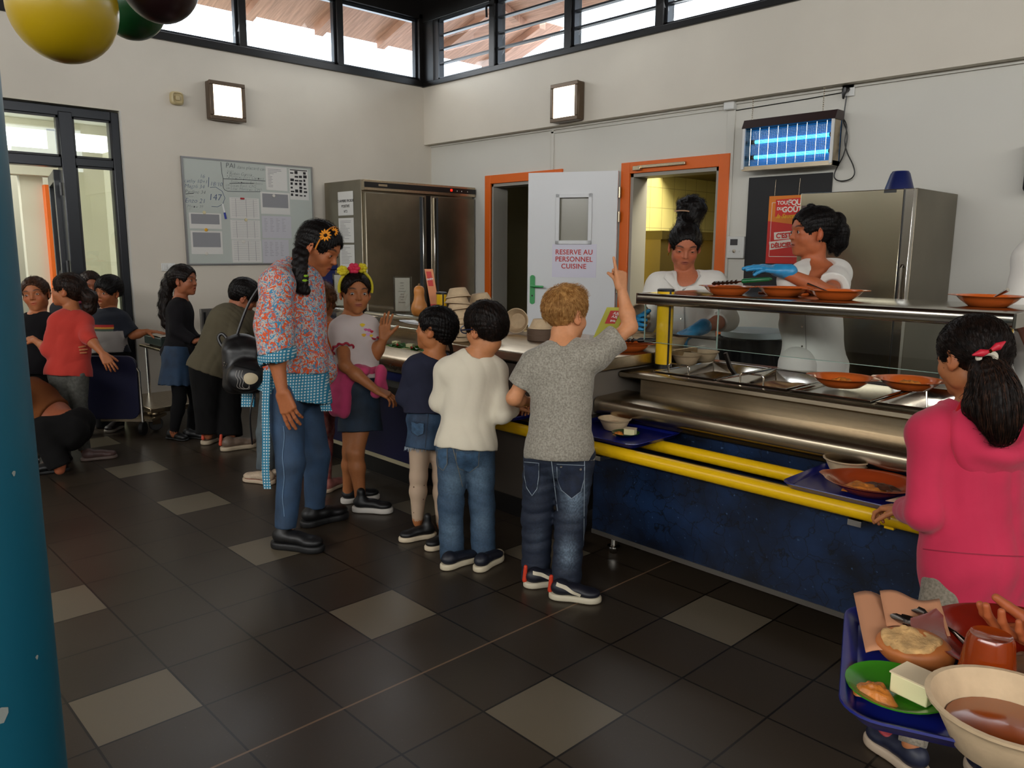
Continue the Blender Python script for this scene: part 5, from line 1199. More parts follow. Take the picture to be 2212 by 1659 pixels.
def blue_panel():
 d = 5.75
 t = thing('tray_cart', 'dark blue rounded panel of a wheeled cart in front of the rainbow-shirt boy', 'cart', at(240, 910, d))
 def P(px, py, w=0): return Vector(at(px, py, d + w))
 c = P(240, 838); ux = Vector(CR); uz = Vector((0, 0, 1))
 hx, hz, rc = 0.195, 0.235, 0.07; pts = []
 for (sx, sy, a0) in ((1, 1, 0), (-1, 1, PI / 2), (-1, -1, PI), (1, -1, 1.5 * PI)):
  for k in range(7): a = a0 + k * PI / 12; pts.append((sx * (hx - rc) + rc * cos(a), sy * (hz - rc) + rc * sin(a)))
 n = Vector((CFW[0], CFW[1], 0)).normalized(); b = MB(); k = len(pts)
 b.add([c + ux * u + uz * v for u, v in pts] + [c + ux * u + uz * v + n * 0.025 for u, v in pts], [(i, (i + 1) % k, k + (i + 1) % k, k + i) for i in range(k)] + [tuple(range(k - 1, -1, -1)), tuple(range(k, 2 * k))])
 b.build('panel', M('deep_navy_plastic', '#0d1030', 0.4), t, bevel=0.004)
 for s in (-1, 1):
  f = MB(); q = c + ux * s * (hx + 0.012) + n * 0.012
  f.tube([(q.x, q.y, 0.1), (q.x, q.y, c.z + 0.12), (q.x - ux.x * s * 0.03, q.y - ux.y * s * 0.03, c.z + 0.17)], 0.010, 8); f.build('frame_tube', m_chrome, t)
  w = MB(); w.tube([Vector((q.x, q.y, 0.052)) - ux * 0.013, Vector((q.x, q.y, 0.052)) + ux * 0.013], 0.05, 22); w.build('wheel', M('black_tyre', '#141313', 0.6), t)
 f = MB(); q0 = c + n * 0.05; f.box((q0.x - 0.2, q0.y, 0.1), (q0.x + 0.18, q0.y + 0.25, 0.12), rz=CYAW); f.build('base_shelf', m_steel, t)
blue_panel()
# something dark blue behind the teacher: unidentified, built as a stack of crates
cr_ = thing('crate_trolley', 'tall dark blue crate stand between the woman and the big refrigerator', 'crate', (-3.45, 2.35, 0)); q_ = at(668, 618, 6.05)
for k in range(4): b = MB(); z_ = 0.04 + k * 0.31; b.box((q_[0] - 0.16, q_[1] - 0.14, z_), (q_[0] + 0.16, q_[1] + 0.14, z_ + 0.27)); b.box((q_[0] - 0.175, q_[1] - 0.155, z_ + 0.24), (q_[0] + 0.175, q_[1] + 0.155, z_ + 0.29)); b.build('crate', M('navy_plastic', '#101c52', 0.35), cr_, bevel=0.01)
MB().box((q_[0] - 0.16, q_[1] - 0.14, 0.0), (q_[0] + 0.16, q_[1] + 0.14, 0.04)).build('base', m_blk, cr_)
# ================================================================== figures: smooth implicit bodies turned into meshes
F32 = np.float32
def nrm(v): v = np.array(v, float); return v / (np.linalg.norm(v) + 1e-12)
def cd(r, f, u=0.0):
 """direction given as right / away from the viewer / up, in the horizontal frame of the photo's viewpoint"""
 fh = np.array([-sin(CYAW), cos(CYAW), 0.0]); return nrm(fh * f + _r * r + np.array([0, 0, 1.0]) * u)
def rot_frame(fwd, up=(0, 0, 1)):
 f = nrm(fwd); r = nrm(np.cross(f, up)); u = np.cross(r, f); return np.stack([r, f, u])   # rows: right, forward, up
class Field:
 def __init__(s): s.p = []; s.disp = None
 def cone(s, a, b, ra, rb=None, k=0.012): s.p.append(('c', np.array(a, F32), np.array(b, F32), float(ra), float(ra if rb is None else rb), k, 1)); return s
 def ell(s, c, r, R=None, k=0.012): s.p.append(('e', np.array(c, F32), np.array(r, F32), None if R is None else np.array(R, F32), k, 1)); return s
 def cutcone(s, a, b, ra, rb=None, k=0.004): s.p.append(('c', np.array(a, F32), np.array(b, F32), float(ra), float(ra if rb is None else rb), k, -1)); return s
 def cutell(s, c, r, R=None, k=0.004): s.p.append(('e', np.array(c, F32), np.array(r, F32), None if R is None else np.array(R, F32), k, -1)); return s
 def plane(s, p, n, k=0.003):
  """cuts away the side the normal points to"""
  s.p.append(('p', np.array(p, F32), nrm(n).astype(F32), k, 0)); return s
 def box(s, c, h, R, r=0.01, k=0.01, sg=1): s.p.append(('b', np.array(c, F32), np.array(h, F32), np.array(R, F32), float(r), k, sg)); return s
 def sub(s, f, off=0.0, k=0.003): s.p.append(('f', f, off, k, -1)); return s
 def add(s, f, off=0.0, k=0.01): s.p.append(('f', f, off, k, 1)); return s
 def inter(s, f, off=0.0, k=0.003): s.p.append(('f', f, off, k, 0)); return s
 def _one(s, q, X):
  t = q[0]
  if t == 'c':
   a, b, ra, rb = q[1], q[2], q[3], q[4]; ab = b - a; L = float(ab @ ab) + 1e-12
   P = X - a; h = np.clip((P @ ab) / L, 0, 1)
   d = P - h[:, None] * ab
   return np.sqrt(np.einsum('ij,ij->i', d, d)) - (ra + (rb - ra) * h)
  if t == 'e':
   P = X - q[1]
   if q[3] is not None: P = P @ q[3].T
   r = q[2]; A = P / r; k0 = np.sqrt(np.einsum('ij,ij->i', A, A)) + 1e-9; B = A / r; k1 = np.sqrt(np.einsum('ij,ij->i', B, B)) + 1e-9
   return k0 * (k0 - 1) / k1
  if t == 'p': return (X - q[1]) @ q[2]
  if t == 'b':
   P = np.abs((X - q[1]) @ q[3].T) - (q[2] - q[4]); m = np.maximum(P, 0)
   return np.sqrt(np.einsum('ij,ij->i', m, m)) + np.minimum(P.max(1), 0) - q[4]
  if t == 'f': return q[1](X) + q[2]
 def __call__(s, X):
  D = None
  for q in s.p:
   d = s._one(q, X); k, sg = q[-2], q[-1]
   if sg == 1:
    if D is None: D = d.copy(); continue
    h = np.maximum(k - np.abs(D - d), 0) / k; D = np.minimum(D, d) - h * h * k * 0.25
   else:
    e = d if sg == 0 else -d
    h = np.maximum(k - np.abs(D - e), 0) / k; D = np.maximum(D, e) + h * h * k * 0.25
  if s.disp is not None: D = D + s.disp(X).astype(D.dtype)
  return D
 def bounds(s):
  lo = np.full(3, 1e9); hi = -lo
  for q in s.p:
   if q[-1] != 1: continue
   if q[0] == 'c': pts = [(q[1], q[3]), (q[2], q[4])]
   elif q[0] in 'eb': pts = [(q[1], float(np.max(q[2])) if q[3] is not None else q[2])]
   elif q[0] == 'f': l, h = q[1].bounds(); lo = np.minimum(lo, l); hi = np.maximum(hi, h); continue
   else: continue
   for c, r in pts: lo = np.minimum(lo, c - r); hi = np.maximum(hi, c + r)
  return lo, hi
def cloth_noise(amp, f=26.0, seed=0, stretch=(1, 1, 1)):
 rs = np.random.RandomState(seed); W = rs.normal(size=(5, 3)) * f * np.array(stretch); ph = rs.uniform(0, 6, 5)
 def fn(X):
  Y = X + 0.018 * np.sin(X[:, [1, 2, 0]] * f * 0.6 + ph[:3])
  v = 0
  for i in range(5): v = v + (1 - np.abs(np.sin(Y @ W[i].astype(F32) + ph[i]))) * (0.5 if i > 2 else 1)
  return amp * (v / 2.2 - 0.6)
 return fn
def axis_coords(lo, hi, step, fine):
 """grid coordinates, denser inside the fine intervals [(a, b, step)]"""
 xs = [lo]; x = lo
 while x < hi:
  st = step
  for a, b, fs in fine:
   if a - step * 1.5 <= x <= b: st = min(st, fs)
  x += st; xs.append(x)
 return np.array(xs, F32)
def surface(field, step, fine=(), pad=0.012):
 """surface nets on a rectilinear grid; fine = [(centre, halfsize, step)]"""
 lo, hi = field.bounds(); lo = lo - pad; hi = hi + pad
 ax = [axis_coords(lo[i], hi[i], step, [(c[i] - (h if np.isscalar(h) else h[i]), c[i] + (h if np.isscalar(h) else h[i]), st) for c, h, st in fine]) for i in range(3)]
 n = [len(a) for a in ax]
 F = np.full(n, 1.0, F32); B = 6
 bi = [np.arange(0, k, B) for k in n]
 cen = []; 
 mids = [np.array([(a[i] + a[min(i + B, len(a)) - 1]) / 2 for i in b]) for a, b in zip(ax, bi)]
 hs = [np.array([(a[min(i + B, len(a) - 1)] - a[i]) / 2 for i in b]) + step * 0.5 for a, b in zip(ax, bi)]
 G = np.stack(np.meshgrid(*mids, indexing='ij'), -1).reshape(-1, 3).astype(F32)
 Rr = np.sqrt(sum(h ** 2 for h in np.meshgrid(*hs, indexing='ij'))).reshape(-1)
 S = field(G)
 nb = [len(b) for b in bi]
 act = np.nonzero(np.abs(S) < Rr * 1.35 + 0.012)[0]
 sg = np.where(S < 0, -1.0, 1.0).astype(F32).reshape(nb)
 F = np.repeat(np.repeat(np.repeat(sg, B, 0), B, 1), B, 2)[:n[0], :n[1], :n[2]].copy()
 I, J, K = np.unravel_index(act, nb)
 off = np.stack(np.meshgrid(np.arange(B), np.arange(B), np.arange(B), indexing='ij'), -1).reshape(-1, 3)
 ch = 4000
 for s0 in range(0, len(act), ch):
  base = np.stack([I[s0:s0 + ch], J[s0:s0 + ch], K[s0:s0 + ch]], -1) * B
  idx = (base[:, None, :] + off[None]).reshape(-1, 3)
  ok = (idx[:, 0] < n[0]) & (idx[:, 1] < n[1]) & (idx[:, 2] < n[2]); idx = idx[ok]
  X = np.stack([ax[0][idx[:, 0]], ax[1][idx[:, 1]], ax[2][idx[:, 2]]], -1)
  F[idx[:, 0], idx[:, 1], idx[:, 2]] = field(X)
 neg = F < 0
 c = neg[:-1, :-1, :-1].astype(np.int8)
 cnt = np.zeros_like(c)
 for dx in (0, 1):
  for dy in (0, 1):
   for dz in (0, 1):
    cnt += neg[dx:n[0] - 1 + dx, dy:n[1] - 1 + dy, dz:n[2] - 1 + dz]
 ci, cj, ck = np.nonzero((cnt > 0) & (cnt < 8))
 N = len(ci)
 if N == 0: return np.zeros((0, 3)), np.zeros((0, 4), int)
 cm = np.full(cnt.shape, -1, np.int32); cm[ci, cj, ck] = np.arange(N)
 corners = [(0, 0, 0), (1, 0, 0), (0, 1, 0), (1, 1, 0), (0, 0, 1), (1, 0, 1), (0, 1, 1), (1, 1, 1)]
 V = np.stack([F[ci + a, cj + b, ck + d] for a, b, d in corners], 1)
 Pc = np.stack([np.stack([ax[0][ci + a], ax[1][cj + b], ax[2][ck + d]], -1) for a, b, d in corners], 1)
 acc = np.zeros((N, 3)); wt = np.zeros(N)
 for a, b in ((0, 1), (2, 3), (4, 5), (6, 7), (0, 2), (1, 3), (4, 6), (5, 7), (0, 4), (1, 5), (2, 6), (3, 7)):
  va, vb = V[:, a], V[:, b]; m = (va < 0) != (vb < 0)
  t = np.where(m, va / np.where(np.abs(va - vb) < 1e-9, 1e-9, va - vb), 0)
  acc += np.where(m[:, None], Pc[:, a] + t[:, None] * (Pc[:, b] - Pc[:, a]), 0); wt += m
 verts = acc / wt[:, None]
 faces = []
 for axis in range(3):
  o1, o2 = [(1, 2), (2, 0), (0, 1)][axis]
  sl = [slice(None)] * 3; sl2 = [slice(None)] * 3
  sl[axis] = slice(0, n[axis] - 1); sl2[axis] = slice(1, n[axis])
  A = neg[tuple(sl)]; Bn = neg[tuple(sl2)]
  cr = A != Bn
  q = np.stack(np.nonzero(cr), -1)
  q = q[(q[:, o1] > 0) & (q[:, o2] > 0) & (q[:, o1] < n[o1] - 1) & (q[:, o2] < n[o2] - 1)]
  e1 = np.zeros(3, int); e1[o1] = 1; e2 = np.zeros(3, int); e2[o2] = 1
  ids = [cm[tuple((q - d).T)] for d in (e1 + e2, e2, 0 * e1, e1)]
  f = np.stack(ids, 1)
  inside = A[tuple(q.T)]
  f[~inside] = f[~inside][:, ::-1]
  faces.append(f)
 faces = np.concatenate(faces); faces = faces[(faces >= 0).all(1)]
 # two passes of projection onto the true surface keep the shading smooth
 X = verts.astype(F32)
 for _ in range(1):
  e = 0.0012; d0 = field(X); g = np.stack([field(X + np.array(v, F32)) - d0 for v in ((e, 0, 0), (0, e, 0), (0, 0, e))], 1) / e
  L = np.maximum(np.einsum('ij,ij->i', g, g), 0.15); stp = np.clip(d0 / L, -step * 0.5, step * 0.5); X = X - g * stp[:, None]
 return X.astype(float), faces
def mesh_obj(name, V, Fc, mats, parent, colors=None):
 me = bpy.data.meshes.new(name); org = np.array(parent['org'] if parent is not None else (0, 0, 0), float)
 V = np.asarray(V) - org
 me.vertices.add(len(V)); me.vertices.foreach_set('co', V.astype(F32).ravel())
 Fc = np.asarray(Fc); k = Fc.shape[1]
 me.loops.add(Fc.size); me.loops.foreach_set('vertex_index', Fc.ravel().astype(np.int32))
 me.polygons.add(len(Fc)); me.polygons.foreach_set('loop_start', np.arange(0, Fc.size, k, dtype=np.int32))
 me.update(calc_edges=True); me.validate()
 me.shade_smooth()
 for m in (mats if isinstance(mats, (list, tuple)) else [mats]): me.materials.append(m)
 if colors is not None:
  at_ = me.color_attributes.new('Col', 'FLOAT_COLOR', 'POINT')
  c4 = np.concatenate([colors, np.ones((len(colors), 1))], 1).astype(F32); at_.data.foreach_set('color', c4.ravel())
 o = bpy.data.objects.new(name, me); COL.objects.link(o)
 if parent is not None: o.parent = parent
 o['org'] = tuple(org)
 return o
def project(field, p, d, maxd=0.5):
 """points p marched along d until they meet the field"""
 p = np.array(p, F32); d = nrm(d).astype(F32); t = np.zeros(len(p), F32)
 for _ in range(40):
  s = field(p + t[:, None] * d); t = t + np.clip(s, -0.01, 0.03) * 0.9
 return p + t[:, None] * d
def decal(name, field, c, d, ux, pts, mat, parent, lift=0.0045, thick=0.0015, n=None):
 """a closed outline of (u, v) points laid on a field, seen along d; filled as a fan of rings"""
 d = nrm(d); u = nrm(np.array(ux) - d * (np.array(ux) @ d)); v = np.cross(u, d) if np.cross(u, d)[2] > 0 else -np.cross(u, d)
 P = np.array(pts, float); cen = P.mean(0); rings = 5; k = len(P); V = []
 for i in range(rings + 1):
  s = i / rings
  for q in P: w = cen + (q - cen) * s; V.append(np.array(c) + u * w[0] + v * w[1] - d * 0.15)
 X = project(field, V, d) - d.astype(F32) * lift
 Fs = [(i * k + j, i * k + (j + 1) % k, (i + 1) * k + (j + 1) % k, (i + 1) * k + j) for i in range(rings) for j in range(k)]
 return mesh_obj(name, X, Fs, mat, parent)
def ribbon(name, field, path, d, w, mat, parent, lift=0.0035):
 """thin band following 3-D points that are pushed onto a field along d"""
 P = np.array(path, float); d = nrm(d)
 V = []
 for i in range(len(P)):
  t = nrm(P[min(i + 1, len(P) - 1)] - P[max(i - 1, 0)]); s = nrm(np.cross(t, d)); V += [P[i] - s * w / 2 - d * 0.15, P[i] + s * w / 2 - d * 0.15]
 X = project(field, V, d) - d.astype(F32) * lift
 Fs = [(2 * i, 2 * i + 1, 2 * i + 3, 2 * i + 2) for i in range(len(P) - 1)]
 return mesh_obj(name, X, Fs, mat, parent)
# ------------------------------------------------------------------ anatomy
def hand_field(F, wrist, f, n, sc=1.0, curl=(0.3, 0.3, 0.35, 0.4), side=1, thumb=(0.7, 0.3), spread=0.12, inflate=0.0, first=None):
 """f = towards the knuckles, n = out of the palm, side = +1 when the thumb lies along cross(f, n)"""
 f = nrm(f); n = nrm(np.array(n) - f * (np.array(n) @ f)); t = np.cross(f, n) * side
 w = np.array(wrist, float); g = inflate
 offs = (0.030, 0.010, -0.011, -0.030); pl = (0.088, 0.092, 0.088, 0.080); ln = ((0.040, 0.026, 0.021), (0.044, 0.029, 0.022), (0.041, 0.027, 0.021), (0.031, 0.021, 0.019)); rad = (0.0092, 0.0095, 0.0090, 0.0080)
 tips = []
 for i in range(4):
  base = w + t * offs[i] * 0.62 * sc + f * 0.012 * sc; kn = w + f * pl[i] * sc + t * offs[i] * sc - n * 0.002 * sc
  F.cone(base, kn, 0.0165 * sc + g, 0.0125 * sc + g, k=0.012 * sc)
  c = curl[i]; cs = (c * 0.9, c * 1.1, c * 0.8) if not isinstance(c, (tuple, list)) else c
  a = 0; p = kn; df = nrm(f + t * spread * (1.2 - 0.8 * i))
  for j in range(3):
   a += cs[j]; dr = df * cos(a) + n * sin(a); q = p + dr * ln[i][j] * sc
   F.cone(p, q, rad[i] * sc * (1.0 - 0.07 * j) + g, rad[i] * sc * (0.93 - 0.08 * j) + g, k=0.004 * sc); p = q
  tips.append(p)
 b = w + f * 0.022 * sc + t * 0.022 * sc + n * 0.004 * sc
 d1 = nrm(f * cos(thumb[0]) + t * sin(thumb[0]) + n * 0.35); p1 = b + d1 * 0.042 * sc
 d2 = nrm(d1 + n * thumb[1] + f * 0.25); p2 = p1 + d2 * 0.032 * sc; d3 = nrm(d2 + n * thumb[1] * 0.8 + f * 0.2); p3 = p2 + d3 * 0.026 * sc
 F.cone(b, p1, 0.0155 * sc + g, 0.0125 * sc + g, k=0.012 * sc); F.cone(p1, p2, 0.0120 * sc + g, 0.0105 * sc + g, k=0.005 * sc); F.cone(p2, p3, 0.0105 * sc + g, 0.0085 * sc + g, k=0.004 * sc)
 return tips
def head_field(F, c, R, h, child=True, mouth_open=0.0, ears=True, soft=1.0):
 """c = centre of the head (level with the eyes, midway front to back), R rows right/forward/up, h = head height"""
 c = np.array(c, float); W = lambda x, y, z: c + (R[0] * x + R[1] * y + R[2] * z) * h
 F.ell(W(0, -0.045, 0.135), np.array([0.335, 0.415, 0.365]) * h, R, k=0.03 * h)
 F.ell(W(0, 0.11, -0.12), np.array([0.262, 0.27, 0.32]) * h, R, k=0.10 * h)
 F.ell(W(0, 0.20, -0.33), np.array([0.15, 0.135, 0.125]) * h, R, k=0.10 * h)
 F.ell(W(0, 0.285, -0.405), np.array([0.080, 0.070, 0.062]) * h, R, k=0.06 * h)
 F.ell(W(0, 0.27, -0.27), np.array([0.12, 0.10, 0.11]) * h, R, k=0.06 * h)
 for s in (-1, 1):
  F.ell(W(s * 0.155, 0.235, -0.13), np.array([0.115, 0.10, 0.12]) * h, R, k=0.07 * h)
  F.ell(W(s * 0.205, 0.03, -0.24), np.array([0.06, 0.13, 0.13]) * h, R, k=0.10 * h)
 F.ell(W(0, 0.275, 0.11), np.array([0.23, 0.085, 0.05]) * h, R, k=0.07 * h)
 F.cone(W(0, 0.340, 0.03), W(0, 0.405 + (0 if child else 0.018), -0.10), 0.026 * h, 0.040 * h, k=0.05 * h)
 for s in (-1, 1): F.ell(W(s * 0.040, 0.368, -0.118), np.array([0.034, 0.036, 0.026]) * h, R, k=0.025 * h)
 for s in (-1, 1): F.cutell(W(s * 0.148, 0.395, 0.005), np.array([0.085, 0.062, 0.055]) * h, R, k=0.06 * h)
 for s in (-1, 1):       # lids round the eye with the slit cut out
  F.ell(W(s * 0.145, 0.275, 0.002), np.array([0.080, 0.080, 0.078]) * h, R, k=0.02 * h)
 F.ell(W(0, 0.355, -0.236), np.array([0.082, 0.030, 0.022]) * h, R, k=0.022 * h)
 F.ell(W(0, 0.347, -0.274 - mouth_open * 0.06), np.array([0.066, 0.030, 0.023]) * h, R, k=0.022 * h)
 F.cutell(W(0, 0.385, -0.255 - mouth_open * 0.03), np.array([0.080, 0.030, 0.007 + mouth_open * 0.035]) * h, R, k=0.010 * h)
 for s in (-1, 1): F.cutell(W(s * 0.03, 0.395, -0.145), np.array([0.013, 0.02, 0.010]) * h, R, k=0.008 * h)
 if ears:
  for s in (-1, 1):
   Re = np.stack([nrm(R[0] * s * 0.9 - R[1] * 0.45), nrm(R[1] * 0.9 + R[0] * s * 0.45), R[2]])
   F.ell(W(s * 0.345, -0.035, -0.02), np.array([0.030, 0.085, 0.135]) * h, Re, k=0.02 * h)
   F.ell(W(s * 0.335, 0.0, -0.12), np.array([0.024, 0.045, 0.055]) * h, Re, k=0.02 * h)
   F.cutell(W(s * 0.385, 0.005, -0.01), np.array([0.028, 0.045, 0.085]) * h, Re, k=0.015 * h)
 return W
def eye_parts(c, R, h, parent, iris='#2c1a10', look=(0, 1, 0), closed=0.0):
 c = np.array(c, float)
 for s in (-1, 1):
  e = c + (R[0] * s * 0.145 + R[1] * 0.272 + R[2] * 0.002) * h; r = 0.079 * h
  # visible lens of the eye: an almond patch on a sphere slightly proud of the lids
  lk = nrm(R[1] + R[0] * look[0] + R[2] * look[2]); Rr = 0.084 * h; V = []; n = 20; rings = 6
  op = 0.31 * (1 - closed)
  def pt(u, v):      # u, v angles on the sphere
   d = R[1] * (cos(u) * cos(v)) + R[0] * (sin(u) * cos(v)) + R[2] * sin(v); return e + d * Rr
  base_u = 0.06 * s
  V = []
  for i in range(rings + 1):
   for j in range(n):
    q = 2 * PI * j / n; V.append(pt(base_u + 0.56 * cos(q) * i / rings, op * sin(q) * i / rings * (1 - 0.25 * abs(cos(q)) ** 3)))
  Fs = [(i * n + j, i * n + (j + 1) % n, (i + 1) * n + (j + 1) % n, (i + 1) * n + j) for i in range(rings) for j in range(n)]
  o = mesh_obj('eye', V, Fs, M('eye_white', '#b9aca0', 0.15), parent)
  V = []; iu, iv = look[0] * 0.5 + base_u * 0.3, look[2] * 0.5
  for i in range(4):
   for j in range(16): q = 2 * PI * j / 16; V.append(e + (pt(iu + 0.30 * cos(q) * i / 3, max(-op * 0.97, min(op * 0.97, iv + 0.30 * sin(q) * i / 3))) - e) * 1.006)
  Fs = [(i * 16 + j, i * 16 + (j + 1) % 16, (i + 1) * 16 + (j + 1) % 16, (i + 1) * 16 + j) for i in range(3) for j in range(16)]
  mesh_obj('iris', V, Fs, M('iris_' + iris.strip('#'), iris, 0.08), o)
  # upper lash line
  V = []
  for j in range(9):
   q = PI * j / 8; a = base_u + 0.60 * cos(q); b_ = op * 1.03 * sin(q) * (1 - 0.25 * abs(cos(q)) ** 3)
   p = e + (pt(a, b_) - e) * 1.02; V += [p, p + R[2] * 0.010 * h * (0.4 + sin(q)) + R[1] * 0.008 * h]
  mesh_obj('eyelashes', V, [(2 * i, 2 * i + 1, 2 * i + 3, 2 * i + 2) for i in range(8)], M('lash', '#120b08', 0.6), parent)
def head_colors(X, c, R, h, skin, lip=None, brow=None, blush=0.25, browlift=0.0, shave=None):
 base = np.array(lin(skin)); C = np.tile(base, (len(X), 1))
 L = (X - np.array(c)) @ R.T / h
 def mixc(m, col):
  m = np.clip(m, 0, 1)[:, None]; C[:] = C * (1 - m) + np.array(col) * m
 lipc = np.array(lin(lip)) if lip else base * np.array([0.95, 0.46, 0.46])
 inside = (np.abs(L) < 0.75).all(1)
 bl = np.exp(-(((np.abs(L[:, 0]) - 0.17) / 0.09) ** 2 + ((L[:, 2] + 0.12) / 0.09) ** 2)) * (L[:, 1] > 0.15) * blush * inside
 mixc(bl, base * np.array([1.12, 0.72, 0.66]))
 m = np.exp(-((np.abs(L[:, 0]) / 0.088) ** 4 + ((L[:, 2] + 0.255) / 0.045) ** 4)) * (L[:, 1] > 0.33) * inside
 mixc(m * 0.85, lipc)
 if brow:
  x = np.abs(L[:, 0]); zc = 0.105 + browlift + 0.03 * (1 - ((x - 0.15) / 0.1) ** 2)
  m = np.exp(-(((x - 0.15) / 0.088) ** 6 + ((L[:, 2] - zc) / 0.020) ** 4)) * (L[:, 1] > 0.2) * inside
  mixc(m * 0.9, np.array(lin(brow)))
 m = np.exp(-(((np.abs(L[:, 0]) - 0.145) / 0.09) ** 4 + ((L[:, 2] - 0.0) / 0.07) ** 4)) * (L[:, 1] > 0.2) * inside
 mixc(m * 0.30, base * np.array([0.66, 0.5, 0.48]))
 ear = (np.abs(L[:, 0]) > 0.33) & (np.abs(L[:, 2]) < 0.2) & inside
 mixc(ear * 0.25, base * np.array([1.15, 0.65, 0.6]))
 return C
def hair_mat(name, col, col2=None, rough=0.38):
 if name in MATS: return MATS[name]
 m = M(name, col, max(rough, 0.5), noise=(60, 0.45), col2=col2, bump=(90, 0.35), spec=0.18)
 return m
def strands(name, field, roots, flow, mat, parent, n=500, length=0.06, r=0.0009, seg=7, seed=1, lift=0.002, jitter=0.25, stand=0.0, taper=True):
 """loose hair tubes that crawl over a field; roots(rs, n) gives start points, flow(P) the combing direction"""
 rs = np.random.RandomState(seed); P = roots(rs, n).astype(F32); V = []; k = 3
 # drop to the surface
 def grad(X):
  e = 0.002; d0 = field(X); g = np.stack([field(X + np.array(v, F32)) - d0 for v in ((e, 0, 0), (0, e, 0), (0, 0, e))], 1) / e
  return d0, g / (np.linalg.norm(g, axis=1, keepdims=True) + 1e-6)
 for _ in range(5): d, g = grad(P); P = P - g * d[:, None]
 L = length * rs.uniform(0.6, 1.25, (len(P), 1)); jt = rs.normal(size=P.shape) * jitter
 path = []
 for i in range(seg):
  d, g = grad(P)
  P = P - g * (d - lift - stand * (i / seg) ** 1.5)[:, None]
  path.append((P.copy(), g))
  fl = flow(P) + jt; fl = fl - g * (np.einsum('ij,ij->i', fl, g))[:, None]; fl /= np.linalg.norm(fl, axis=1, keepdims=True) + 1e-6
  P = (P + fl * L / seg).astype(F32)
 V = []; 
 for i, (p, g) in enumerate(path):
  q = path[min(i + 1, seg - 1)][0] - path[max(i - 1, 0)][0]; q = q / (np.linalg.norm(q, axis=1, keepdims=True) + 1e-9)
  s = np.cross(q, g); rr = r * (1 - (i / (seg - 1)) ** 2 * 0.85) * (0.5 if i == 0 else 1)
  for j in range(k): a = 2 * PI * j / k; V.append(p + (s * cos(a) + g * sin(a)) * rr)
 V = np.stack(V, 1)                         # strands, seg*k, 3
 N = len(V); Fs = []
 for i in range(seg - 1):
  for j in range(k): Fs.append((i * k + j, i * k + (j + 1) % k, (i + 1) * k + (j + 1) % k, (i + 1) * k + j))
 Fs = np.array(Fs)[None] + (np.arange(N) * seg * k)[:, None, None]
 return mesh_obj(name, V.reshape(-1, 3), Fs.reshape(-1, 4), mat, parent)
def shoe(heel, toe, parent, L=0.2, upper='#101014', sole='#b9b4a8', h=0.055, z=0.0, name='shoe', sole_h=0.022, accent=None, high=0.0, tilt=0.0):
 """heel and toe are ground points; returns the upper, with the sole below it"""
 a = np.array(heel, float); b = np.array(toe, float); a[2] = b[2] = z; d = nrm(b - a); s = np.array([-d[1], d[0], 0]); up = np.array([0, 0, 1.0]); w = L * 0.17
 if tilt: up = nrm(up - d * sin(tilt)); d = nrm(d * cos(tilt) + np.array([0, 0, 1]) * sin(tilt))
 R = np.stack([s, d, up]); P = lambda x, y, v: a + s * x * L + d * y * L + up * (v)
 U = Field(); U.ell(P(0, 0.17, sole_h + h * 0.36), (w * 0.84, L * 0.16, h * 0.46), R, k=0.02); U.ell(P(0, 0.45, sole_h + h * 0.30), (w * 0.93, L * 0.26, h * 0.42), R, k=0.03); U.ell(P(0, 0.76, sole_h + h * 0.16), (w * 1.02, L * 0.22, h * 0.36), R, k=0.02)
 U.cone(P(0, 0.21, sole_h + h * 0.3), P(0, 0.21, sole_h + h * 0.55 + high), w * 0.70, w * 0.60, k=0.02); U.plane(P(0, 0, sole_h * 0.7), -up, k=0.003)
 X, Fc = surface(U, L * 0.026); o = mesh_obj(name, X, Fc, M('shoe_' + upper.strip('#'), upper, 0.5, noise=(60, 0.15)), parent)
 S = Field(); S.ell(P(0, 0.16, sole_h * 0.5), (w * 0.98, L * 0.185, 0.05), R, k=0.02); S.ell(P(0, 0.42, sole_h * 0.5), (w * 0.92, L * 0.25, 0.05), R, k=0.03); S.ell(P(0, 0.76, sole_h * 0.5), (w * 1.12, L * 0.25, 0.05), R, k=0.03)
 S.plane(P(0, 0, sole_h), up, k=0.006); S.plane(P(0, 0, 0.001), -up, k=0.006)
 X, Fc = surface(S, L * 0.024); mesh_obj('sole', X, Fc, M('sole_' + sole.strip('#'), sole, 0.55), o)
 return o, (P, R, w, U)
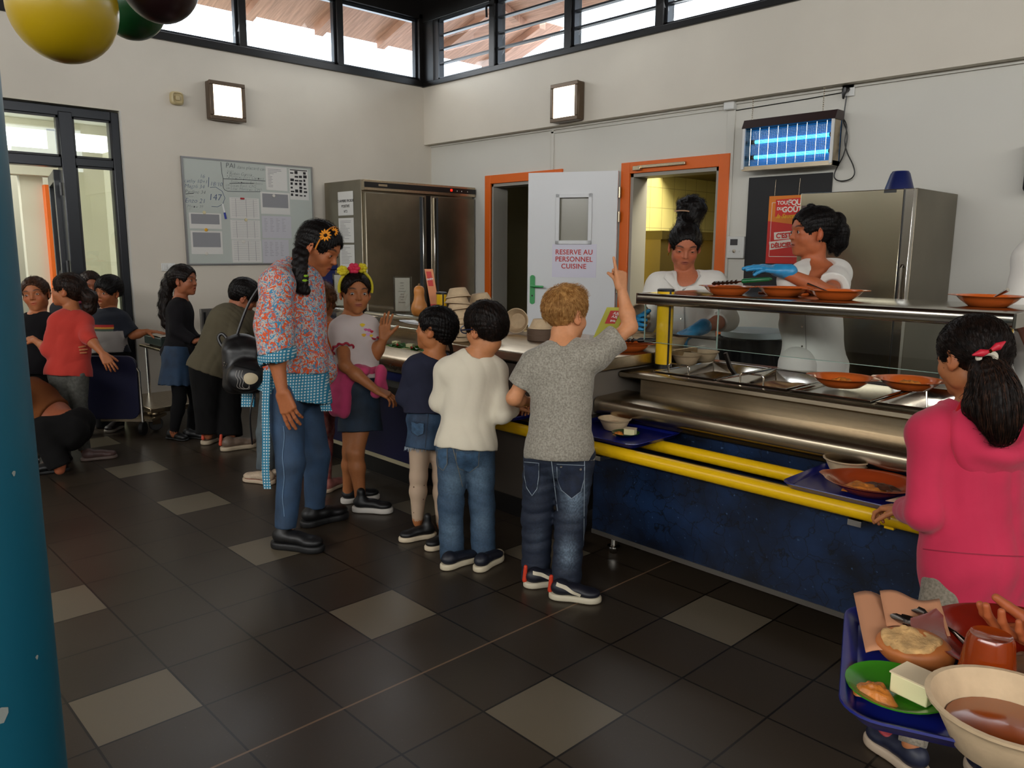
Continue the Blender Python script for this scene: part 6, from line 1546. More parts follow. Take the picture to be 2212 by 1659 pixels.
# ------------------------------------------------------------------ dressing helpers
class Fig:
 """one figure: joints are world points; sides are named by where they are in view (L, R)"""
 def __init__(s, label, root, J, face, h, sc, fwd, skin='#a9765a', headup=(0, 0, 1), child=True, group=None, fat=1.0, limb=1.0, cat='person'):
  s.J = {k: np.array(v, float) for k, v in J.items()}; J = s.J
  s.h = h; s.sc = sc; s.skin = skin; s.child = child; s.fat = fat; s.limb = limb
  s.t = thing('person', label, cat, tuple(root), group)
  s.R = rot_frame(face, headup); s.hc = J['head']
  s.hip = (J['HL'] + J['HR']) / 2; s.N = J['N']
  up = nrm(s.N - s.hip); rt = nrm(J['SR'] - J['SL']); rt = nrm(rt - up * (rt @ up)); fw = np.cross(up, rt)
  if fw @ np.array(fwd, float) < 0: fw = -fw
  s.T = np.stack([rt, fw, up]); s.up, s.rt, s.fw = up, rt, fw
  s.tl = np.linalg.norm(s.N - s.hip)
 def tp(s, x, y, v):      # torso point: right, forward in units of sc; v along the spine 0..1
  return s.hip + s.rt * x * s.sc + s.fw * y * s.sc + s.up * v * s.tl
 def W(s, x, y, z): return s.hc + (s.R[0] * x + s.R[1] * y + s.R[2] * z) * s.h
 def torso(s, F, g=0.0, fx=1.0, fy=1.0, chest=1.0, belly=1.0, neck=True):
  sc, f = s.sc, s.fat; tl = s.tl
  F.ell(s.tp(0, 0.0, 0.72), (0.150 * sc * fx * f * chest + g, 0.100 * sc * fy * f * chest + g, 0.32 * tl + g), s.T, k=0.03)
  F.cone(s.J['SL'] * 0.93 + s.J['SR'] * 0.07, s.J['SR'] * 0.93 + s.J['SL'] * 0.07, 0.050 * sc + g, 0.050 * sc + g, k=0.05)
  F.ell(s.tp(0, 0.01, 0.36), (0.132 * sc * fx * f * belly + g, 0.096 * sc * fy * f * belly + g, 0.30 * tl + g), s.T, k=0.04)
  F.ell(s.tp(0, -0.01, 0.04), (0.150 * sc * fx * f + g, 0.110 * sc * fy * f + g, 0.20 * tl + g), s.T, k=0.04)
  nb = s.W(0, -0.10, -0.30)
  if neck: F.cone(s.N - s.up * 0.02 * sc, nb, (0.235 if s.child else 0.25) * s.h + g * 0.7, (0.205 if s.child else 0.225) * s.h + g * 0.4, k=0.035)
  F.cone(s.N * 0.8 + s.J['SL'] * 0.2, s.J['SL'], 0.045 * sc + g, 0.048 * sc + g, k=0.04); F.cone(s.N * 0.8 + s.J['SR'] * 0.2, s.J['SR'], 0.045 * sc + g, 0.048 * sc + g, k=0.04)
  return F
 def arm(s, F, q, g=0.0, upto=2.0, k=0.03):
  S, E, Wr = s.J['S' + q], s.J['E' + q], s.J['W' + q]; sc = s.sc * s.limb
  F.cone(S, E, 0.048 * sc + g, 0.039 * sc + g, k=k)
  if upto > 1: F.cone(E, E + (Wr - E) * 0.35, 0.039 * sc + g, 0.040 * sc + g, k=0.02); F.cone(E + (Wr - E) * 0.35, Wr, 0.040 * sc + g, 0.026 * sc + g, k=0.02)
  return F
 def leg(s, F, q, g=0.0, k=0.04, knee=1.0):
  H, K, A = s.J['H' + q], s.J['K' + q], s.J['A' + q]; sc = s.sc * s.limb
  F.cone(H, K, 0.082 * sc * s.fat + g, 0.054 * sc * knee + g, k=k); F.cone(K, K + (A - K) * 0.35, 0.053 * sc * knee + g, 0.053 * sc + g, k=0.02); F.cone(K + (A - K) * 0.35, A, 0.053 * sc + g, 0.034 * sc + g, k=0.02)
  return F
 def body(s, hands=None, mouth=0.0, brow='#22150e', iris='#2c1a10', look=(0, 1, 0), step=0.008, fstep=0.003, lip=None, eyes=True, closed=0.0, face=True, legs=True, arms='LR', ears=True, browlift=0.0, tint=None, blush=0.25):
  F = Field(); s.torso(F)
  head_field(F, s.hc, s.R, s.h, s.child, mouth, ears)
  for q in arms: s.arm(F, q)
  if legs:
   for q in 'LR': s.leg(F, q); A = s.J['A' + q]; F.cone(A, A + np.array([0, 0, -0.03 * s.sc]), 0.034 * s.sc, 0.03 * s.sc)
  fine = [(s.hc, 0.6 * s.h, fstep)]; s.tips = {}
  for q, hd in (hands or {}).items():
   hd = dict(hd); s.tips[q] = hand_field(F, s.J['W' + q], hd.pop('f'), hd.pop('n'), sc=hd.pop('sc', s.sc * 0.98), **hd)
   c = s.J['W' + q] + nrm(hands[q]['f']) * 0.09 * s.sc; fine.append((c, 0.105 * s.sc, fstep))
  s.F = F
  X, Fc = surface(F, step, fine)
  C = head_colors(X, s.hc, s.R, s.h, s.skin, lip, brow, blush, browlift)
  if tint is not None: C = tint(X, C)
  s.ob = mesh_obj('body', X, Fc, M('skin', '#a9765a', 0.52, attr='Col', noise=(90, 0.05), spec=0.35), s.t, C)
  if eyes: eye_parts(s.hc, s.R, s.h, s.t, iris, look, closed)
  return F
 def cloth(s, name, F, mat, step=0.0065, parent=None, fine=(), colors=None):
  X, Fc = surface(F, step, fine)
  C = colors(X) if colors is not None else None
  o = mesh_obj(name, X, Fc, mat, parent or s.t, C); o['f'] = 0
  return o
 def neckcut(s, F, r=0.068, drop=0.0, y=0.0, k=0.01):
  a = s.N + s.fw * y * s.sc - s.up * drop * s.sc; r_ = max(r * s.sc, 0.225 * s.h + 0.006); F.cutcone(a, a + (s.W(0, -0.1, -0.2) - a) * 2.0, r_, r_ * 1.15, k=k); return F
 def top(s, sleeve=('short', 'short'), g=0.013, hem=-0.02, boxy=(0.142, 0.095), noise=0.004, seed=1, cuff=0.6, neck=0.068, drop=0.0, flare=0.0, sg=None, nf=26, ny=0.0, extra=None):
  """t-shirt or jumper field; hem is measured along the spine; cuff is the fraction of the upper arm covered"""
  F = Field(); sc = s.sc
  s.torso(F, g, neck=False)
  F.ell(s.tp(0, -0.01, 0.04), (0.150 * sc * s.fat + g + 0.012, 0.120 * sc * s.fat + g + 0.012, 0.24 * s.tl), s.T, k=0.04)
  if boxy:
   a, b = s.tp(0, 0, hem - 0.02), s.tp(0, 0, 0.78)
   for x in (-1, 0, 1): F.cone(a + s.rt * x * (boxy[0] * 0.48 + flare) * sc, b + s.rt * x * boxy[0] * 0.40 * sc, (boxy[1] + flare * 0.5) * sc * s.fat, boxy[1] * 0.98 * sc * s.fat, k=0.05)
  if extra: extra(F)
  F.plane(s.tp(0, 0, hem), -s.up, k=0.004)
  for q, kind in zip('LR', sleeve):
   if kind is None: continue
   S, E, Wr = s.J['S' + q], s.J['E' + q], s.J['W' + q]; A = Field(); gg = (g if sg is None else sg)
   if kind == 'short':
    c = S + (E - S) * cuff; A.cone(S, c + nrm(E - S) * 0.03, 0.056 * sc * s.limb + gg, 0.054 * sc * s.limb + gg * 1.6); A.plane(c, nrm(E - S)); A.cutcone(c + nrm(E - S) * 0.030, c + nrm(E - S) * 0.07, 0.046 * sc * s.limb + gg * 0.6, 0.048 * sc * s.limb + gg, k=0.002)
   else:
    fr = 0.97 if kind == 'long' else float(kind); c = E + (Wr - E) * fr; A.cone(S, E, 0.053 * sc * s.limb + gg, 0.045 * sc * s.limb + gg, k=0.02); A.cone(E, c + nrm(Wr - E) * 0.02, 0.046 * sc * s.limb + gg, 0.032 * sc * s.limb + gg * 0.9, k=0.02); A.plane(c, nrm(Wr - E))
   F.add(A, 0, 0.03)
  s.neckcut(F, neck, drop, ny)
  if noise: F.disp = cloth_noise(noise, nf, seed)
  return F
 def trousers(s, g=0.012, ankle=1.06, waist=0.25, noise=0.004, seed=2, loose=0.0, nf=24, bot=0.0, hemcut=None):
  F = Field(); sc = s.sc
  F.ell(s.tp(0, -0.01, 0.03), (0.152 * sc * s.fat + g, 0.115 * sc * s.fat + g, 0.22 * s.tl + g), s.T, k=0.04)
  F.ell(s.tp(0, 0.0, 0.25), (0.132 * sc * s.fat + g, 0.10 * sc * s.fat + g, 0.15 * s.tl + g), s.T, k=0.04)
  F.plane(s.tp(0, 0, waist), s.up)
  for q in 'LR':
   H, K, A = s.J['H' + q], s.J['K' + q], s.J['A' + q]; e = K + (A - K) * ankle; L = Field(); m = s.limb * sc
   L.cone(H, K, 0.088 * m * s.fat + g, 0.058 * m + g + loose, k=0.03); L.cone(K, e + nrm(A - K) * 0.02, 0.057 * m + g + loose, 0.040 * m + g + loose + bot, k=0.02); L.plane(e, nrm(A - K)); L.cutcone(e + nrm(A - K) * 0.03, e + nrm(A - K) * 0.08, 0.036 * m + g * 0.5 + loose + bot, 0.036 * m + g * 0.5 + loose + bot, k=0.002)
   F.add(L, 0, 0.02)
  if noise: F.disp = cloth_noise(noise, nf, seed, (1, 1, 1.3))
  return F
 def skirt(s, hem_pt, w0=0.13, w1=0.17, d0=0.10, d1=0.12, waist=0.28, noise=0.003, seed=3, pleat=0.0, nf=26):
  """hem_pt = centre of the hem"""
  F = Field(); sc = s.sc; a = s.tp(0, 0, waist); b = np.array(hem_pt, float); ax = nrm(a - b)
  for x in (-1, 0, 1): F.cone(a + s.rt * x * (w0 - d0) * sc, b - ax * 0.03 + s.rt * x * (w1 - d1) * sc, d0 * sc, d1 * sc, k=0.06)
  F.ell(s.tp(0, -0.01, 0.0), (0.155 * sc * s.fat + 0.012, 0.118 * sc * s.fat + 0.012, 0.2 * s.tl), s.T, k=0.04)
  F.plane(a, ax); F.plane(b, -ax)
  C = Field()
  for x in (-1, 0, 1): C.cone(b - ax * (d1 * sc - 0.045) + s.rt * x * (w1 - d1) * sc, b - ax * 0.2 + s.rt * x * (w1 - d1) * sc, d1 * sc - 0.018, d1 * sc - 0.018, k=0.06)
  F.sub(C)
  n1 = cloth_noise(noise, nf, seed); cen = b.astype(F32); rt, fw = s.rt.astype(F32), s.fw.astype(F32)
  def dsp(X):
   v = n1(X)
   if pleat:
    P = X - cen; an = np.arctan2(P @ fw, P @ rt); fade = np.clip(1.0 - (P @ ax.astype(F32)) / 0.18, 0, 1); v = v + pleat * np.sin(an * 17) * fade
   return v
  F.disp = dsp
  return F
 def sleeve_like(s, q, a0, a1, ra, rb):
  return s
def cap_roots(fig, accept, r=0.5):
 def f(rs, n):
  out = []
  while len(out) < n:
   v = rs.normal(size=(n * 3, 3)); v /= np.linalg.norm(v, axis=1, keepdims=True)
   v *= np.array([0.37, 0.45, 0.40]); v[:, 1] -= 0.05; v[:, 2] += 0.13
   m = accept(v[:, 0], v[:, 1], v[:, 2]); out += list(v[m])
  v = np.array(out[:n]); return (fig.hc + (v @ fig.R) * fig.h)
 return f
def face_cut(fig, F, zlow=-0.12, width=0.31, fore=0.27, k=0.02):
 """removes hair from the face: forehead line at z = fore, temples, cheeks"""
 F.cutell(fig.W(0, 0.47, fore - 0.42), np.array([width, 0.42, 0.44]) * fig.h, fig.R, k=k * fig.h * 2); return F
def hair_cap(fig, g=1.0, back=0.0, k=0.03):
 F = Field(); h = fig.h
 F.ell(fig.W(0, -0.055, 0.145), np.array([0.365, 0.445, 0.39]) * h * g, fig.R, k=k * h); return F
def tail(F, pts, rs, k=0.02):
 for a, b, ra, rb in zip(pts[:-1], pts[1:], rs[:-1], rs[1:]): F.cone(a, b, ra, rb, k=k)
 return F
def strand_noise(fig, amp=0.002, f=55, seed=3):
 rs = np.random.RandomState(seed); ph = rs.uniform(0, 6, 4); R = fig.R.astype(F32); c = fig.hc.astype(F32)
 def fn(X):
  L = (X - c) @ R.T; an = np.arctan2(L[:, 0], L[:, 2] + 0.02); an2 = np.arctan2(L[:, 0], -L[:, 1])
  return amp * (np.sin(an * f * 0.6 + ph[0] + 20 * L[:, 1]) * 0.5 + np.sin(an2 * f + ph[1] + 14 * L[:, 2]) * 0.6 + 0.4 * np.sin(an2 * f * 2.3 + ph[2]))
 return fn
def denim(name, a, b, fade=None, rough=0.75):
 m = M(name, a, rough, noise=(9, 0.3), col2=b, bump=(260, 0.25)); return m
def heather(name, a, b): return M(name, a, 0.85, noise=(140, 0.3), col2=b, bump=(120, 0.2), sheen=0.2)
def cloth_m(name, a, n=0.08): return M(name, a, 0.9, noise=(7, n), bump=(90, 0.12), sheen=0.15 if sum(lin(a)) > 0.3 else 0, spec=0.2)
# ================================================================== the blond boy pointing up
def blond_boy():
 D = 3.22
 A = lambda x, y, d=0.0: at(x, y, D + d)
 J = dict(head=A(1222, 683, 0.04), N=A(1216, 748, 0.02), SL=A(1150, 790, 0.02), SR=A(1288, 768, -0.02), EL=A(1110, 860, 0.05), WL=A(1140, 868, 0.20), ER=A(1361, 706, 0.02), WR=A(1343, 625, 0.03),
    HL=A(1170, 985, 0.03), HR=A(1246, 985, 0.0), KL=A(1160, 1120, 0.08), KR=A(1232, 1125, 0.03), AL=A(1158, 1238, 0.10), AR=A(1222, 1262, 0.02))
 f = Fig('blond boy in a grey t-shirt pointing one finger up at the counter', (0.45, 0.80, 0), J, cd(0.72, 0.62, -0.05), 0.222, 0.745, cd(0.25, 0.95), skin='#c98a60', headup=cd(-0.1, 0.0, 1))
 hands = {'R': dict(f=cd(-0.12, 0.0, 1), n=cd(-0.55, 0.8, 0), curl=(0.05, 1.35, 1.4, 1.4), side=1, thumb=(0.1, 1.1), spread=0.02, sc=0.76),
    'L': dict(f=cd(0.3, 1, 0), n=(0, 0, -1), side=1, curl=(0.5, 0.5, 0.5, 0.5))}
 f.body(hands, brow='#a5713c', step=0.007, fstep=0.003)
 T = f.top(('short', 'short'), hem=-0.03, boxy=(0.148, 0.098), cuff=0.62, seed=4, noise=0.005)
 f.cloth('t_shirt', T, heather('heather_grey', '#a09a8c', '#7c766a'), 0.006)
 P = f.trousers(g=0.010, loose=0.012, noise=0.006, seed=5, ankle=1.12, bot=0.010, waist=0.06)
 hk = (f.J['KL'] + f.J['KR']) / 2
 def fade(X):
  base = np.array(lin('#121c2e')); light = np.array(lin('#7c90a2')); C = np.tile(base, (len(X), 1)); m = np.zeros(len(X))
  for p, r in ((A(1244, 1078, -0.06), 0.050), (A(1205, 1050, -0.06), 0.032), (A(1165, 1165, -0.03), 0.035), (A(1228, 1195, -0.05), 0.038), (A(1150, 1060, -0.05), 0.028)):
   m += np.exp(-(np.linalg.norm((X - p) / np.array([1, 1, 1.5]), axis=1) / r) ** 2) * 0.75
  s_ = 0.7 + 0.3 * np.sin(X[:, 0] * 900 + 30 * np.sin(X[:, 2] * 60)); m = np.clip(m, 0, 0.8)[:, None] * s_[:, None]
  return C * (1 - m) + light * m
 tr = f.cloth('jeans', P, M('faded_denim', '#1c2a42', 0.75, attr='Col', noise=(120, 0.25), bump=(220, 0.25)), 0.006, colors=fade)
 view = nrm(A(1200, 1000) - CPOS); st = M('denim_stitch', '#8a96a0', 0.7); dk = M('denim_pocket', '#141f34', 0.8, noise=(30, 0.35), bump=(220, 0.3))
 for cx, cy, w in ((1232, 1035, 1), (1147, 1030, -1)):
  pts = [(-0.055, 0.06), (0.058, 0.055), (0.056, 0.0), (0.042, -0.05), (0.005, -0.078), (-0.036, -0.045), (-0.053, 0.0)]
  if w < 0: pts = [(u * 0.55, v) for u, v in pts]
  c = A(cx, cy, -0.05); pk = decal('pocket', P, c, view, CR, pts, dk, tr)
  loop = [c + CR * u + CU * v for u, v in pts + pts[:1]]; dense = [loop[i] + (loop[i + 1] - loop[i]) * k / 6 for i in range(len(loop) - 1) for k in range(6)]
  ribbon('stitching', P, dense, view, 0.0022, st, tr, lift=0.006)
 ribbon('side_seam', P, [A(1262, y, -0.04) for y in range(985, 1240, 14)], view, 0.003, st, tr)
 ribbon('centre_seam', P, [A(1190 + (y - 985) * 0.12, y, -0.04) for y in range(985, 1110, 12)], view, 0.003, st, tr)
 for px, py in ((1212, 1008), (1254, 1014)):
  c = A(px, py, -0.05); decal('rivet', P, c, view, CR, [(0.005 * cos(a), 0.005 * sin(a)) for a in np.linspace(0, 2 * PI, 9)[:-1]], m_chrome, tr, lift=0.008)
 # hair: short sides, longer top swept up
 H = hair_cap(f, 0.965); H.ell(f.W(0, 0.02, 0.30), np.array([0.31, 0.36, 0.26]) * f.h, f.R, k=0.04); face_cut(f, H, fore=0.30, width=0.33)
 H.plane(f.W(0, -0.2, -0.20), -f.R[2] * 1.0 + f.R[1] * 0.0); H.cutell(f.W(0, 0.16, -0.20), np.array([0.6, 0.20, 0.24]) * f.h, f.R, k=0.01)
 H.disp = strand_noise(f, 0.0014)
 bl = hair_mat('blond_hair', '#c9995c', '#8f6030', 0.4)
 hr = f.cloth('hair', H, bl, 0.004)
 crown = f.W(0.02, -0.22, 0.42); 
 def flow(P):
  d = P - crown; L = (P - f.hc) @ f.R.T / f.h; return d / (np.linalg.norm(d, axis=1, keepdims=True) + 1e-6) * 0.9 - f.R[2] * 0.25
 strands('loose_hair', H, cap_roots(f, lambda x, y, z: (z > 0.0)), flow, bl, hr, n=1700, length=0.042, stand=0.011, r=0.0012, jitter=0.2, seed=3)
 strands('loose_hair', H, cap_roots(f, lambda x, y, z: (z > -0.2) & (z < 0.1) & (y < 0.12)), lambda P: np.tile(-f.R[2], (len(P), 1)), bl, hr, n=700, length=0.02, stand=0.001, r=0.0006, jitter=0.12, seed=4)
 strands('fringe', H, cap_roots(f, lambda x, y, z: (z > 0.30) & (y > 0.1)), lambda P: np.tile(f.R[1] * 0.8 + f.R[2] * 0.8 + f.R[0] * 0.3, (len(P), 1)), bl, hr, n=340, length=0.038, stand=0.026, jitter=0.2, seed=5)
 for hx, tx in (((1133, 1268), (1205, 1262)), ((1188, 1290), (1275, 1299))):
  a = on(2, 0.0, *hx); b = on(2, 0.0, *tx)
  L = 0.205; d = nrm(b - a); o, (P_, R_, w, U) = shoe(a, a + d, f.t, L, '#10121e', '#c9c0a8', 0.06, sole_h=0.026)
  acc = Field(); acc.cone(P_(0, 0.0, 0.03), P_(0, 0.02, 0.088), 0.010, 0.008); X, Fc = surface(acc, 0.004); mesh_obj('heel_tab', X, Fc, M('orange_red_tab', '#c8381a', 0.6), o)
  sw = [P_(-0.25, 0.22, 0.065), P_(-0.25, 0.40, 0.045), P_(-0.25, 0.58, 0.034), P_(-0.25, 0.78, 0.034)]
  side = R_[0]
  for sg in (-1, 1):
   path = [p + side * (0 if sg < 0 else 0) for p in smooth_path([P_(sg * 0.3, 0.14, 0.070), P_(sg * 0.3, 0.30, 0.062), P_(sg * 0.3, 0.48, 0.044), P_(sg * 0.3, 0.62, 0.034)], 5)]
   ribbon('side_stripe', U, path, -side * sg, 0.013, M('cream_stripe', '#c9c0a8', 0.6), o)
blond_boy()
m_white_c = cloth_m('off_white_jersey', '#d6cdb8', 0.04)
def white_boy():
 D = 3.50; A = lambda x, y, d=0.0: at(x, y, D + d)
 J = dict(head=A(1048, 708, 0.0), N=A(1024, 768, 0.02), SL=A(966, 802, 0.0), SR=A(1070, 802, 0.04), EL=A(950, 868, 0.05), WL=A(985, 880, 0.22), ER=A(1084, 893, -0.02), WR=A(1108, 884, 0.10),
    HL=A(978, 968, 0.0), HR=A(1034, 968, 0.03), KL=A(974, 1088, 0.03), KR=A(1042, 1088, 0.05), AL=A(976, 1202, 0.05), AR=A(1044, 1202, 0.05))
 f = Fig('dark-haired boy in a cream long-sleeved top reaching to his tray', (-0.01, 0.74, 0), J, cd(-0.72, 0.66, -0.12), 0.225, 0.73, cd(0.15, 0.98), skin='#b87a50', headup=cd(-0.15, 0.0, 1))
 f.body({'R': dict(f=cd(0.5, 0.7, 0.1), n=cd(0.3, 0.2, -1), side=-1, curl=(0.7, 0.8, 0.8, 0.8), sc=0.68), 'L': dict(f=cd(0.3, 1, 0), n=(0, 0, -1), side=1, curl=(0.5,) * 4, sc=0.7)}, brow='#1c120c', step=0.007)
 T = f.top(('long', 'long'), hem=0.0, boxy=(0.138, 0.09), seed=14, noise=0.005, neck=0.062)
 f.cloth('long_sleeved_top', T, m_white_c, 0.006)
 P = f.trousers(g=0.010, loose=0.006, noise=0.005, seed=15, ankle=1.10, bot=0.008, waist=0.08)
 def fade(X):
  base = np.array(lin('#2c4258')); light = np.array(lin('#6b8496')); C = np.tile(base, (len(X), 1)); m = np.zeros(len(X))
  for p, r in ((A(1040, 1040, -0.08), 0.08), (A(985, 1050, -0.08), 0.07), (A(1045, 1130, -0.05), 0.06), (A(975, 1150, -0.05), 0.06)): m += np.exp(-(np.linalg.norm(X - p, axis=1) / r) ** 2) * 0.5
  m = np.clip(m, 0, 0.7)[:, None]; return C * (1 - m) + light * m
 tr = f.cloth('jeans', P, M('blue_denim', '#3a5268', 0.75, attr='Col', noise=(120, 0.22), bump=(220, 0.25)), 0.006, colors=fade)
 view = nrm(A(1000, 1000) - CPOS); st = M('tan_stitch', '#6d6a5e', 0.7); dk = M('mid_denim_pocket', '#34506a', 0.8, noise=(40, 0.3), bump=(220, 0.3))
 for cx, cy, w in ((1010, 996, 1), (955, 992, 0.45)):
  pts = [(-0.05 * w, 0.045), (0.05 * w, 0.050), (0.048 * w, -0.02), (0.01 * w, -0.05), (-0.040 * w, -0.032), (-0.05 * w, 0.0)]; c = A(cx, cy, -0.06); decal('pocket', P, c, view, CR, pts, dk, tr)
  loop = [c + CR * u + CU * v for u, v in pts + pts[:1]]; dense = [loop[i] + (loop[i + 1] - loop[i]) * k / 5 for i in range(len(loop) - 1) for k in range(5)]; ribbon('stitching', P, dense, view, 0.002, st, tr, lift=0.006)
 ribbon('centre_seam', P, [A(974 + (y - 950) * 0.25, y, -0.05) for y in range(952, 1060, 10)], view, 0.003, st, tr)
 for x in (976, 1043): 
  cf = Field(); a = f.J['AL'] if x < 1000 else f.J['AR']; kk = f.J['KL'] if x < 1000 else f.J['KR']; u = nrm(a - kk); cf.cone(a - u * 0.004, a + u * 0.022, 0.047, 0.049); cf.plane(a + u * 0.016, u); cf.plane(a - u * 0.004, -u); X, Fc = surface(cf, 0.006); mesh_obj('turn_up', X, Fc, M('turned_denim', '#5c7690', 0.8, noise=(60, 0.2)), tr)
 H = hair_cap(f, 1.05); H.ell(f.W(0, -0.28, -0.02), np.array([0.29, 0.17, 0.26]) * f.h, f.R, k=0.03); face_cut(f, H, fore=0.20, width=0.32)
 H.cutell(f.W(0.36, 0.06, -0.12), np.array([0.14, 0.13, 0.17]) * f.h, f.R, k=0.01); H.cutell(f.W(-0.36, 0.06, -0.12), np.array([0.14, 0.13, 0.17]) * f.h, f.R, k=0.01); H.plane(f.W(0, -0.3, -0.27), -f.R[2]); H.disp = strand_noise(f, 0.002)
 bm = hair_mat('dark_brown_hair', '#1e130e', '#0c0806'); hr = f.cloth('hair', H, bm, 0.004); crown = f.W(0.0, -0.28, 0.40)
 strands('loose_hair', H, cap_roots(f, lambda x, y, z: z > -0.15), lambda P: (P - crown) / (np.linalg.norm(P - crown, axis=1, keepdims=True) + 1e-6) - f.R[2] * 0.6, bm, hr, n=1300, length=0.05, stand=0.003, jitter=0.15, seed=13)
 g = MB(); g.tube([f.W(-0.37, -0.04, 0.03), f.W(-0.365, 0.30, 0.03), f.W(-0.30, 0.36, 0.03)], 0.0035, 6); g.tube([f.W(-0.06, 0.43, 0.03)] + [f.W(-0.17 + 0.115 * cos(a), 0.41 - 0.10 * (1 - abs(cos(a)) if cos(a) < 0 else 0), 0.02 + 0.09 * sin(a)) for a in np.linspace(0, 2 * PI, 14)], 0.003, 6); tag(g.build('spectacles', M('dark_blue_frame', '#141a34', 0.3)), 'dark blue spectacles worn by the boy in the cream top', 'glasses')
 for hx, tx in (((955, 1232), (1016, 1212)), ((1029, 1237), (1086, 1203))):
  a = on(2, 0, *hx); d = nrm(on(2, 0, *tx) - a); o, q = shoe(a, a + d, f.t, 0.195, '#0f1320', '#cbbfa4', 0.05, sole_h=0.026)
  P_, R_, w, U = q; r = Field(); r.ell(P_(0, 0.90, 0.030), (w * 0.75, 0.025, 0.018), R_); X, Fc = surface(r, 0.004); mesh_obj('toe_cap', X, Fc, M('rubber_toe', '#b7ab92', 0.5), o)
white_boy()
def navy_girl():
 D = 3.77; A = lambda x, y, d=0.0: at(x, y, D + d)
 J = dict(head=A(940, 712, 0.0), N=A(934, 774, 0.02), SL=A(896, 797, -0.02), SR=A(968, 792, 0.06), EL=A(876, 858, 0.02), WL=A(912, 876, 0.16), ER=A(975, 850, 0.10), WR=A(950, 872, 0.22),
    HL=A(908, 905, 0.0), HR=A(952, 905, 0.04), KL=A(904, 1030, 0.02), KR=A(954, 1030, 0.06), AL=A(902, 1120, 0.04), AR=A(954, 1128, 0.06))
 f = Fig('curly-haired girl in a navy top, ragged denim skirt and dotted tights', (-0.36, 0.80, 0), J, cd(-0.92, 0.25, 0.12), 0.215, 0.70, cd(0.1, 0.98), skin='#a8693e', headup=cd(0.05, 0, 1))
 f.body({'L': dict(f=cd(0.6, 0.8, 0), n=(0, 0, -1), side=1, curl=(0.5,) * 4, sc=0.66)}, brow='#140c08', step=0.007, mouth=0.3)
 T = f.top(('long', 'long'), hem=0.10, boxy=(0.128, 0.085), seed=24, neck=0.085, drop=0.02, noise=0.004)
 f.cloth('long_sleeved_top', T, cloth_m('navy_jersey', '#262838', 0.1), 0.006)
 S = f.skirt(A(922, 968, 0.02), 0.125, 0.150, 0.088, 0.110, waist=0.24, noise=0.003)
 up = f.up
 old = S.disp; b0 = A(922, 968, 0.02).astype(F32)
 sk = f.cloth('denim_skirt', S, denim('washed_denim', '#34506c', '#1c2c40'), 0.006)
 fr = MB(); rnd = random.Random(9)
 for k in range(60):
  a = 2 * PI * k / 60; c = b0 + f.rt * 0.150 * f.sc * cos(a) * 1.02 + f.fw * 0.110 * f.sc * sin(a) * 1.02; c = Vector(c); fr.tube([c + Vector((0, 0, 0.006)), c + Vector((rnd.uniform(-.006, .006), rnd.uniform(-.006, .006), -rnd.uniform(0.004, 0.016)))], [0.0035, 0.001], 4)
 fr.build('frayed_hem', M('pale_threads', '#8d99a4', 0.9), sk)
 view = nrm(A(915, 930) - CPOS); pts = [(-0.03, 0.032), (0.03, 0.022), (0.028, -0.025), (0.0, -0.038), (-0.028, -0.02)]; c = A(902, 925, -0.05); decal('pocket', S, c, view, CR, pts, M('mid_denim_pocket', '#34506a'), sk)
 loop = [c + CR * u + CU * v for u, v in pts + pts[:1]]; st = M('dark_stitch', '#1a2230', 0.7); ribbon('stitching', S, [loop[i] + (loop[i + 1] - loop[i]) * k / 4 for i in range(5) for k in range(4)], view, 0.002, st, sk, lift=0.006)
 ribbon('waist_seam', S, [A(880 + k * 8, 888 + k * 0.6, -0.06) for k in range(12)], view, 0.003, st, sk); ribbon('centre_seam', S, [A(926 - k * 0.7, 880 + k * 8, -0.06) for k in range(12)], view, 0.003, st, sk)
 L = Field()
 for q in 'LR': f.leg(L, q, 0.003)
 L.plane(f.tp(0, 0, 0.0), f.up)
 m = M('dotted_tights', '#b39a82', 0.8); nt = m.node_tree; N_ = nt.nodes
 vo = N_.new('ShaderNodeTexVoronoi'); vo.inputs['Scale'].default_value = 26; tc = N_.new('ShaderNodeTexCoord'); nt.links.new(tc.outputs['Object'], vo.inputs['Vector']); lt = N_.new('ShaderNodeMath'); lt.operation = 'LESS_THAN'; lt.inputs[1].default_value = 0.10; nt.links.new(vo.outputs['Distance'], lt.inputs[0])
 mx = N_.new('ShaderNodeMix'); mx.data_type = 'RGBA'; mx.inputs[6].default_value = (*lin('#b39a82'), 1); mx.inputs[7].default_value = (*lin('#5a3e30'), 1); nt.links.new(lt.outputs[0], mx.inputs[0]); nt.links.new(mx.outputs[2], N_['Principled BSDF'].inputs['Base Color'])
 f.cloth('tights', L, m, 0.007)
 H = hair_cap(f, 1.03); H.ell(f.W(0, -0.30, -0.05), np.array([0.27, 0.17, 0.24]) * f.h, f.R, k=0.03); face_cut(f, H, fore=0.26, width=0.33)
 H.cutell(f.W(0.36, 0.05, -0.12), np.array([0.12, 0.12, 0.17]) * f.h, f.R, k=0.01); H.cutell(f.W(-0.36, 0.05, -0.12), np.array([0.12, 0.12, 0.17]) * f.h, f.R, k=0.01); H.plane(f.W(0, -0.3, -0.30), -f.R[2]); H.disp = strand_noise(f, 0.0028, 40)
 bm = hair_mat('black_hair', '#120c0a', '#070505'); hr = f.cloth('hair', H, bm, 0.004)
 strands('loose_hair', H, cap_roots(f, lambda x, y, z: z > -0.1), lambda P: np.tile(-f.R[1] * 0.8 - f.R[2] * 0.5, (len(P), 1)), bm, hr, n=800, length=0.045, stand=0.004, jitter=0.45, seed=23)
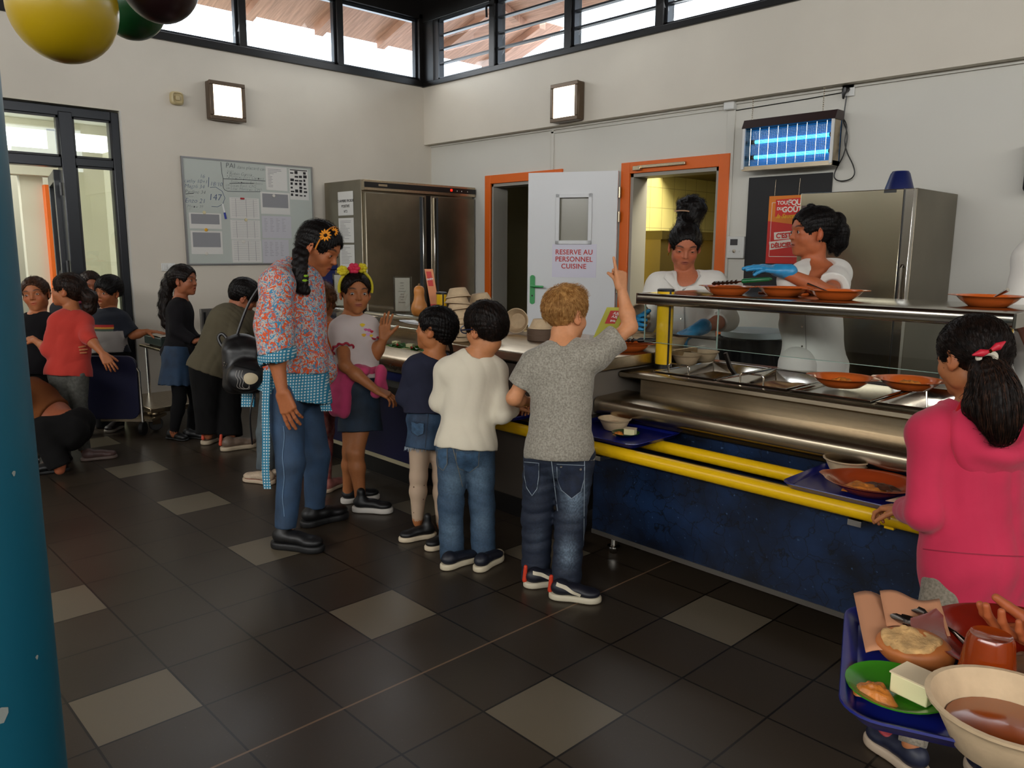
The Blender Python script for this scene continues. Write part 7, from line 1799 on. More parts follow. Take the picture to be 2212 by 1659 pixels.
 cl = MB(); cl.tube(smooth_path([f.W(0.05, -0.38, -0.25), f.W(0.10, -0.42, -0.42), f.W(0.02, -0.40, -0.52), f.W(0.10, -0.44, -0.60)]), [0.006] * 12 + [0.002], 6); cl.tube(smooth_path([f.W(-0.05, -0.36, -0.25), f.W(0.0, -0.42, -0.40), f.W(0.08, -0.38, -0.50)]), [0.005] * 8 + [0.002], 6); cl.build('curl', bm, hr)
 for i, (x, y, z) in enumerate(((0.2, -0.1, 0.47), (0.1, -0.34, 0.36), (0.28, -0.25, 0.28), (0.3, -0.28, 0.05), (0.15, -0.42, -0.02), (0.3, -0.05, 0.36))):
  p = project(H, [f.W(x * 2, y * 2, z * 2)], f.hc - f.W(x * 2, y * 2, z * 2))[0]; b = MB(); b.lathe([(0.0001, -0.003), (0.0035, 0), (0.0001, 0.003)], p, 8); b.build('hair_bead', m_white, hr)
 for tx, hx in (((880, 1168), (941, 1158)), ((937, 1186), (992, 1172))):
  a = on(2, 0, *hx); d = nrm(on(2, 0, *tx) - a); shoe(a, a + d, f.t, 0.185, '#0c0c0e', '#cbbba0', 0.055, sole_h=0.024, high=0.05)
navy_girl()
# ================================================================== the girl with the flower headband
def headband_girl():
 D = 4.24; A = lambda x, y, d=0.0: at(x, y, D + d)
 J = dict(head=A(767, 633, 0.0), N=A(757, 690, 0.02), SL=A(736, 712, -0.04), SR=A(796, 706, 0.06), EL=A(745, 790, -0.14), WL=A(812, 842, -0.16), ER=A(810, 766, 0.02), WR=A(829, 733, -0.02),
    HL=A(762, 838, -0.04), HR=A(796, 838, 0.04), KL=A(758, 975, -0.02), KR=A(768, 978, -0.08), AL=A(752, 1058, 0.05), AR=A(778, 1070, -0.05))
 f = Fig('girl with a yellow and pink flower headband and a pink jumper tied at her waist', (-0.96, 0.82, 0), J, cd(0.42, -0.92, -0.02), 0.226, 0.80, cd(0.75, -0.65), skin='#a4673e', headup=cd(0.03, 0, 1))
 f.body({'L': dict(f=cd(0.85, 0.1, -0.42), n=cd(-0.2, 0.3, -0.9), side=1, curl=(0.35, 0.4, 0.45, 0.5), sc=0.80, thumb=(0.5, 0.3)),
   'R': dict(f=cd(0.1, 0.0, 1), n=cd(0.6, -0.8, 0.0), side=1, curl=(0.15, 0.1, 0.12, 0.2), sc=0.80, spread=0.12)}, brow='#23140c', step=0.007, fstep=0.0027, iris='#2a170c', look=(0.15, 1, 0.0), lip='#8a4438', mouth=0.0)
 T = f.top(('short', 'short'), hem=0.10, g=0.009, boxy=(0.105, 0.078), cuff=0.55, seed=34, noise=0.003, neck=0.062)
 tt = f.cloth('t_shirt', T, cloth_m('pinkish_white_jersey', '#c9bdb8', 0.04), 0.006)
 view = nrm(A(790, 750) - CPOS)
 # ruffled red cuffs
 for q in 'LR':
  rf = MB()
  S, E = f.J['S' + q], f.J['E' + q]; u = nrm(E - S); c = S + (E - S) * 0.55; a = nrm(np.cross(u, (0, 0, 1.0) if abs(u[2]) < 0.9 else (1, 0, 0))); b_ = np.cross(u, a); r = 0.054 * f.sc + 0.012
  rf.tube([c + (a * cos(t) + b_ * sin(t)) * (r + 0.004 * sin(9 * t)) + u * 0.004 * cos(9 * t) for t in np.linspace(0, 2 * PI, 60)[:-1]], 0.006, 6, closed=True); rf.build('ruffle_cuff', M('crimson_ruffle', '#a01c34', 0.7), tt)
 for (px, py, s, c) in ((783, 702, 0.016, '#d8b820'), (790, 712, 0.012, '#c05a86'), (797, 713, 0.014, '#c05a86'), (803, 716, 0.012, '#b01c34'), (786, 724, 0.014, '#d2a028'), (796, 722, 0.016, '#c9a0c8'), (802, 725, 0.012, '#d8b820')):
  decal('print', T, A(px, py, -0.05), view, CR, [(s * 0.8 * cos(a) * (1 + 0.3 * sin(3 * a)), s * 0.6 * sin(a)) for a in np.linspace(0, 2 * PI, 13)[:-1]], M('print_' + c[1:], c, 0.7), tt, lift=0.004)
 S = f.skirt(A(778, 931, 0.0), 0.11, 0.145, 0.085, 0.118, waist=0.20, noise=0.003, seed=35); f.cloth('denim_skirt', S, denim('dark_denim', '#1f3348', '#16232f'), 0.006)
 # pink jumper knotted round the waist
 K = Field(); c0 = f.tp(0, 0, 0.16)
 for k in range(14):
  a0, a1 = 2 * PI * k / 14, 2 * PI * (k + 1) / 14; p = lambda a: f.tp(0.118 * cos(a), 0.088 * sin(a), 0.14 + 0.05 * sin(a + 0.6)); K.cone(p(a0), p(a1), 0.032, 0.032, k=0.02)
 kn = A(823, 800, -0.08); K.ell(kn, (0.03, 0.026, 0.03), k=0.02); K.cone(kn, A(812, 850, -0.10), 0.018, 0.028, k=0.02); K.cone(kn, A(830, 838, -0.06), 0.018, 0.022, k=0.02)
 K.cone(A(738, 800, -0.05), A(728, 880, -0.06), 0.045, 0.050, k=0.03); K.cone(A(750, 815, -0.10), A(742, 888, -0.10), 0.035, 0.040, k=0.03); K.cone(A(745, 800, 0.06), A(735, 870, 0.05), 0.05, 0.05, k=0.03)
 K.plane(A(735, 903, 0), -np.array([0.1, 0, 1.0])); K.ell(A(746, 838, -0.04), (0.066, 0.07, 0.085), k=0.03); K.ell(A(775, 800, -0.08), (0.07, 0.05, 0.035), k=0.02); K.disp = cloth_noise(0.006, 30, 36); f.cloth('tied_jumper', K, cloth_m('pink_fleece', '#c2436c', 0.1), 0.006)
 H = hair_cap(f, 1.02); face_cut(f, H, fore=0.30, width=0.30); H.plane(f.W(0, -0.3, -0.28), -f.R[2])
 for sg in (-1, 1): H.cutell(f.W(sg * 0.36, 0.05, -0.10), np.array([0.12, 0.16, 0.17]) * f.h, f.R, k=0.01)
 bx = [f.W(-0.20, -0.28, -0.20), f.W(-0.27, -0.30, -0.45), f.W(-0.30, -0.30, -0.75), f.W(-0.32, -0.30, -1.0)]
 for i in range(9):
  t = i / 8; p = np.array(bx[0]) * (1 - t) + np.array(bx[3]) * t; H.ell(p + f.R[0] * (0.008 if i % 2 else -0.008), (0.022 - 0.008 * t,) * 3, k=0.006)
 H.disp = strand_noise(f, 0.0012); bm = hair_mat('dark_brown_hair', '#1e130e', '#0c0806'); hr = f.cloth('hair', H, bm, 0.0045)
 strands('loose_hair', H, cap_roots(f, lambda x, y, z: (z > 0.05)), lambda P: np.tile(-f.R[1] * 0.6 - f.R[2] * 0.5, (len(P), 1)) + (P - f.hc) * 1.5, bm, hr, n=500, length=0.05, stand=0.001, jitter=0.1, seed=33)
 # headband with blooms
 hb = MB(); hb.tube([f.W(0.395 * cos(a), 0.06 + 0.02 * sin(a), 0.12 + 0.43 * sin(a)) for a in np.linspace(-0.25, PI + 0.25, 26)], 0.0085, 8); band = hb.build('headband', M('yellow_band', '#c9b818', 0.6), f.t)
 def bloom(px, py, col, r, d=-0.12, n=5):
  b = MB(); c = Vector(f.W(px, 0.12, py))
  for k in range(n): a = 2 * PI * k / n; b.lathe([(0.0001, -0.4 * r), (0.35 * r, -0.25 * r), (0.5 * r, 0), (0.35 * r, 0.25 * r), (0.0001, 0.4 * r)], c + Vector(CR) * (0.55 * r * cos(a)) + Vector(CU) * (0.55 * r * sin(a)), 12)
  b.lathe([(0.0001, -0.3 * r), (0.3 * r, 0.05 * r), (0.0001, 0.4 * r)], c - Vector(CFW) * 0.004, 12); b.build('fabric_bloom', M('bloom_' + col[1:], col, 0.7), band, smooth=80)
 bloom(-0.13, 0.60, '#d2c01c', 0.030, n=7); bloom(0.06, 0.585, '#d0284c', 0.034, n=6); bloom(0.33, 0.53, '#d2c01c', 0.030, n=7)
 for hx, tx in (((738, 1088), (806, 1078)), ((763, 1104), (848, 1108))):
  a = on(2, 0, *hx); d = nrm(on(2, 0, *tx) - a); shoe(a, a + d, f.t, 0.215, '#0b0b0d', '#c4beb6', 0.06, sole_h=0.030, high=0.045)
headband_girl()
# ================================================================== the teacher
def print_mat():
 m = bpy.data.materials.new('coral_print_cotton'); m.use_nodes = True; nt = m.node_tree; N = nt.nodes; L = nt.links; p = N['Principled BSDF']; p.inputs['Roughness'].default_value = 0.8
 tc = N.new('ShaderNodeTexCoord'); n1 = N.new('ShaderNodeTexNoise'); n1.inputs['Scale'].default_value = 27; n1.inputs['Detail'].default_value = 1; n1.inputs['Distortion'].default_value = 2.5; L.new(tc.outputs['Object'], n1.inputs['Vector'])
 n2 = N.new('ShaderNodeTexNoise'); n2.inputs['Scale'].default_value = 21; n2.inputs['Detail'].default_value = 1; n2.inputs['Distortion'].default_value = 3.0; mp = N.new('ShaderNodeMapping'); mp.inputs['Location'].default_value = (4, 7, 2); L.new(tc.outputs['Object'], mp.inputs[0]); L.new(mp.outputs[0], n2.inputs['Vector'])
 def band(src, lo, hi):
  a = N.new('ShaderNodeMath'); a.operation = 'GREATER_THAN'; a.inputs[1].default_value = lo; b = N.new('ShaderNodeMath'); b.operation = 'LESS_THAN'; b.inputs[1].default_value = hi; c = N.new('ShaderNodeMath'); c.operation = 'MULTIPLY'
  L.new(src, a.inputs[0]); L.new(src, b.inputs[0]); L.new(a.outputs[0], c.inputs[0]); L.new(b.outputs[0], c.inputs[1]); return c.outputs[0]
 def mix(f, x, y):
  n = N.new('ShaderNodeMix'); n.data_type = 'RGBA'; L.new(f, n.inputs[0])
  for i, v in ((6, x), (7, y)):
   if isinstance(v, tuple): n.inputs[i].default_value = (*v, 1)
   else: L.new(v, n.inputs[i])
  return n.outputs[2]
 c = mix(band(n1.outputs[0], 0.52, 0.9), lin('#bfb2a6'), lin('#d0501c')); c = mix(band(n2.outputs[0], 0.53, 0.60), c, lin('#3c84a8')); c = mix(band(n1.outputs[0], 0.36, 0.41), c, lin('#3c84a8'))
 L.new(c, p.inputs['Base Color']); return m
def gingham(name='blue_gingham'):
 if name in MATS: return MATS[name]
 m = bpy.data.materials.new(name); MATS[name] = m; m.use_nodes = True; nt = m.node_tree; N = nt.nodes; L = nt.links; p = N['Principled BSDF']; p.inputs['Roughness'].default_value = 0.8
 tc = N.new('ShaderNodeTexCoord'); sp = N.new('ShaderNodeSeparateXYZ'); L.new(tc.outputs['Object'], sp.inputs[0])
 def mt(op, a, b=None):
  n = N.new('ShaderNodeMath'); n.operation = op
  for i, x in enumerate((a, b)):
   if x is None: continue
   if isinstance(x, (int, float)): n.inputs[i].default_value = x
   else: L.new(x, n.inputs[i])
  return n.outputs[0]
 u = mt('MULTIPLY', mt('ADD', sp.outputs[0], mt('MULTIPLY', sp.outputs[1], 0.9)), 62.0); v = mt('MULTIPLY', sp.outputs[2], 75.0)
 cu = mt('LESS_THAN', mt('FRACT', u), 0.52); cv = mt('LESS_THAN', mt('FRACT', v), 0.52); both = mt('MULTIPLY', cu, cv)
 mx = N.new('ShaderNodeMix'); mx.data_type = 'RGBA'; mx.inputs[6].default_value = (*lin('#1d7391'), 1); mx.inputs[7].default_value = (*lin('#b9c6c4'), 1); L.new(both, mx.inputs[0]); L.new(mx.outputs[2], p.inputs['Base Color']); return m
def teacher():
 D = 3.80; A = lambda x, y, d=0.0: at(x, y, D + d)
 J = dict(head=A(690, 537, 0.02), N=A(634, 583, 0.02), SL=A(598, 614, -0.19), SR=A(652, 608, 0.14), EL=A(592, 745, -0.27), WL=A(610, 846, -0.27), ER=A(664, 735, 0.20), WR=A(690, 800, 0.14),
    HL=A(612, 848, -0.08), HR=A(650, 845, 0.10), KL=A(628, 1000, -0.14), KR=A(684, 985, 0.12), AL=A(617, 1140, -0.14), AR=A(680, 1095, 0.16))
 f = Fig('woman with a long black plait, coral print jacket and blue jeans bending towards the children', (-0.75, 0.34, 0), J, cd(0.92, -0.22, -0.50), 0.245, 0.93, cd(1, -0.1), skin='#a9653e', child=False, headup=cd(0.35, 0, 1))
 f.body({'L': dict(f=cd(0.30, 0.0, -1), n=cd(0.2, 1.0, 0), side=-1, curl=(0.12, 0.18, 0.24, 0.3), sc=1.0, thumb=(0.3, 0.2), spread=0.05)}, brow='#170e0a', step=0.008, iris='#1c100a', closed=0.35, lip='#8a3c34', mouth=0.25, browlift=0.01)
 pm = print_mat(); gm = gingham()
 def coat(lo, hi, g=0.02):
  F = f.top((None, None), g=g, hem=-0.30, boxy=(0.120, 0.105), noise=0.0, seed=44, neck=0.075)
  return F
 # jacket body down to the coral edge, then the gingham band
 F = Field(); f.torso(F, 0.018, neck=False)
 a, b = A(632, 900, 0.0), f.tp(0, 0, 0.85)
 for x in (-1, 0, 1): F.cone(a + CR * x * 0.075 + np.array([0, 0, -0.02]), b + f.fw * x * 0.02, 0.118, 0.105, k=0.08)
 F.cone(A(590, 885, -0.06), A(596, 760, -0.05), 0.10, 0.10, k=0.05)
 f.neckcut(F, 0.075); F.disp = cloth_noise(0.009, 16, 44, (1, 1, 0.35))
 up = np.array([0, 0, 1.0]); zs = A(640, 812, 0)[2]; zb = A(600, 892, 0)[2]
 U = Field().add(F, 0, 0.01); U.plane((0, 0, zs), -nrm(up + CR * 0.10)); jk = f.cloth('jacket', U, pm, 0.0075)
 B = Field().add(F, -0.001, 0.01); B.plane((0, 0, zs), nrm(up + CR * 0.10)); B.plane((0, 0, zb), -nrm(up + CR * 0.28)); f.cloth('gingham_band', B, gm, 0.0075, parent=jk)
 # wide kimono sleeve with a gingham cuff
 S, E, Wr = f.J['SL'], f.J['EL'], f.J['WL']; c = A(598, 772, -0.27)
 K = Field(); K.cone(S, A(592, 700, -0.23), 0.075, 0.086, k=0.04); K.cone(A(592, 700, -0.23), c, 0.086, 0.082, k=0.03); K.cone(f.N, S, 0.07, 0.078, k=0.03); f.neckcut(K, 0.08); K.cutcone(c + (c - S) * 0.02, c + (c - S) * 0.3, 0.070, 0.075, k=0.003); K.disp = cloth_noise(0.006, 18, 45, (1, 1, 0.4))
 n_ = nrm(np.array([0, 0, -1.0]) + CR * 0.28); cc = A(600, 757, -0.27)
 K1 = Field().add(K, 0, 0.01); K1.plane(cc, n_); sl = f.cloth('kimono_sleeve', K1, pm, 0.0075); K2 = Field().add(K, -0.003, 0.01); K2.plane(cc, -n_); K2.plane(A(600, 784, -0.27), n_); f.cloth('gingham_cuff', K2, gm, 0.0075, parent=sl)
 S2 = Field(); S2.cone(f.J['SR'], f.J['ER'], 0.08, 0.09); S2.plane(f.J['ER'] + (f.J['WR'] - f.J['ER']) * 0.3, f.J['WR'] - f.J['ER']); S2.cone(f.J['ER'], f.J['WR'], 0.09, 0.09); f.cloth('kimono_sleeve', S2, pm, 0.009)
 # front edge and tie ends in gingham
 def strip(name, pts, w, th=0.006, mat=gm, parent=None):
  P = smooth_path(pts, 4); b_ = MB(); vs = []
  for i, p in enumerate(P):
   for sx, sy in ((-1, -1), (1, -1), (1, 1), (-1, 1)): vs.append(np.array(p) + CR * sx * w / 2 + CFW * sy * th)
  b_.add(vs, [(4 * i + j, 4 * i + (j + 1) % 4, 4 * i + 4 + (j + 1) % 4, 4 * i + 4 + j) for i in range(len(P) - 1) for j in range(4)] + [(3, 2, 1, 0), tuple(4 * (len(P) - 1) + j for j in range(4))]); return b_.build(name, mat, parent or jk)
 strip('tie_end', [A(577, 800, -0.19), A(574, 880, -0.20), A(575, 960, -0.20), A(574, 1020, -0.19), A(578, 1056, -0.18)], 0.034, 0.003)
 strip('front_panel', [A(672, 770, -0.02), A(688, 820, -0.02), A(706, 888, -0.02)], 0.050, 0.006)
 strip('back_panel', [A(538, 800, 0.02), A(537, 850, 0.02), A(536, 879, 0.02)], 0.062, 0.01)
 strip('tunic_edge', [A(664, 640, -0.05), A(672, 700, -0.04), A(668, 780, -0.02)], 0.026, 0.01, M('brown_print_tunic', '#6a4a34', 0.8, noise=(50, 0.5)))
 P = f.trousers(g=0.010, loose=0.002, noise=0.0045, seed=46, nf=22, waist=0.1, ankle=1.0); f.cloth('jeans', P, denim('slate_denim', '#2f4a68', '#24384e'), 0.007)
 view = nrm(A(640, 1000) - CPOS); ribbon('side_seam', P, [A(612 + 2 * sin(k), 920 + k * 14, -0.2) for k in range(15)], view, 0.003, M('pale_seam', '#5f7a94', 0.7), f.t)
 H = hair_cap(f, 1.03); H.ell(f.W(0, -0.28, -0.05), np.array([0.27, 0.18, 0.25]) * f.h, f.R, k=0.03); face_cut(f, H, fore=0.27, width=0.31); H.cutell(f.W(-0.36, 0.06, -0.12), np.array([0.14, 0.13, 0.15]) * f.h, f.R, k=0.01); H.cutell(f.W(0.36, 0.06, -0.12), np.array([0.14, 0.13, 0.15]) * f.h, f.R, k=0.01)
 pl = smooth_path([A(650, 545, -0.12), A(648, 575, -0.15), A(650, 605, -0.15), A(655, 628, -0.14)], 5)
 for i, p in enumerate(pl): H.ell(np.array(p) + CR * (0.010 if i % 2 else -0.010), (0.030 - 0.0005 * i,) * 3, k=0.006)
 H.disp = strand_noise(f, 0.0022, 50); bm = hair_mat('black_hair', '#120c0a', '#070505'); hr = f.cloth('hair', H, bm, 0.0045)
 strands('loose_hair', H, cap_roots(f, lambda x, y, z: z > -0.2), lambda P_: np.tile(-f.R[1] * 0.9 - f.R[2] * 0.4, (len(P_), 1)), bm, hr, n=900, length=0.055, stand=0.010, jitter=0.35, seed=43, r=0.0006)
 b = MB(); b.tube([A(655 + 9 * cos(t), 596, -0.15 + 0.02 * sin(t)) for t in np.linspace(0, 6, 10)], 0.006, 6); b.tube([A(656 + 8 * cos(t), 606, -0.15 + 0.02 * sin(t)) for t in np.linspace(0, 6, 10)], 0.006, 6); b.build('hair_tie', M('neon_green_tie', '#86b020', 0.5), hr)
 band = MB(); band.tube([f.W(0.39 * cos(a), 0.10, 0.10 + 0.43 * sin(a)) for a in np.linspace(-0.2, PI + 0.2, 26)], 0.004, 6); bd = band.build('headband', M('orange_band', '#c07414', 0.6), f.t)
 for px, py, r, dd in ((703, 508, 0.030, -0.14), (722, 501, 0.022, -0.04), (712, 494, 0.018, 0.0)):
  c = Vector(A(px, py, dd)); b = MB(); k = 11
  for i in range(k):
   a = 2 * PI * i / k; u = Vector(CR) * cos(a) + Vector(CU) * sin(a); s = Vector(CR) * -sin(a) + Vector(CU) * cos(a); b.add([c + u * r * 0.3 + s * r * 0.10, c + u * r * 0.7 + s * r * 0.16 - Vector(CFW) * 0.004, c + u * r, c + u * r * 0.7 - s * r * 0.16 - Vector(CFW) * 0.004, c + u * r * 0.3 - s * r * 0.10], [(0, 1, 2, 3, 4)])
  sf = b.build('sunflower', M('sunflower_petal', '#d98a10', 0.6), bd, smooth=0, solid=0.002)
  b = MB(); b.lathe([(0.0001, -0.004), (r * 0.36, 0), (0.0001, 0.006)], c - Vector(CFW) * 0.004, 12); b.build('flower_centre', M('flower_brown', '#1c0e06', 0.8), bd, smooth=80)
 for hx, tx in (((652, 1140), (748, 1116)), ((590, 1180), (690, 1192))):
  a = on(2, 0, *hx); d = nrm(on(2, 0, *tx) - a); shoe(a, a + d, f.t, 0.262, '#08080a', '#0c0c0d', 0.075, sole_h=0.034, high=0.01)
 return f
teacher()
def backpack():
 D = 3.70; A = lambda x, y, d=0.0: at(x, y, D + d); t = thing('backpack', 'black backpack with stitched feather motif and cream patch hanging behind the woman', 'backpack', A(525, 855))
 m = M('black_leather', '#0b0a0b', 0.42, bump=(30, 0.3)); F = Field(); R = np.stack([nrm(CR + CFW * 0.3), nrm(CFW - CR * 0.3), np.array([0, 0, 1.0])])
 F.box(A(528, 792), (0.098, 0.06, 0.125), R, 0.05); F.ell(A(518, 745), (0.075, 0.055, 0.05), R, k=0.03); F.ell(A(533, 812, -0.06), (0.085, 0.045, 0.075), R, k=0.02); F.disp = cloth_noise(0.006, 20, 51); X, Fc = surface(F, 0.006); mesh_obj('bag_body', X, Fc, m, t)
 b = MB(); b.tube(smooth_path([A(500, 745), A(482, 722), A(472, 727), A(476, 742), A(492, 762)]), 0.008, 8); b.build('top_handle', m, t)
 b = MB(); b.tube(smooth_path([A(508, 738, 0), A(520, 700, 0.0), A(538, 655, 0.0), A(560, 620, 0.0)]), 0.007, 6); b.tube(smooth_path([A(548, 850), A(540, 900), A(545, 960, 0.05)]), 0.004, 5); b.build('strap', m, t)
 v = nrm(A(530, 800) - CPOS); decal('cream_patch', F, A(540, 818, -0.12), v, CR, [(0.032 * cos(a) * (1 + 0.15 * cos(a - 0.6)), 0.027 * sin(a)) for a in np.linspace(0, 2 * PI, 20)[:-1]], M('cream_leather', '#b8a98a', 0.5), t)
 st = M('white_thread', '#8f8a84', 0.6)
 for k in range(3): ribbon('stitching', F, smooth_path([A(512 + k * 6, 800, -0.12), A(509 + k * 6, 812, -0.12), A(514 + k * 6, 822, -0.12), A(512 + k * 6, 836, -0.12), A(526 + k * 6, 841, -0.12), A(538, 838 - k * 3, -0.12)], 4), v, 0.002, st, t)
 for px, py in ((484, 783), (489, 786), (487, 790), (482, 789)): decal('stud', F, A(px, py, -0.1), v, CR, [(0.0025 * cos(a), 0.0025 * sin(a)) for a in np.linspace(0, 2 * PI, 7)[:-1]], m_chrome, t)
 ribbon('zip', F, [A(505 + k * 6, 789 + 1.4 * k, -0.12) for k in range(9)], v, 0.005, M('black_zip', '#1a191a', 0.3, 0.5), t)
backpack()
# ================================================================== the two servers
m_coat = cloth_m('white_work_coat', '#d8d4cc', 0.03)
m_glove = M('blue_nitrile', '#2a86b8', 0.35, noise=(30, 0.1), bump=(40, 0.4))
def glove(f, q, f_, n_, **k):
 F = Field(); sc = k.pop('sc', f.sc); hand_field(F, f.J['W' + q], f_, n_, sc=sc, inflate=0.0022, **k); u = nrm(f_); F.cone(f.J['W' + q] - u * 0.045, f.J['W' + q] + u * 0.02, 0.040 * sc, 0.032 * sc, k=0.01)
 F.disp = cloth_noise(0.0012, 70, 7); c = f.J['W' + q] + u * 0.09 * sc; f.cloth('glove', F, m_glove, 0.006, fine=[(c, 0.11 * sc, 0.003)])
def coat_front(f, F, view, mat_seam, D, xs, ys):
 ribbon('front_seam', F, [at(xs[0] + (xs[1] - xs[0]) * t, ys[0] + (ys[1] - ys[0]) * t, D - 0.2) for t in np.linspace(0, 1, 14)], view, 0.003, mat_seam, f.t)
def bun_server():
 D = 4.62; A = lambda x, y, d=0.0: at(x, y, D + d)
 J = dict(head=A(1479, 532, -0.02), N=A(1482, 604, 0.03), SL=A(1422, 617, 0.0), SR=A(1542, 613, 0.0), EL=A(1390, 700, 0.0), WL=A(1378, 700, -0.30), ER=A(1570, 690, -0.02), WR=A(1506, 712, -0.28),
    HL=A(1452, 790, 0.05), HR=A(1518, 790, 0.05), KL=at(1452, 930, D + 0.05), KR=at(1518, 930, D + 0.05), AL=A(1452, 1040, 0.05), AR=A(1518, 1040, 0.05))
 for q in 'LR': J['A' + q] = np.array([J['K' + q][0], J['K' + q][1], 0.08]); J['K' + q] = np.array([J['K' + q][0], J['K' + q][1], 0.46])
 f = Fig('server in a white coat with a high black bun, looking down at the bowls', (J['AL'][0], J['AL'][1], 0), J, cd(-0.10, -1, -0.42), 0.250, 0.96, cd(0, -1), skin='#b2694a', child=False, headup=cd(0, -0.4, 1))
 f.body({'L': dict(f=cd(-0.2, -1, 0.2), n=cd(1, 0, -0.2), side=1, curl=(0.3, 0.35, 0.4, 0.4), thumb=(0.8, 0.4)), 'R': dict(sc=1.1, f=cd(-0.85, -0.35, -0.35), n=cd(-0.2, 0.1, -1), side=-1, curl=(0.6, 0.7, 0.75, 0.8))}, brow='#26150d', iris='#20120a', closed=0.7, lip='#7c3a32', step=0.008, blush=0.5)
 T = f.top((0.40, 0.30), hem=-0.35, g=0.018, boxy=(0.150, 0.105), noise=0.006, seed=61, neck=0.060, sg=0.024, nf=18)
 T.cutcone(f.N + f.fw * 0.05 + f.up * 0.03, A(1469, 629, -0.20), 0.066, 0.006, k=0.006); T.cutcone(f.N + f.fw * 0.12 + f.up * 0.01, A(1470, 622, -0.24), 0.060, 0.012, k=0.006)
 c = f.cloth('work_coat', T, m_coat, 0.0065)
 view = nrm(A(1480, 650) - CPOS)
 for px, pts in ((1446, [(0.02, 0.075), (-0.03, 0.045), (-0.035, 0.0), (0.0, -0.035), (0.052, -0.085), (0.035, -0.02), (0.015, 0.03)]), (1494, [(-0.02, 0.08), (0.045, 0.06), (0.055, 0.01), (0.02, -0.03), (-0.058, -0.085), (-0.035, -0.02), (-0.012, 0.03)])):
  decal('collar', T, A(px, 598, -0.25), view, CR, pts, m_coat, c, lift=0.010)
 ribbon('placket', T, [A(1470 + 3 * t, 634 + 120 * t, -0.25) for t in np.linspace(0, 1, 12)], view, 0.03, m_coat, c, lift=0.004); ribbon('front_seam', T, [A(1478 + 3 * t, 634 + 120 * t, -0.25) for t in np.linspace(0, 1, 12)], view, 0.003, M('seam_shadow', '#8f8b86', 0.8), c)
 for y in (662, 690, 720): decal('snap_button', T, A(1471, y, -0.25), view, CR, [(0.005 * cos(a), 0.005 * sin(a)) for a in np.linspace(0, 2 * PI, 9)[:-1]], m_chrome, c, lift=0.007)
 P = f.trousers(g=0.016, loose=0.02, noise=0.004, seed=62, nf=20, ankle=1.0); f.cloth('work_trousers', P, m_coat, 0.012)
 glove(f, 'R', cd(-0.85, -0.35, -0.35), cd(-0.2, 0.1, -1), side=-1, curl=(0.6, 0.7, 0.75, 0.8), sc=1.1); glove(f, 'L', cd(-0.2, -1, 0.2), cd(1, 0, -0.2), side=1, curl=(0.3, 0.35, 0.4, 0.4), thumb=(0.8, 0.4))
 H = hair_cap(f, 1.03); face_cut(f, H, fore=0.30, width=0.31); H.plane(f.W(0, -0.3, -0.30), -f.R[2])
 for sg in (-1, 1): H.cutell(f.W(sg * 0.36, 0.05, -0.12), np.array([0.12, 0.14, 0.17]) * f.h, f.R, k=0.01)
 bun = A(1493, 452, 0.06); rs = np.random.RandomState(3); H.ell(bun, (0.082, 0.075, 0.082), k=0.01); H.cone(A(1484, 490, 0.04), bun, 0.07, 0.06, k=0.03)
 for k in range(26): v_ = nrm(rs.normal(size=3)); H.ell(bun + v_ * 0.068, (0.026, 0.024, 0.022), k=0.006)
 H.disp = strand_noise(f, 0.0025, 50); bm = hair_mat('black_hair', '#120c0a', '#070505'); hr = f.cloth('hair', H, bm, 0.005)
 strands('loose_hair', H, lambda r_, n: bun + r_.normal(size=(n, 3)) * 0.06, lambda P_: np.cross(P_ - bun, np.tile(f.R[1] + f.R[2] * 0.3, (len(P_), 1))) * 12, bm, hr, n=500, length=0.06, stand=0.016, jitter=0.6, r=0.0007, seed=63)
 strands('flyaway_hair', H, cap_roots(f, lambda x, y, z: (np.abs(x) > 0.2)), lambda P_: np.tile(f.R[2] * 0.6 - f.R[1] * 0.3, (len(P_), 1)) + (P_ - f.hc) * 4, bm, hr, n=260, length=0.05, stand=0.02, jitter=0.5, r=0.0006, seed=64)
 b = MB(); b.tube([A(1472 + 18 * sin(t), 458 - 3 * cos(t), -0.03) for t in np.linspace(-1, 1.2, 10)], 0.004, 6); b.build('hair_tie', M('beige_tie', '#a88468', 0.6), hr)
 b = MB(); b.tube([f.W(0.36, 0.02, -0.16), f.W(0.37, 0.03, -0.22), f.W(0.36, 0.0, -0.24)], 0.003, 6); b.build('earring', M('gold', '#c99a30', 0.2, 1.0), f.t)
 for q in 'LR': a = np.array([J['A' + q][0], J['A' + q][1], 0]); d = cd(0, -1); shoe(a - d * 0.06, a + d, f.t, 0.25, '#c9c6c0', '#b9b4a8', 0.07)
 # bowl in her far hand
 kraft_bowl(tuple(A(1366, 684, -0.36)), 'fibre bowl held upright in the gloved hand of the bun-haired server', (PI * 0.52, 0.1, CYAW + 0.5), r=0.078, h=0.055, group='kraft fibre bowls')
bun_server()
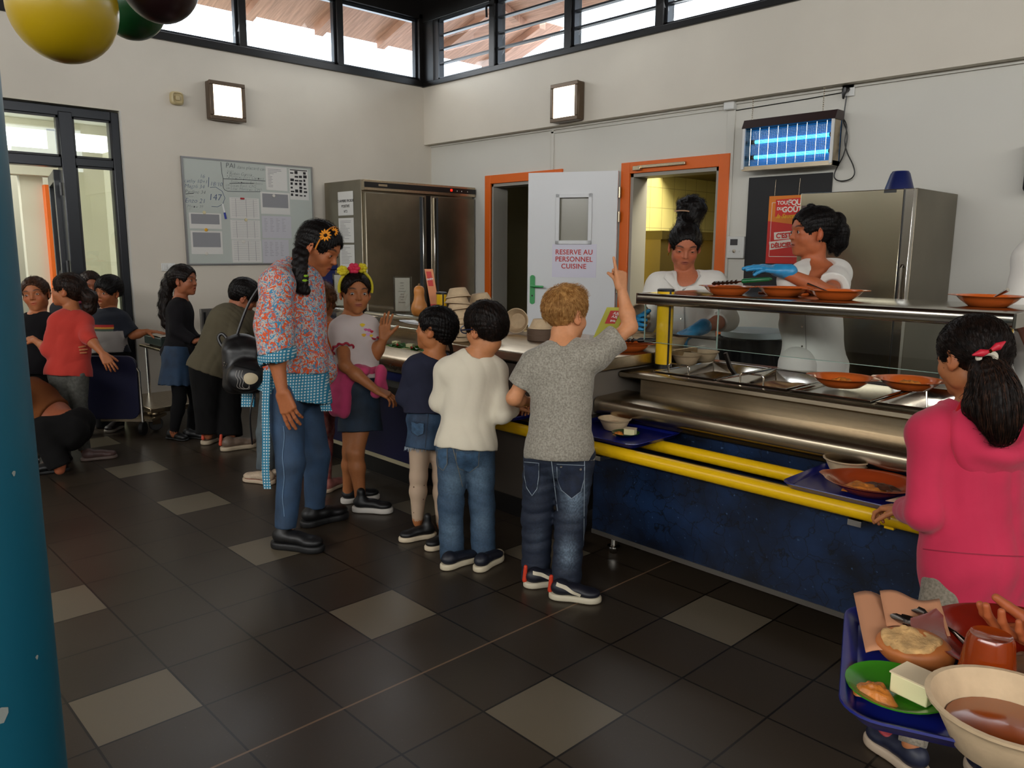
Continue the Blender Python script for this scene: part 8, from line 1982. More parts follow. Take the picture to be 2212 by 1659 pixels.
def gesture_server():
 D = 4.02; A = lambda x, y, d=0.0: at(x, y, D + d)
 J = dict(head=A(1752, 503, 0.0), N=A(1754, 578, 0.04), SL=A(1712, 606, -0.12), SR=A(1806, 592, 0.04), EL=A(1712, 700, 0.02), WL=A(1722, 775, 0.0), ER=A(1794, 634, -0.20), WR=A(1686, 585, -0.20),
    HL=A(1724, 790, -0.05), HR=A(1790, 790, 0.10), KL=A(1724, 940, 0), KR=A(1790, 940, 0.1), AL=A(1724, 1100, 0), AR=A(1790, 1100, 0.1))
 for q in 'LR': J['A' + q] = np.array([J['K' + q][0], J['K' + q][1], 0.08]); J['K' + q] = np.array([J['K' + q][0], J['K' + q][1], 0.46])
 f = Fig('server in profile with a black ponytail and white coat, stretching out a gloved hand', (J['AL'][0], J['AL'][1], 0), J, cd(-1, -0.10, 0.0), 0.248, 0.96, cd(-0.55, -0.8), skin='#a85c38', child=False, headup=cd(0.05, 0, 1))
 f.body({'R': dict(f=cd(-1, -0.05, 0.12), n=cd(0.0, 0.25, -1), side=-1, curl=(0.20, 0.12, 0.10, 0.25), thumb=(0.55, 0.2), spread=0.16)}, brow='#170d08', iris='#140b06', lip='#8a4638', step=0.008, fstep=0.003)
 T = f.top(('long', 'short'), hem=-0.35, g=0.016, boxy=(0.135, 0.105), noise=0.006, seed=71, neck=0.062, sg=0.020, nf=18, cuff=0.75)
 T.cutcone(f.N + f.fw * 0.06 + f.up * 0.02, A(1737, 632, -0.24), 0.060, 0.008, k=0.006)
 c = f.cloth('work_coat', T, m_coat, 0.0065); view = nrm(A(1745, 700) - CPOS)
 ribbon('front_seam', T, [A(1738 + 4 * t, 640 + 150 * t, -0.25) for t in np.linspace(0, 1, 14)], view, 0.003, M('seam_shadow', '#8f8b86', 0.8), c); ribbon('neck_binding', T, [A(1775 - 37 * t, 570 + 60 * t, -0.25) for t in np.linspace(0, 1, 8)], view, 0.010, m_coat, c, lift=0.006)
 for y in (662, 706, 750): decal('snap_button', T, A(1732, y, -0.25), view, CR, [(0.005 * cos(a), 0.005 * sin(a)) for a in np.linspace(0, 2 * PI, 9)[:-1]], m_chrome, c, lift=0.007)
 P = f.trousers(g=0.016, loose=0.02, noise=0.004, seed=72, nf=20, ankle=1.0); f.cloth('work_trousers', P, m_coat, 0.012)
 glove(f, 'R', cd(-1, -0.05, 0.12), cd(0.0, 0.25, -1), side=-1, curl=(0.20, 0.12, 0.10, 0.25), thumb=(0.55, 0.2), spread=0.16)
 H = hair_cap(f, 1.02); H.ell(f.W(0, -0.22, 0.22), np.array([0.32, 0.27, 0.28]) * f.h, f.R, k=0.03); face_cut(f, H, fore=0.27, width=0.30); H.plane(f.W(0, -0.3, -0.22), -f.R[2])
 for sg in (-1, 1): H.cutell(f.W(sg * 0.36, 0.04, -0.14), np.array([0.12, 0.15, 0.18]) * f.h, f.R, k=0.01)
 tail(H, [A(1800, 490), A(1812, 500), A(1813, 525), A(1808, 548)], [0.055, 0.045, 0.032, 0.008], k=0.02); tail(H, [A(1806, 500), A(1800, 530), A(1794, 546)], [0.04, 0.024, 0.004]); H.ell(A(1809, 478), (0.04, 0.04, 0.045), k=0.01); H.ell(A(1752, 444, -0.02), (0.022, 0.02, 0.010), k=0.004)
 H.disp = strand_noise(f, 0.0022, 50); bm = hair_mat('black_hair', '#120c0a', '#070505'); hr = f.cloth('hair', H, bm, 0.0045); cr = A(1808, 478)
 strands('loose_hair', H, cap_roots(f, lambda x, y, z: z > 0.0), lambda P_: (cr - P_) * 8, bm, hr, n=700, length=0.06, stand=0.003, jitter=0.15, seed=73); strands('tail_hair', H, lambda r_, n: A(1809, 515) + r_.normal(size=(n, 3)) * 0.03, lambda P_: np.tile(np.array([0, 0, -1.0]), (len(P_), 1)), bm, hr, n=350, length=0.09, stand=0.008, jitter=0.15, seed=74)
 b = MB(); b.lathe([(0.0001, -0.006), (0.007, 0), (0.0001, 0.006)], f.W(-0.375, -0.01, -0.17), 10); b.build('earring', M('dark_stud', '#14201e', 0.2), f.t)
 for q in 'LR': a = np.array([J['A' + q][0], J['A' + q][1], 0]); d = cd(-0.5, -0.8); shoe(a - d * 0.06, a + d, f.t, 0.25, '#c9c6c0', '#b9b4a8', 0.07)
gesture_server()
# ================================================================== the girl in the pink hoodie
def hoodie_girl():
 D = 2.20; A = lambda x, y, d=0.0: at(x, y, D + d)
 J = dict(head=A(2098, 772, 0.0), N=A(2102, 888, 0.03), SL=A(2010, 935, 0.0), SR=A(2200, 935, 0.06), EL=A(1997, 1108, -0.02), WL=A(1955, 1100, 0.17), ER=A(2232, 1100, 0.05), WR=A(2180, 1110, 0.22),
    HL=A(2058, 1225, 0.0), HR=A(2146, 1225, 0.04), KL=A(2045, 1420, 0.05), KR=A(2150, 1420, 0.06), AL=A(2010, 1600, 0.02), AR=A(2160, 1600, 0.05))
 for q, (x, y) in (('L', (1.885, 0.66)), ('R', (2.075, 0.70))): J['A' + q] = np.array([x, y, 0.075]); J['K' + q] = (J['H' + q] + J['A' + q]) / 2 + cd(0, 0.02, 0) * 0.02
 f = Fig('ponytailed girl in a bright pink hooded sweatshirt and grey leggings sliding her tray', (1.98, 0.70, 0), J, cd(-0.30, 0.92, -0.22), 0.218, 0.70, cd(0.05, 1), skin='#a86a42', headup=cd(0, 0.1, 1))
 f.body({'L': dict(f=cd(-0.5, 0.8, -0.2), n=(0, 0, -1), side=1, curl=(0.6, 0.7, 0.7, 0.7), sc=0.7)}, brow='#23140c', step=0.007)
 T = f.top(('long', 'long'), hem=-0.24, g=0.024, boxy=(0.158, 0.128), noise=0.005, seed=81, neck=0.085, sg=0.018, nf=22)
 a = f.N; rt, fw, up = f.rt, f.fw, f.up
 HD = Field()      # the hood lying on the back
 pts = [a + rt * 0.085 + up * 0.015 + fw * 0.02, a + rt * 0.105 - up * 0.03 - fw * 0.05, a + rt * 0.075 - up * 0.10 - fw * 0.10, a - up * 0.125 - fw * 0.115, a - rt * 0.075 - up * 0.10 - fw * 0.10, a - rt * 0.105 - up * 0.03 - fw * 0.05, a - rt * 0.085 + up * 0.015 + fw * 0.02]
 ps = smooth_path(pts, 4)
 for p, q in zip(ps[:-1], ps[1:]): HD.cone(p, q, 0.013, 0.013, k=0.02)
 HD.ell(a - up * 0.075 - fw * 0.075, (0.135, 0.046, 0.125), f.T, k=0.03); HD.cutell(a + up * 0.035 - fw * 0.115, (0.105, 0.062, 0.125), f.T, k=0.01)
 HD.disp = cloth_noise(0.003, 24, 82)
 pk = cloth_m('hot_pink_fleece', '#c4304f', 0.08); c = f.cloth('hooded_sweatshirt', T, pk, 0.006); f.cloth('hood', HD, pk, 0.0055, parent=c)
 L = Field(); L.ell(a - up * 0.035 - fw * 0.060, (0.115, 0.036, 0.105), f.T, k=0.02); f.cloth('hood_lining', L, cloth_m('red_lining', '#b80f1c', 0.05), 0.006, parent=c)
 view = nrm(A(2100, 1100) - CPOS)
 ribbon('hem_seam', T, [A(1988 + k * 14, 1190 + k * 0.8, -0.1) for k in range(17)], view, 0.003, M('dark_pink_seam', '#8f1834', 0.8), c)
 P = f.trousers(g=0.010, loose=-0.004, noise=0.003, seed=83, ankle=1.0, waist=0.0, nf=26); f.cloth('leggings', P, heather('oatmeal_jersey', '#8c8272', '#6c6456'), 0.006)
 H = hair_cap(f, 1.035); H.ell(f.W(0, -0.30, -0.05), np.array([0.26, 0.15, 0.22]) * f.h, f.R, k=0.03); face_cut(f, H, fore=0.27, width=0.31)
 for sg in (-1, 1): H.cutell(f.W(sg * 0.37, 0.06, -0.14), np.array([0.12, 0.16, 0.17]) * f.h, f.R, k=0.01)
 H.plane(f.W(0, -0.3, -0.27), -f.R[2] - f.R[1] * 0.2)
 tl = smooth_path([A(2128, 790, -0.09), A(2150, 840, -0.12), A(2160, 900, -0.13), A(2163, 945, -0.13)], 4); n = len(tl)
 for i in range(n - 1): H.cone(tl[i], tl[i + 1], 0.030 + 0.022 * sin(PI * (i + 1) / (n + 1)) - 0.022 * (i / n) ** 3, 0.030 + 0.022 * sin(PI * (i + 2) / (n + 1)) - 0.022 * ((i + 1) / n) ** 3, k=0.015)
 tail(H, [A(2112, 850, -0.08), A(2108, 880, -0.1), A(2120, 912, -0.12)], [0.030, 0.026, 0.008], k=0.02)
 H.disp = strand_noise(f, 0.0016, 60); bm = hair_mat('chestnut_hair', '#1e120c', '#0d0806'); hr = f.cloth('hair', H, bm, 0.0045); tp = A(2128, 785, -0.1)
 strands('loose_hair', H, cap_roots(f, lambda x, y, z: z > -0.05), lambda P_: (tp - P_) * 10, bm, hr, n=1100, length=0.07, stand=0.001, jitter=0.08, seed=84, r=0.0009)
 lt = hair_mat('chestnut_highlight', '#4c3020', '#22140e')
 strands('tail_hair', H, lambda r_, n: np.array(tl[4]) + (np.array(tl[-1]) - np.array(tl[4])) * r_.uniform(-0.3, 0.7, (n, 1)) + r_.normal(size=(n, 3)) * 0.03, lambda P_: np.tile(np.array([0.02, 0, -1.0]), (len(P_), 1)) + CR * 0.15, bm, hr, n=600, length=0.10, stand=0.004, jitter=0.07, seed=85); strands('lighter_hair', H, lambda r_, n: np.array(tl[3]) + (np.array(tl[-1]) - np.array(tl[3])) * r_.uniform(-0.2, 0.6, (n, 1)) + r_.normal(size=(n, 3)) * 0.03, lambda P_: np.tile(np.array([0.02, 0, -1.0]), (len(P_), 1)) + CR * 0.15, lt, hr, n=300, length=0.09, stand=0.003, jitter=0.06, seed=86)
 c0 = A(2132, 772, -0.125); b = MB(); b.tube([c0 + CR * 0.022 * cos(t) + CU * 0.012 * sin(t) - CFW * 0.004 * sin(t) for t in np.linspace(-0.4, PI + 0.4, 14)], 0.008, 8); b.build('hair_tie', M('ivory_tie', '#c9c0ae', 0.6), hr)
 b = MB()
 for sg, ang in ((-1, 0.22), (1, 0.55)):
  e = c0 + CU * 0.016 + (CR * cos(ang if sg > 0 else 0.30) * sg + CU * sin(ang) * sg) * 0.048; m_ = (c0 + CU * 0.016 + e) / 2; b.tube([c0 + CU * 0.016 - CFW * 0.012, m_ - CFW * 0.014, e - CFW * 0.012], [0.004, 0.011, 0.002], 10)
 b.build('bow', M('red_bow', '#c01830', 0.5), hr); b = MB(); b.lathe([(0.0001, -0.006), (0.007, 0), (0.0001, 0.006)], c0 + CU * 0.016 - CFW * 0.016, 10); b.build('bow_knot', M('gold', '#c99a30', 0.2, 1.0), hr)
 for q, d in (('L', cd(-0.35, 0.9)), ('R', cd(0.2, 0.95))):
  a_ = np.array([J['A' + q][0], J['A' + q][1], 0]); o, qq = shoe(a_ - d * 0.05, a_ + d, f.t, 0.20, '#151a30', '#b9a690', 0.065, sole_h=0.028); P_, R_, w, U = qq
  r = Field(); r.ell(P_(0, 0.62, 0.062), (w * 0.7, 0.035, 0.012), R_); X, Fc = surface(r, 0.004); mesh_obj('tongue', X, Fc, M('pink_trim', '#a03c44', 0.5), o)
hoodie_girl()
# ================================================================== children standing further back
def simple(label, D, J, face, h, sc, fwd, skin, root=None, headup=(0, 0, 1), body=None, group=None, fat=1.0, limb=1.0):
 J = {k: (at(v[0], v[1], D + (v[2] if len(v) > 2 else 0)) if not isinstance(v, np.ndarray) else v) for k, v in J.items()}
 r = (J['AL'] + J['AR']) / 2
 f = Fig(label, (r[0], r[1], 0), J, face, h, sc, fwd, skin=skin, headup=headup, fat=fat, limb=limb, group=group)
 b = dict(step=0.010, fstep=0.0042, brow='#23140c'); b.update(body or {}); hands = b.pop('hands', None); f.body(hands, **b); return f
def dark_hair(f, fore=0.27, cap=1.03, mat=None, extra=None, nape=-0.28, n=500, length=0.05, flow=None, step=0.0055, ear=True, jitter=0.15, stand=0.002, seed=1):
 H = hair_cap(f, cap); H.ell(f.W(0, -0.28, -0.04), np.array([0.27, 0.16, 0.23]) * f.h, f.R, k=0.03); face_cut(f, H, fore=fore, width=0.32)
 if ear:
  for sg in (-1, 1): H.cutell(f.W(sg * 0.37, 0.05, -0.12), np.array([0.12, 0.14, 0.17]) * f.h, f.R, k=0.01)
 H.plane(f.W(0, -0.3, nape), -f.R[2])
 if extra: E_ = Field(); extra(E_); H.add(E_, 0, 0.015)
 H.disp = strand_noise(f, 0.002, 50); m = mat or hair_mat('dark_brown_hair', '#1e130e', '#0c0806'); hr = f.cloth('hair', H, m, step)
 strands('loose_hair', H, cap_roots(f, lambda x, y, z: z > -0.1), flow or (lambda P_: np.tile(-f.R[2] * 0.8 - f.R[1] * 0.3, (len(P_), 1))), m, hr, n=n, length=length, stand=stand, jitter=jitter, seed=seed, r=0.001)
 return hr, H, m
def ground(px, py): return on(2, 0, px, py)
def feet(f, spec, upper, sole, L=0.2, **k):
 for hx, tx in spec:
  a = ground(*hx); b = ground(*tx); d = nrm(b - a); shoe(a, a + d, f.t, L, upper, sole, 0.06, **k)
# the girl with the long wavy ponytail by the scale
f = simple('girl in profile with a long wavy ponytail, black jumper and blue skirt', 5.76, dict(head=(397, 606), N=(389, 651, 0.02), SL=(382, 668, -0.08), SR=(396, 666, 0.10), EL=(380, 712, -0.10), WL=(420, 737, -0.10), ER=(402, 712, 0.12), WR=(428, 735, 0.05),
 HL=(383, 768, -0.06), HR=(391, 768, 0.07), KL=(388, 862, -0.08), KR=(424, 862, 0.10), AL=(376, 932, -0.08), AR=(412, 932, 0.12)), cd(0.98, -0.12, 0.0), 0.222, 0.80, cd(1, 0), '#94583a', body=dict(hands={'L': dict(f=cd(0.8, 0.3, 0.2), n=(0, 0, -1), side=1, sc=0.75)}, mouth=0.6))
f.cloth('jumper', f.top(('long', 'long'), hem=-0.02, g=0.010, boxy=(0.09, 0.085), noise=0.004, seed=91), cloth_m('black_knit', '#141215', 0.1), 0.008)
S = f.skirt(at(384, 832, 5.77), 0.20, 0.235, 0.100, 0.140, waist=0.16, noise=0.003, pleat=0.003); f.cloth('flared_skirt', S, denim('chambray', '#26405c', '#1b2e44'), 0.008)
L_ = Field(); [f.leg(L_, q, 0.003) for q in 'LR']; L_.plane(f.tp(0, 0, 0), f.up); f.cloth('tights', L_, cloth_m('black_tights', '#0a090b', 0.05), 0.010)
def _t(E):
 ps = smooth_path([at(372, 590, 5.78), at(362, 612, 5.80), at(358, 648, 5.80), at(356, 680, 5.80), at(362, 706, 5.80)], 3)
 for i in range(len(ps) - 1): r = 0.026 + 0.016 * sin(PI * (i + 1) / len(ps)); E.cone(ps[i] + CR * 0.006 * (-1) ** i, ps[i + 1] - CR * 0.006 * (-1) ** i, r, r, k=0.01)
hr, H, bm = dark_hair(f, extra=_t, n=500, flow=lambda P_: (at(370, 588, 5.78) - P_) * 6, seed=92)
strands('tail_hair', H, lambda r_, n: at(358, 640, 5.80) + r_.normal(size=(n, 3)) * np.array([0.03, 0.03, 0.10]), lambda P_: np.tile(np.array([0, 0, -1.0]), (len(P_), 1)), bm, hr, n=400, length=0.09, stand=0.014, jitter=0.4, seed=93)
b = MB(); b.tube([at(371 + 3 * cos(t), 588 + 5 * sin(t), 5.76) for t in np.linspace(0, 2 * PI, 12)[:-1]], 0.007, 6, closed=True); b.build('hair_tie', M('orange_tie', '#c04a1c', 0.6), hr)
feet(f, (((362, 946), (388, 950)), ((396, 944), (424, 946))), '#0a0a0b', '#0c0c0c', 0.20, sole_h=0.014)
# the bending boy in an olive t-shirt
f = simple('stocky boy in an olive t-shirt and black trousers bending over the counter end', 5.50, dict(head=(528, 640, 0.02), N=(512, 672, 0.02), SL=(482, 697, -0.10), SR=(536, 690, 0.12), EL=(536, 752, -0.10), WL=(570, 776, -0.05), ER=(560, 745, 0.15), WR=(590, 770, 0.15),
 HL=(446, 800, -0.04), HR=(480, 806, 0.06), KL=(448, 875, -0.02), KR=(492, 882, 0.05), AL=(450, 934, 0.0), AR=(498, 942, 0.02)), cd(0.80, 0.35, -0.55), 0.235, 0.88, cd(0.8, 0.3, -0.6), '#94583a', headup=cd(0.4, 0, 1), fat=1.22, limb=1.08)
f.cloth('t_shirt', f.top(('short', 'short'), hem=-0.03, g=0.016, boxy=(0.165, 0.120), noise=0.006, seed=94, cuff=0.7), cloth_m('olive_jersey', '#57503f', 0.08), 0.008)
f.cloth('trousers', f.trousers(g=0.014, loose=0.02, noise=0.005, seed=95, bot=0.01, ankle=1.02), cloth_m('black_cotton', '#0d0c0c', 0.1), 0.009)
dark_hair(f, fore=0.22, cap=1.06, mat=hair_mat('black_hair', '#120c0a', '#070505'), n=500, seed=96, flow=lambda P_: np.tile(f.R[1] * 0.4 - f.R[2] * 0.6, (len(P_), 1)))
for hx, tx in (((440, 962), (480, 946)), ((478, 975), (527, 968))):
 a = ground(*hx); b = ground(*tx); o, q = shoe(a, a + nrm(b - a), f.t, 0.245, '#6c5a4c', '#b0a088', 0.075, sole_h=0.03); t_ = Field(); t_.cone(q[0](0, -0.01, 0.05), q[0](0, 0.02, 0.11), 0.012, 0.010); X, Fc = surface(t_, 0.005); mesh_obj('heel_tab', X, Fc, M('coral_tab', '#c8482c', 0.6), o)
# the child behind the teacher: orange t-shirt, patterned leggings
f = simple('small child with fair curls in an orange t-shirt beside the woman in the coral jacket', 4.50, dict(head=(694, 648), N=(702, 700, 0.03), SL=(688, 716, 0.02), SR=(715, 716, 0.06), EL=(690, 770, 0.05), WL=(700, 800, 0.15), ER=(719, 752, 0.02), WR=(722, 775, 0.14),
 HL=(694, 812, 0.0), HR=(708, 812, 0.06), KL=(694, 930, 0.02), KR=(704, 930, 0.08), AL=(690, 1030, 0.10), AR=(702, 1040, 0.0)), cd(0.5, 0.85, 0), 0.205, 0.70, cd(0.6, 0.8), '#a5653f')
f.cloth('t_shirt', f.top(('short', 'short'), hem=0.05, g=0.012, boxy=(0.12, 0.09), noise=0.004, seed=97, cuff=0.7), cloth_m('orange_jersey', '#b5561e', 0.08), 0.008)
f.cloth('leggings', f.trousers(g=0.006, noise=0.003, seed=98, ankle=1.0), M('pink_pattern_leggings', '#96685c', 0.8, noise=(34, 0.6), col2='#7c2a2a'), 0.009)
def _c(E):
 rs = np.random.RandomState(5)
 for k in range(40): v = nrm(rs.normal(size=3)); E.ell(f.W(v[0] * 0.36, v[1] * 0.42 - 0.08, v[2] * 0.40 + 0.02), (0.022,) * 3, k=0.008)
cm = hair_mat('fair_curls', '#7a5030', '#4c2e1a'); hr, H, _ = dark_hair(f, mat=cm, extra=_c, n=10, nape=-0.42, seed=99)
strands('curly_hair', H, cap_roots(f, lambda x, y, z: z > -0.4), lambda P_: np.cross(P_ - f.hc, np.array([0.3, 0.2, 1.0])) * 9, cm, hr, n=700, length=0.05, stand=0.014, jitter=0.7, seed=100)
feet(f, (((698, 1066), (741, 1046)),), '#a5665c', '#b09c84', 0.20); feet(f, (((640, 1030), (672, 1020)),), '#a5665c', '#b09c84', 0.20)
# the child hidden behind the teacher: pale jeans and white canvas shoes
f = simple('child in pale grey jeans and white canvas shoes almost hidden behind the woman', 4.72, dict(head=(622, 662), N=(616, 712, 0.02), SL=(594, 730), SR=(640, 728, 0.05), EL=(600, 780, 0.05), WL=(620, 800, 0.15), ER=(645, 770, 0.1), WR=(648, 800, 0.15),
 HL=(590, 840), HR=(620, 840, 0.05), KL=(577, 935, 0.0), KR=(614, 935, 0.06), AL=(572, 1012, 0.02), AR=(606, 1020, 0.1)), cd(0.6, 0.8, 0), 0.21, 0.72, cd(0.6, 0.8), '#a5653f')
f.cloth('jumper', f.top(('long', 'long'), hem=0.0, g=0.010, boxy=(0.12, 0.09), noise=0.0, seed=101), cloth_m('grey_knit', '#4a4a52', 0.1), 0.010)
f.cloth('jeans', f.trousers(g=0.010, loose=0.01, noise=0.005, seed=102, ankle=1.02), denim('pale_denim', '#5a6468', '#3e484e'), 0.009); dark_hair(f, n=200, seed=103)
for hx, tx in (((592, 1046), (546, 1040)), ((640, 1040), (600, 1034))):
 a = ground(*hx); b = ground(*tx); o, q = shoe(a, a + nrm(b - a), f.t, 0.215, '#b8a48c', '#b8a48c', 0.062, sole_h=0.024); P_, R_, w, U = q
 for sg in (-1, 1): ribbon('sole_line', U, [P_(sg * 0.3, 0.08 + 0.075 * k, 0.026) for k in range(11)], -R_[0] * sg, 0.004, M('red_line', '#8c2a24', 0.6), o)
# ================================================================== the group by the glazed door
f = simple('boy in a navy and white t-shirt with a rainbow chest stripe leaning on the scale', 6.0, dict(head=(234, 630), N=(233, 672, 0.02), SL=(206, 690), SR=(262, 690, 0.0), EL=(204, 735, 0.02), WL=(214, 770, 0.0), ER=(288, 724, 0.03), WR=(318, 716, 0.02),
 HL=(224, 768, 0.02), HR=(252, 768, 0.02), KL=(224, 850, 0.05), KR=(252, 850, 0.05), AL=(224, 920, 0.05), AR=(252, 920, 0.05)), cd(-0.30, -0.95, -0.08), 0.235, 0.80, cd(0, -1), '#9a5c38', headup=cd(0.12, 0, 1), body=dict(hands={'R': dict(f=cd(1, 0.0, -0.05), n=(0, 0, -1), side=-1, curl=(0.1, 0.1, 0.1, 0.2), sc=0.8)}, mouth=1.3, look=(-0.2, 1, 0), fstep=0.0036))
T = f.top(('short', 'short'), hem=0.05, g=0.012, boxy=(0.125, 0.09), noise=0.004, seed=111, cuff=0.85, neck=0.06)
_z = [at(233, y, 6.0)[2] for y in (700, 705, 709, 713)]
def _st(X):
 C = np.tile(np.array(lin('#0c1220')), (len(X), 1)); z = X[:, 2] + 0.0; x = (X - at(233, 700, 6.0)) @ CR
 C[z < _z[3]] = lin('#8d8680'); m = (np.abs(x + 0.01) < 0.085)
 C[(z < _z[0]) & (z >= _z[1]) & m] = lin('#a01c18'); C[(z < _z[1]) & (z >= _z[2]) & m] = lin('#b8862c'); C[(z < _z[2]) & (z >= _z[3]) & m] = lin('#3c4a3c'); arm = np.abs(x) > 0.135; C[arm] = lin('#0c1220'); return C
f.cloth('t_shirt', T, M('striped_jersey', '#0c1220', 0.85, attr='Col'), 0.006, colors=_st)
f.cloth('trousers', f.trousers(g=0.012, loose=0.01, noise=0.004, seed=112), cloth_m('black_cotton', '#0d0c0c', 0.1), 0.010)
dark_hair(f, fore=0.18, cap=1.05, mat=hair_mat('black_hair', '#120c0a', '#070505'), n=700, seed=113, nape=-0.15, flow=lambda P_: np.tile(f.R[1] * 0.7 - f.R[2] * 0.5, (len(P_), 1)), length=0.06)
feet(f, (((262, 922), (236, 934)), ((245, 905), (230, 915))), '#241c1a', '#8c8478', 0.22)
f = simple('girl in a coral long-sleeved top and speckled grey leggings hugging a friend', 5.15, dict(head=(146, 628), N=(156, 676, 0.0), SL=(124, 696, -0.06), SR=(180, 694, 0.02), EL=(106, 756, -0.06), WL=(76, 736, -0.02), ER=(190, 728, -0.06), WR=(222, 764, -0.10),
 HL=(130, 812, 0.0), HR=(166, 812, 0.0), KL=(134, 900, 0.02), KR=(172, 890, 0.05), AL=(140, 985, 0.05), AR=(182, 968, 0.05)), cd(-0.92, -0.15, 0.12), 0.222, 0.74, cd(-0.5, -0.5), '#a5643e', body=dict(hands={'R': dict(f=cd(0.55, -0.2, -0.8), n=cd(-0.4, 0.8, -0.3), side=1, curl=(0.3, 0.35, 0.4, 0.4), sc=0.76), 'L': dict(f=cd(-0.8, 0.4, 0.2), n=cd(0, 0.5, -1), side=1, sc=0.7)}, mouth=0.7))
f.cloth('long_sleeved_top', f.top((0.35, 0.3), hem=0.0, g=0.012, boxy=(0.13, 0.095), noise=0.005, seed=121, neck=0.07), cloth_m('coral_jersey', '#b83a30', 0.06), 0.007)
f.cloth('leggings', f.trousers(g=0.006, loose=0.0, noise=0.003, seed=122, waist=0.1), M('speckled_grey', '#4c4c46', 0.8, noise=(60, 0.3)), 0.009)
def _p(E): tail(E, [f.W(0, -0.40, 0.02), f.W(0.0, -0.62, -0.12), f.W(0.0, -0.62, -0.45), f.W(0, -0.50, -0.75)], [0.04, 0.045, 0.04, 0.012], k=0.02)
dark_hair(f, fore=0.22, extra=_p, n=600, seed=123, mat=hair_mat('brown_hair', '#2a1a12', '#140c08')); feet(f, (((176, 996), (212, 992)), ((130, 1000), (110, 1010))), '#5c4440', '#6c5c54', 0.21)
f = simple('smiling girl with tied-back light brown hair in a black t-shirt beside the column', 5.35, dict(head=(78, 636), N=(80, 682), SL=(52, 702), SR=(112, 698), EL=(50, 755), WL=(70, 790), ER=(118, 746, -0.02), WR=(146, 756, -0.22),
 HL=(66, 810), HR=(98, 810), KL=(64, 905, 0.02), KR=(98, 905, 0.02), AL=(64, 985, 0.02), AR=(98, 985, 0.02)), cd(0.22, -0.97, 0.0), 0.228, 0.76, cd(0.1, -1), '#a5643e', headup=cd(-0.15, 0, 1), body=dict(hands={'R': dict(f=cd(0.8, -0.3, 0.1), n=cd(0, 1, 0), side=-1, curl=(0.3, 0.35, 0.4, 0.4), sc=0.76)}, closed=0.35, blush=0.6, fstep=0.0036))
f.cloth('t_shirt', f.top((0.5, 0.9), hem=0.0, g=0.012, boxy=(0.13, 0.09), noise=0.004, seed=131), cloth_m('black_jersey', '#0f0d10', 0.1), 0.008); f.cloth('trousers', f.trousers(g=0.010, loose=0.005, noise=0.004, seed=132), cloth_m('black_cotton', '#0d0c0c', 0.1), 0.010)
dark_hair(f, fore=0.30, cap=1.01, n=500, seed=133, mat=hair_mat('light_brown_hair', '#4a2e1c', '#2c1a10'), flow=lambda P_: np.tile(f.R[2] * 0.3 - f.R[1], (len(P_), 1))); feet(f, (((62, 1000), (58, 1012)), ((98, 1000), (100, 1012))), '#141414', '#2a2826', 0.21)
f = simple('girl with long brown hair and a red scarf peering over the others by the door', 6.45, dict(head=(196, 618), N=(190, 660), SL=(164, 676), SR=(218, 674), EL=(162, 720), WL=(170, 750), ER=(222, 720), WR=(215, 750),
 HL=(178, 765), HR=(206, 765), KL=(178, 840), KR=(206, 840), AL=(178, 900), AR=(206, 900)), cd(0.55, -0.8, -0.1), 0.23, 0.80, cd(0.3, -1), '#8a5034', body=dict(fstep=0.005))
f.cloth('coat', f.top(('long', 'long'), hem=0.0, g=0.014, boxy=(0.13, 0.09), noise=0.0, seed=141), cloth_m('dark_plum', '#1c1218', 0.1), 0.010); f.cloth('trousers', f.trousers(g=0.010, noise=0.0), cloth_m('black_cotton', '#0d0c0c', 0.1), 0.012)
def _l(E):
 for sg in (-1, 1): tail(E, [f.W(sg * 0.28, -0.05, 0.05), f.W(sg * 0.34, -0.02, -0.30), f.W(sg * 0.32, 0.0, -0.62)], [0.045, 0.05, 0.035], k=0.03)
 E.ell(f.W(0, -0.28, -0.3), np.array([0.30, 0.16, 0.36]) * f.h, f.R, k=0.03)
dark_hair(f, fore=0.30, extra=_l, n=400, seed=142, nape=-0.7, ear=False, mat=hair_mat('brown_hair', '#2a1a12', '#140c08')); b = MB(); b.tube([f.N + CR * 0.08 * cos(t) + CFW * 0.08 * sin(t) + np.array([0, 0, 0.03]) for t in np.linspace(0, 2 * PI, 18)[:-1]], 0.024, 8, closed=True); b.build('scarf', M('red_scarf', '#7c1c30', 0.8, noise=(30, 0.4)), f.t); feet(f, (((178, 905), (182, 912)), ((206, 905), (210, 912))), '#141414', '#2a2826', 0.21)
f = simple('dark-haired child turned away, seen only above the heads by the door post', 6.7, dict(head=(152, 608), N=(152, 650), SL=(126, 668), SR=(178, 666), EL=(124, 710), WL=(132, 740), ER=(182, 710), WR=(176, 740), HL=(138, 755), HR=(166, 755), KL=(138, 825), KR=(166, 825), AL=(138, 885), AR=(166, 885)), cd(-0.3, 0.9, 0), 0.23, 0.80, cd(-0.3, 1), '#8a5034', body=dict(fstep=0.006, eyes=False))
f.cloth('jumper', f.top(('long', 'long'), hem=0.0, g=0.014, boxy=(0.13, 0.09), noise=0.0, seed=151), cloth_m('black_knit', '#141215', 0.1), 0.010); f.cloth('trousers', f.trousers(g=0.010, noise=0.0), cloth_m('black_cotton', '#0d0c0c', 0.1), 0.012); dark_hair(f, n=300, seed=152); feet(f, (((138, 890), (134, 884)), ((166, 890), (162, 884))), '#141414', '#2a2826', 0.21)
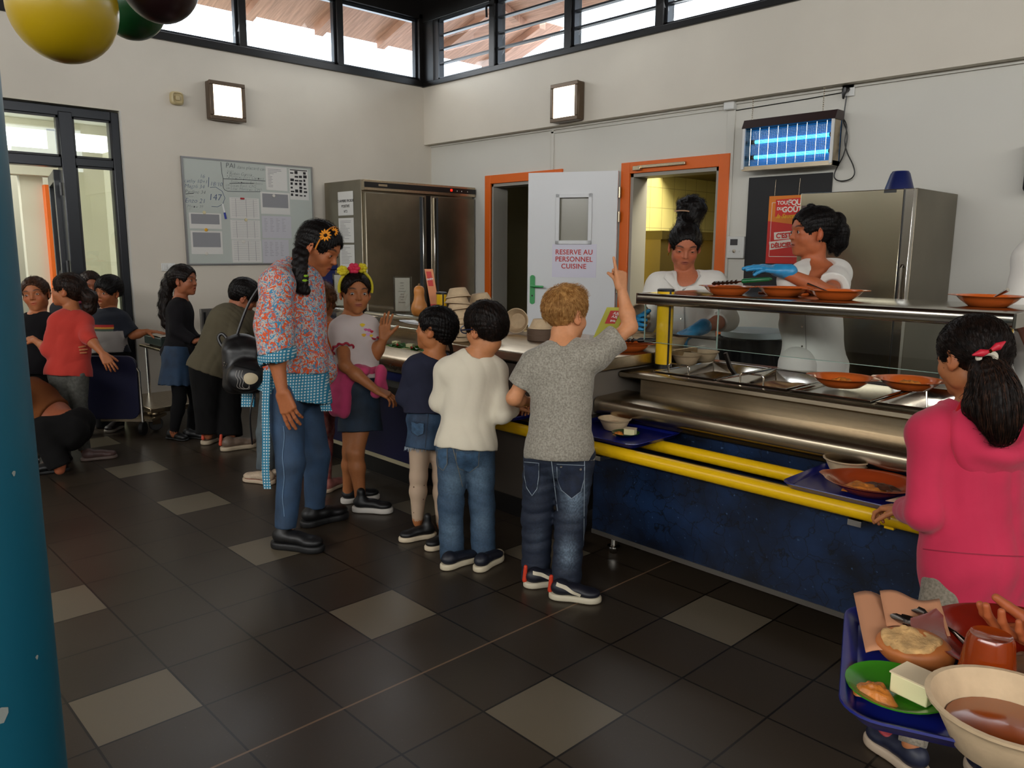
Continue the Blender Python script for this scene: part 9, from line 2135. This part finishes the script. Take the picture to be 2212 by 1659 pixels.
# the crouching adult behind the column
f = simple('adult crouching behind the blue column, brown top riding up over the lower back', 4.90, dict(head=(8, 800, 0.0), N=(38, 838, 0.0), SL=(40, 872, -0.18), SR=(72, 838, 0.16), EL=(20, 930, -0.2), WL=(-10, 960, -0.1), ER=(40, 900, 0.2), WR=(0, 930, 0.2),
 HL=(148, 934, -0.10), HR=(156, 926, 0.08), KL=(92, 930, -0.20), KR=(84, 925, 0.14), AL=(128, 1004, -0.18), AR=(132, 996, 0.12)), cd(-0.9, 0.1, -0.3), 0.23, 1.02, cd(-0.5, 0.1, -1), '#a05a3c', fat=1.12, body=dict(eyes=False, fstep=0.006))
T = Field(); f.torso(T, 0.016, neck=False); f.neckcut(T, 0.07)
for q in 'LR': A_ = Field(); f.arm(A_, q, 0.016); T.add(A_, 0, 0.02)
T.plane(f.tp(0, 0, 0.30), -nrm(f.up + f.fw * 0.35)); T.disp = cloth_noise(0.005, 18, 161); f.cloth('jumper', T, cloth_m('brown_knit', '#6a3c1c', 0.1), 0.008)
P = f.trousers(g=0.016, loose=0.006, noise=0.006, seed=162, nf=20, waist=0.10); f.cloth('trousers', P, cloth_m('black_cotton', '#0d0c0c', 0.1), 0.009); dark_hair(f, n=200, seed=163)
feet(f, (((150, 1016), (100, 1022)), ((140, 1000), (92, 1004))), '#0a0a0b', '#0c0c0c', 0.26)
# the third server, only a sleeve in view
f = simple('server in a white coat behind the lone far plate', 3.55, dict(head=(2290, 420, 0.0), N=(2285, 520, 0.02), SL=(2232, 556, -0.02), SR=(2350, 552, 0.0), EL=(2203, 660, 0.0), WL=(2225, 740, -0.15), ER=(2370, 660, 0.0), WR=(2350, 750, -0.15),
 HL=(2250, 770, 0.0), HR=(2320, 770, 0.0), KL=(2250, 930, 0.0), KR=(2320, 930, 0.0), AL=(2250, 1120, 0.0), AR=(2320, 1120, 0.0)), cd(-0.2, -1, 0), 0.235, 0.97, cd(0, -1), '#9a5a3e', body=dict(fstep=0.006))
for q in 'LR': pass
f.cloth('work_coat', f.top((0.5, 0.5), hem=-0.35, g=0.02, boxy=(0.15, 0.11), noise=0.006, seed=171, sg=0.026, nf=16), m_coat, 0.009); f.cloth('work_trousers', f.trousers(g=0.016, noise=0.0), m_coat, 0.014); dark_hair(f, n=200, seed=172)
# ================================================================== the tray carried at the lower right
def carried():
 z = 0.785; c0 = np.array([2.025, -0.205, z]); u = nrm([0.925, 0.38, 0]); v = nrm([0.38, -0.925, 0])
 cen = c0 + u * 0.23 + v * 0.175
 tr = tray(cen[0] - 0.23, cen[1] - 0.175, cen[0] + 0.23, cen[1] + 0.175, z, 'blue tray loaded with lunch, carried by someone at the lower corner of the view', rz=math.atan2(0.38, 0.925))
 P = lambda a, b, h=0.0: c0 + u * a + v * b + np.array([0, 0, h + 0.006])
 g = P(0.070, 0.245); small_green(tuple(g), 'bright green plate with a cheese cube and carrot on the carried tray', 0.064, m_green2, -0.5)
 kraft_bowl(tuple(P(0.185, 0.320)), 'fibre bowl of orange soup on the carried tray', r=0.090, h=0.060, group='kraft fibre bowls', fill=M('tomato_broth', '#8f4212', 0.15, coat=0.5))
 oval_plate(tuple(P(0.250, 0.090)), 'deep red plate with food on the carried tray', 0.4, M('deep_red_plastic', '#7c1a0c', 0.15), r=0.125, h=0.036, food=lambda o, l: food_heap('food', M('pale_food', '#6c4a30', 0.5, noise=(20, 0.4)), 0.06, 0.04, 0.02, 0.02, 0.0, seed=41)(o, l))
 # bread half: crust and crumb
 b = P(0.095, 0.140, 0.0); F = Field(); R = rot_frame((u + v * 0.3)); F.ell(b + np.array([0, 0, 0.022]), (0.036, 0.052, 0.030), R); F.plane(b + np.array([0, 0, 0.0395]), nrm(np.array([0, 0, 1.0]) - u * 0.25 + v * 0.3), k=0.006); X, Fc = surface(F, 0.0035); rt = thing('bread_roll', 'torn bread roll half on the carried tray next to the cutlery', 'bread', b); mesh_obj('crust', X, Fc, M('bread_crust', '#a8602a', 0.6, noise=(20, 0.3)), rt)
 G = Field(); G.ell(b + np.array([0, 0, 0.024]), (0.032, 0.048, 0.027), R); G.plane(b + np.array([0, 0, 0.0425]), nrm(np.array([0, 0, 1.0]) - u * 0.25 + v * 0.3)); G.disp = cloth_noise(0.004, 90, 5); X, Fc = surface(G, 0.0025); mesh_obj('crumb', X, Fc, M('bread_crumb', '#c09862', 0.9, noise=(60, 0.3), bump=(90, 1.0)), rt)
 cp = P(0.178, 0.190); b_ = MB(); b_.lathe([(0.038, 0), (0.0385, 0.003), (0.028, 0.080), (0.025, 0.086), (0.021, 0.084), (0.0001, 0.083)], cp, 32); tag(b_.build('orange_tumbler', M('orange_tumbler', '#a8400e', 0.12, trans=0.45), smooth=50), 'upturned orange plastic tumbler on the carried tray', 'tumbler')
 np_ = MB(); np_.grid(lambda s, t: tuple(P(0.012 + 0.075 * s + 0.02 * t, 0.0 + 0.16 * t - 0.02 * s, 0.012 + 0.02 * (1 - t) + 0.006 * sin(6 * s))), 10, 12); tag(np_.build('paper_napkin', M('napkin_peach', '#b8805c', 0.85), solid=0.0015, smooth=80), 'folded peach paper napkin along the edge of the carried tray', 'napkin')
 np_ = MB(); np_.grid(lambda s, t: tuple(P(0.05 + 0.085 * s + 0.01 * t, -0.004 + 0.085 * t, 0.022 + 0.02 * (1 - t) + 0.005 * sin(7 * s))), 12, 10); tag(np_.build('paper_napkin', MATS['napkin_peach'], solid=0.0015, smooth=80), 'second peach napkin folded under the spoon handles on the carried tray', 'napkin')
 m = M('dark_cutlery', '#6a6058', 0.15, 1.0)
 def cut(p0, p1, w, name, label, bowl=True):
  b2 = MB(); b2.tube([p0, (np.array(p0) + p1) / 2 + np.array([0, 0, 0.004]), p1], [w, 0.003, 0.004], 8)
  if bowl: b2.lathe([(0.0001, -0.002), (0.012, 0), (0.017, 0.004), (0.0001, 0.001)], p1, 16, sx=1.3)
  tag(b2.build(name, m), label, 'cutlery')
 cut(P(0.080, 0.150, 0.012), P(0.085, 0.070, 0.030), 0.007, 'spoon', 'steel spoon upright against the bread roll on the carried tray'); cut(P(0.125, 0.090, 0.010), P(0.115, 0.030, 0.030), 0.006, 'fork', 'steel fork resting on the napkins of the carried tray'); cut(P(0.17, 0.075, 0.012), P(0.135, 0.050, 0.026), 0.007, 'knife', 'steel knife with a reddish glint beside the red plate on the carried tray', False)
 # the child holding it, standing just outside the view
 Z = lambda x, y, zz: np.array([x, y, zz])
 side = u; base = c0 + u * 0.62 + v * 0.16
 W1 = P(0.325, 0.392, -0.002); W2 = P(0.30, -0.005, 0.02)
 J = dict(head=base + Z(0, 0, 0.36), N=base + Z(0, 0, 0.24), SL=base + v * 0.13 + Z(0, 0, 0.20), SR=base - v * 0.13 + Z(0, 0, 0.20), EL=base + v * 0.19 + Z(0, 0, 0.0), WL=W1, ER=base - v * 0.19 + Z(0, 0, 0.0), WR=W2)
 for q, s in (('L', 1), ('R', -1)): J['H' + q] = base + v * 0.06 * s - Z(0, 0, 0.20); J['K' + q] = base + v * 0.07 * s - Z(0, 0, 0.47); J['A' + q] = np.array([base[0] + v[0] * 0.07 * s, base[1] + v[1] * 0.07 * s, 0.075])
 f = Fig('child at the edge of the view carrying the loaded lunch tray', (base[0], base[1], 0), J, -u, 0.215, 0.74, -u, skin='#a5562f')
 f.body({'L': dict(f=nrm(-u * 0.9 - v * 0.45 + Z(0, 0, -0.05)), n=(0, 0, 1), side=-1, curl=(0.35, 0.4, 0.4, 0.5), sc=0.74, thumb=(0.3, 0.3)), 'R': dict(f=nrm(-u * 0.9 + v * 0.45), n=(0, 0, 1), side=1, curl=(0.4, 0.45, 0.5, 0.5), sc=0.74)}, step=0.008)
 f.cloth('jumper', f.top(('long', 'long'), hem=0.0, g=0.012, boxy=(0.13, 0.09), noise=0.004, seed=181), cloth_m('dusty_pink_knit', '#a8685c', 0.1), 0.008); f.cloth('trousers', f.trousers(g=0.010, noise=0.003), cloth_m('black_cotton', '#0d0c0c', 0.1), 0.010); dark_hair(f, n=200, seed=182)
 for s in (1, -1): a = np.array([base[0] + v[0] * 0.07 * s, base[1] + v[1] * 0.07 * s, 0]); shoe(a + u * 0.05, a - u, f.t, 0.2, '#141414', '#8c8478', 0.06)
carried()
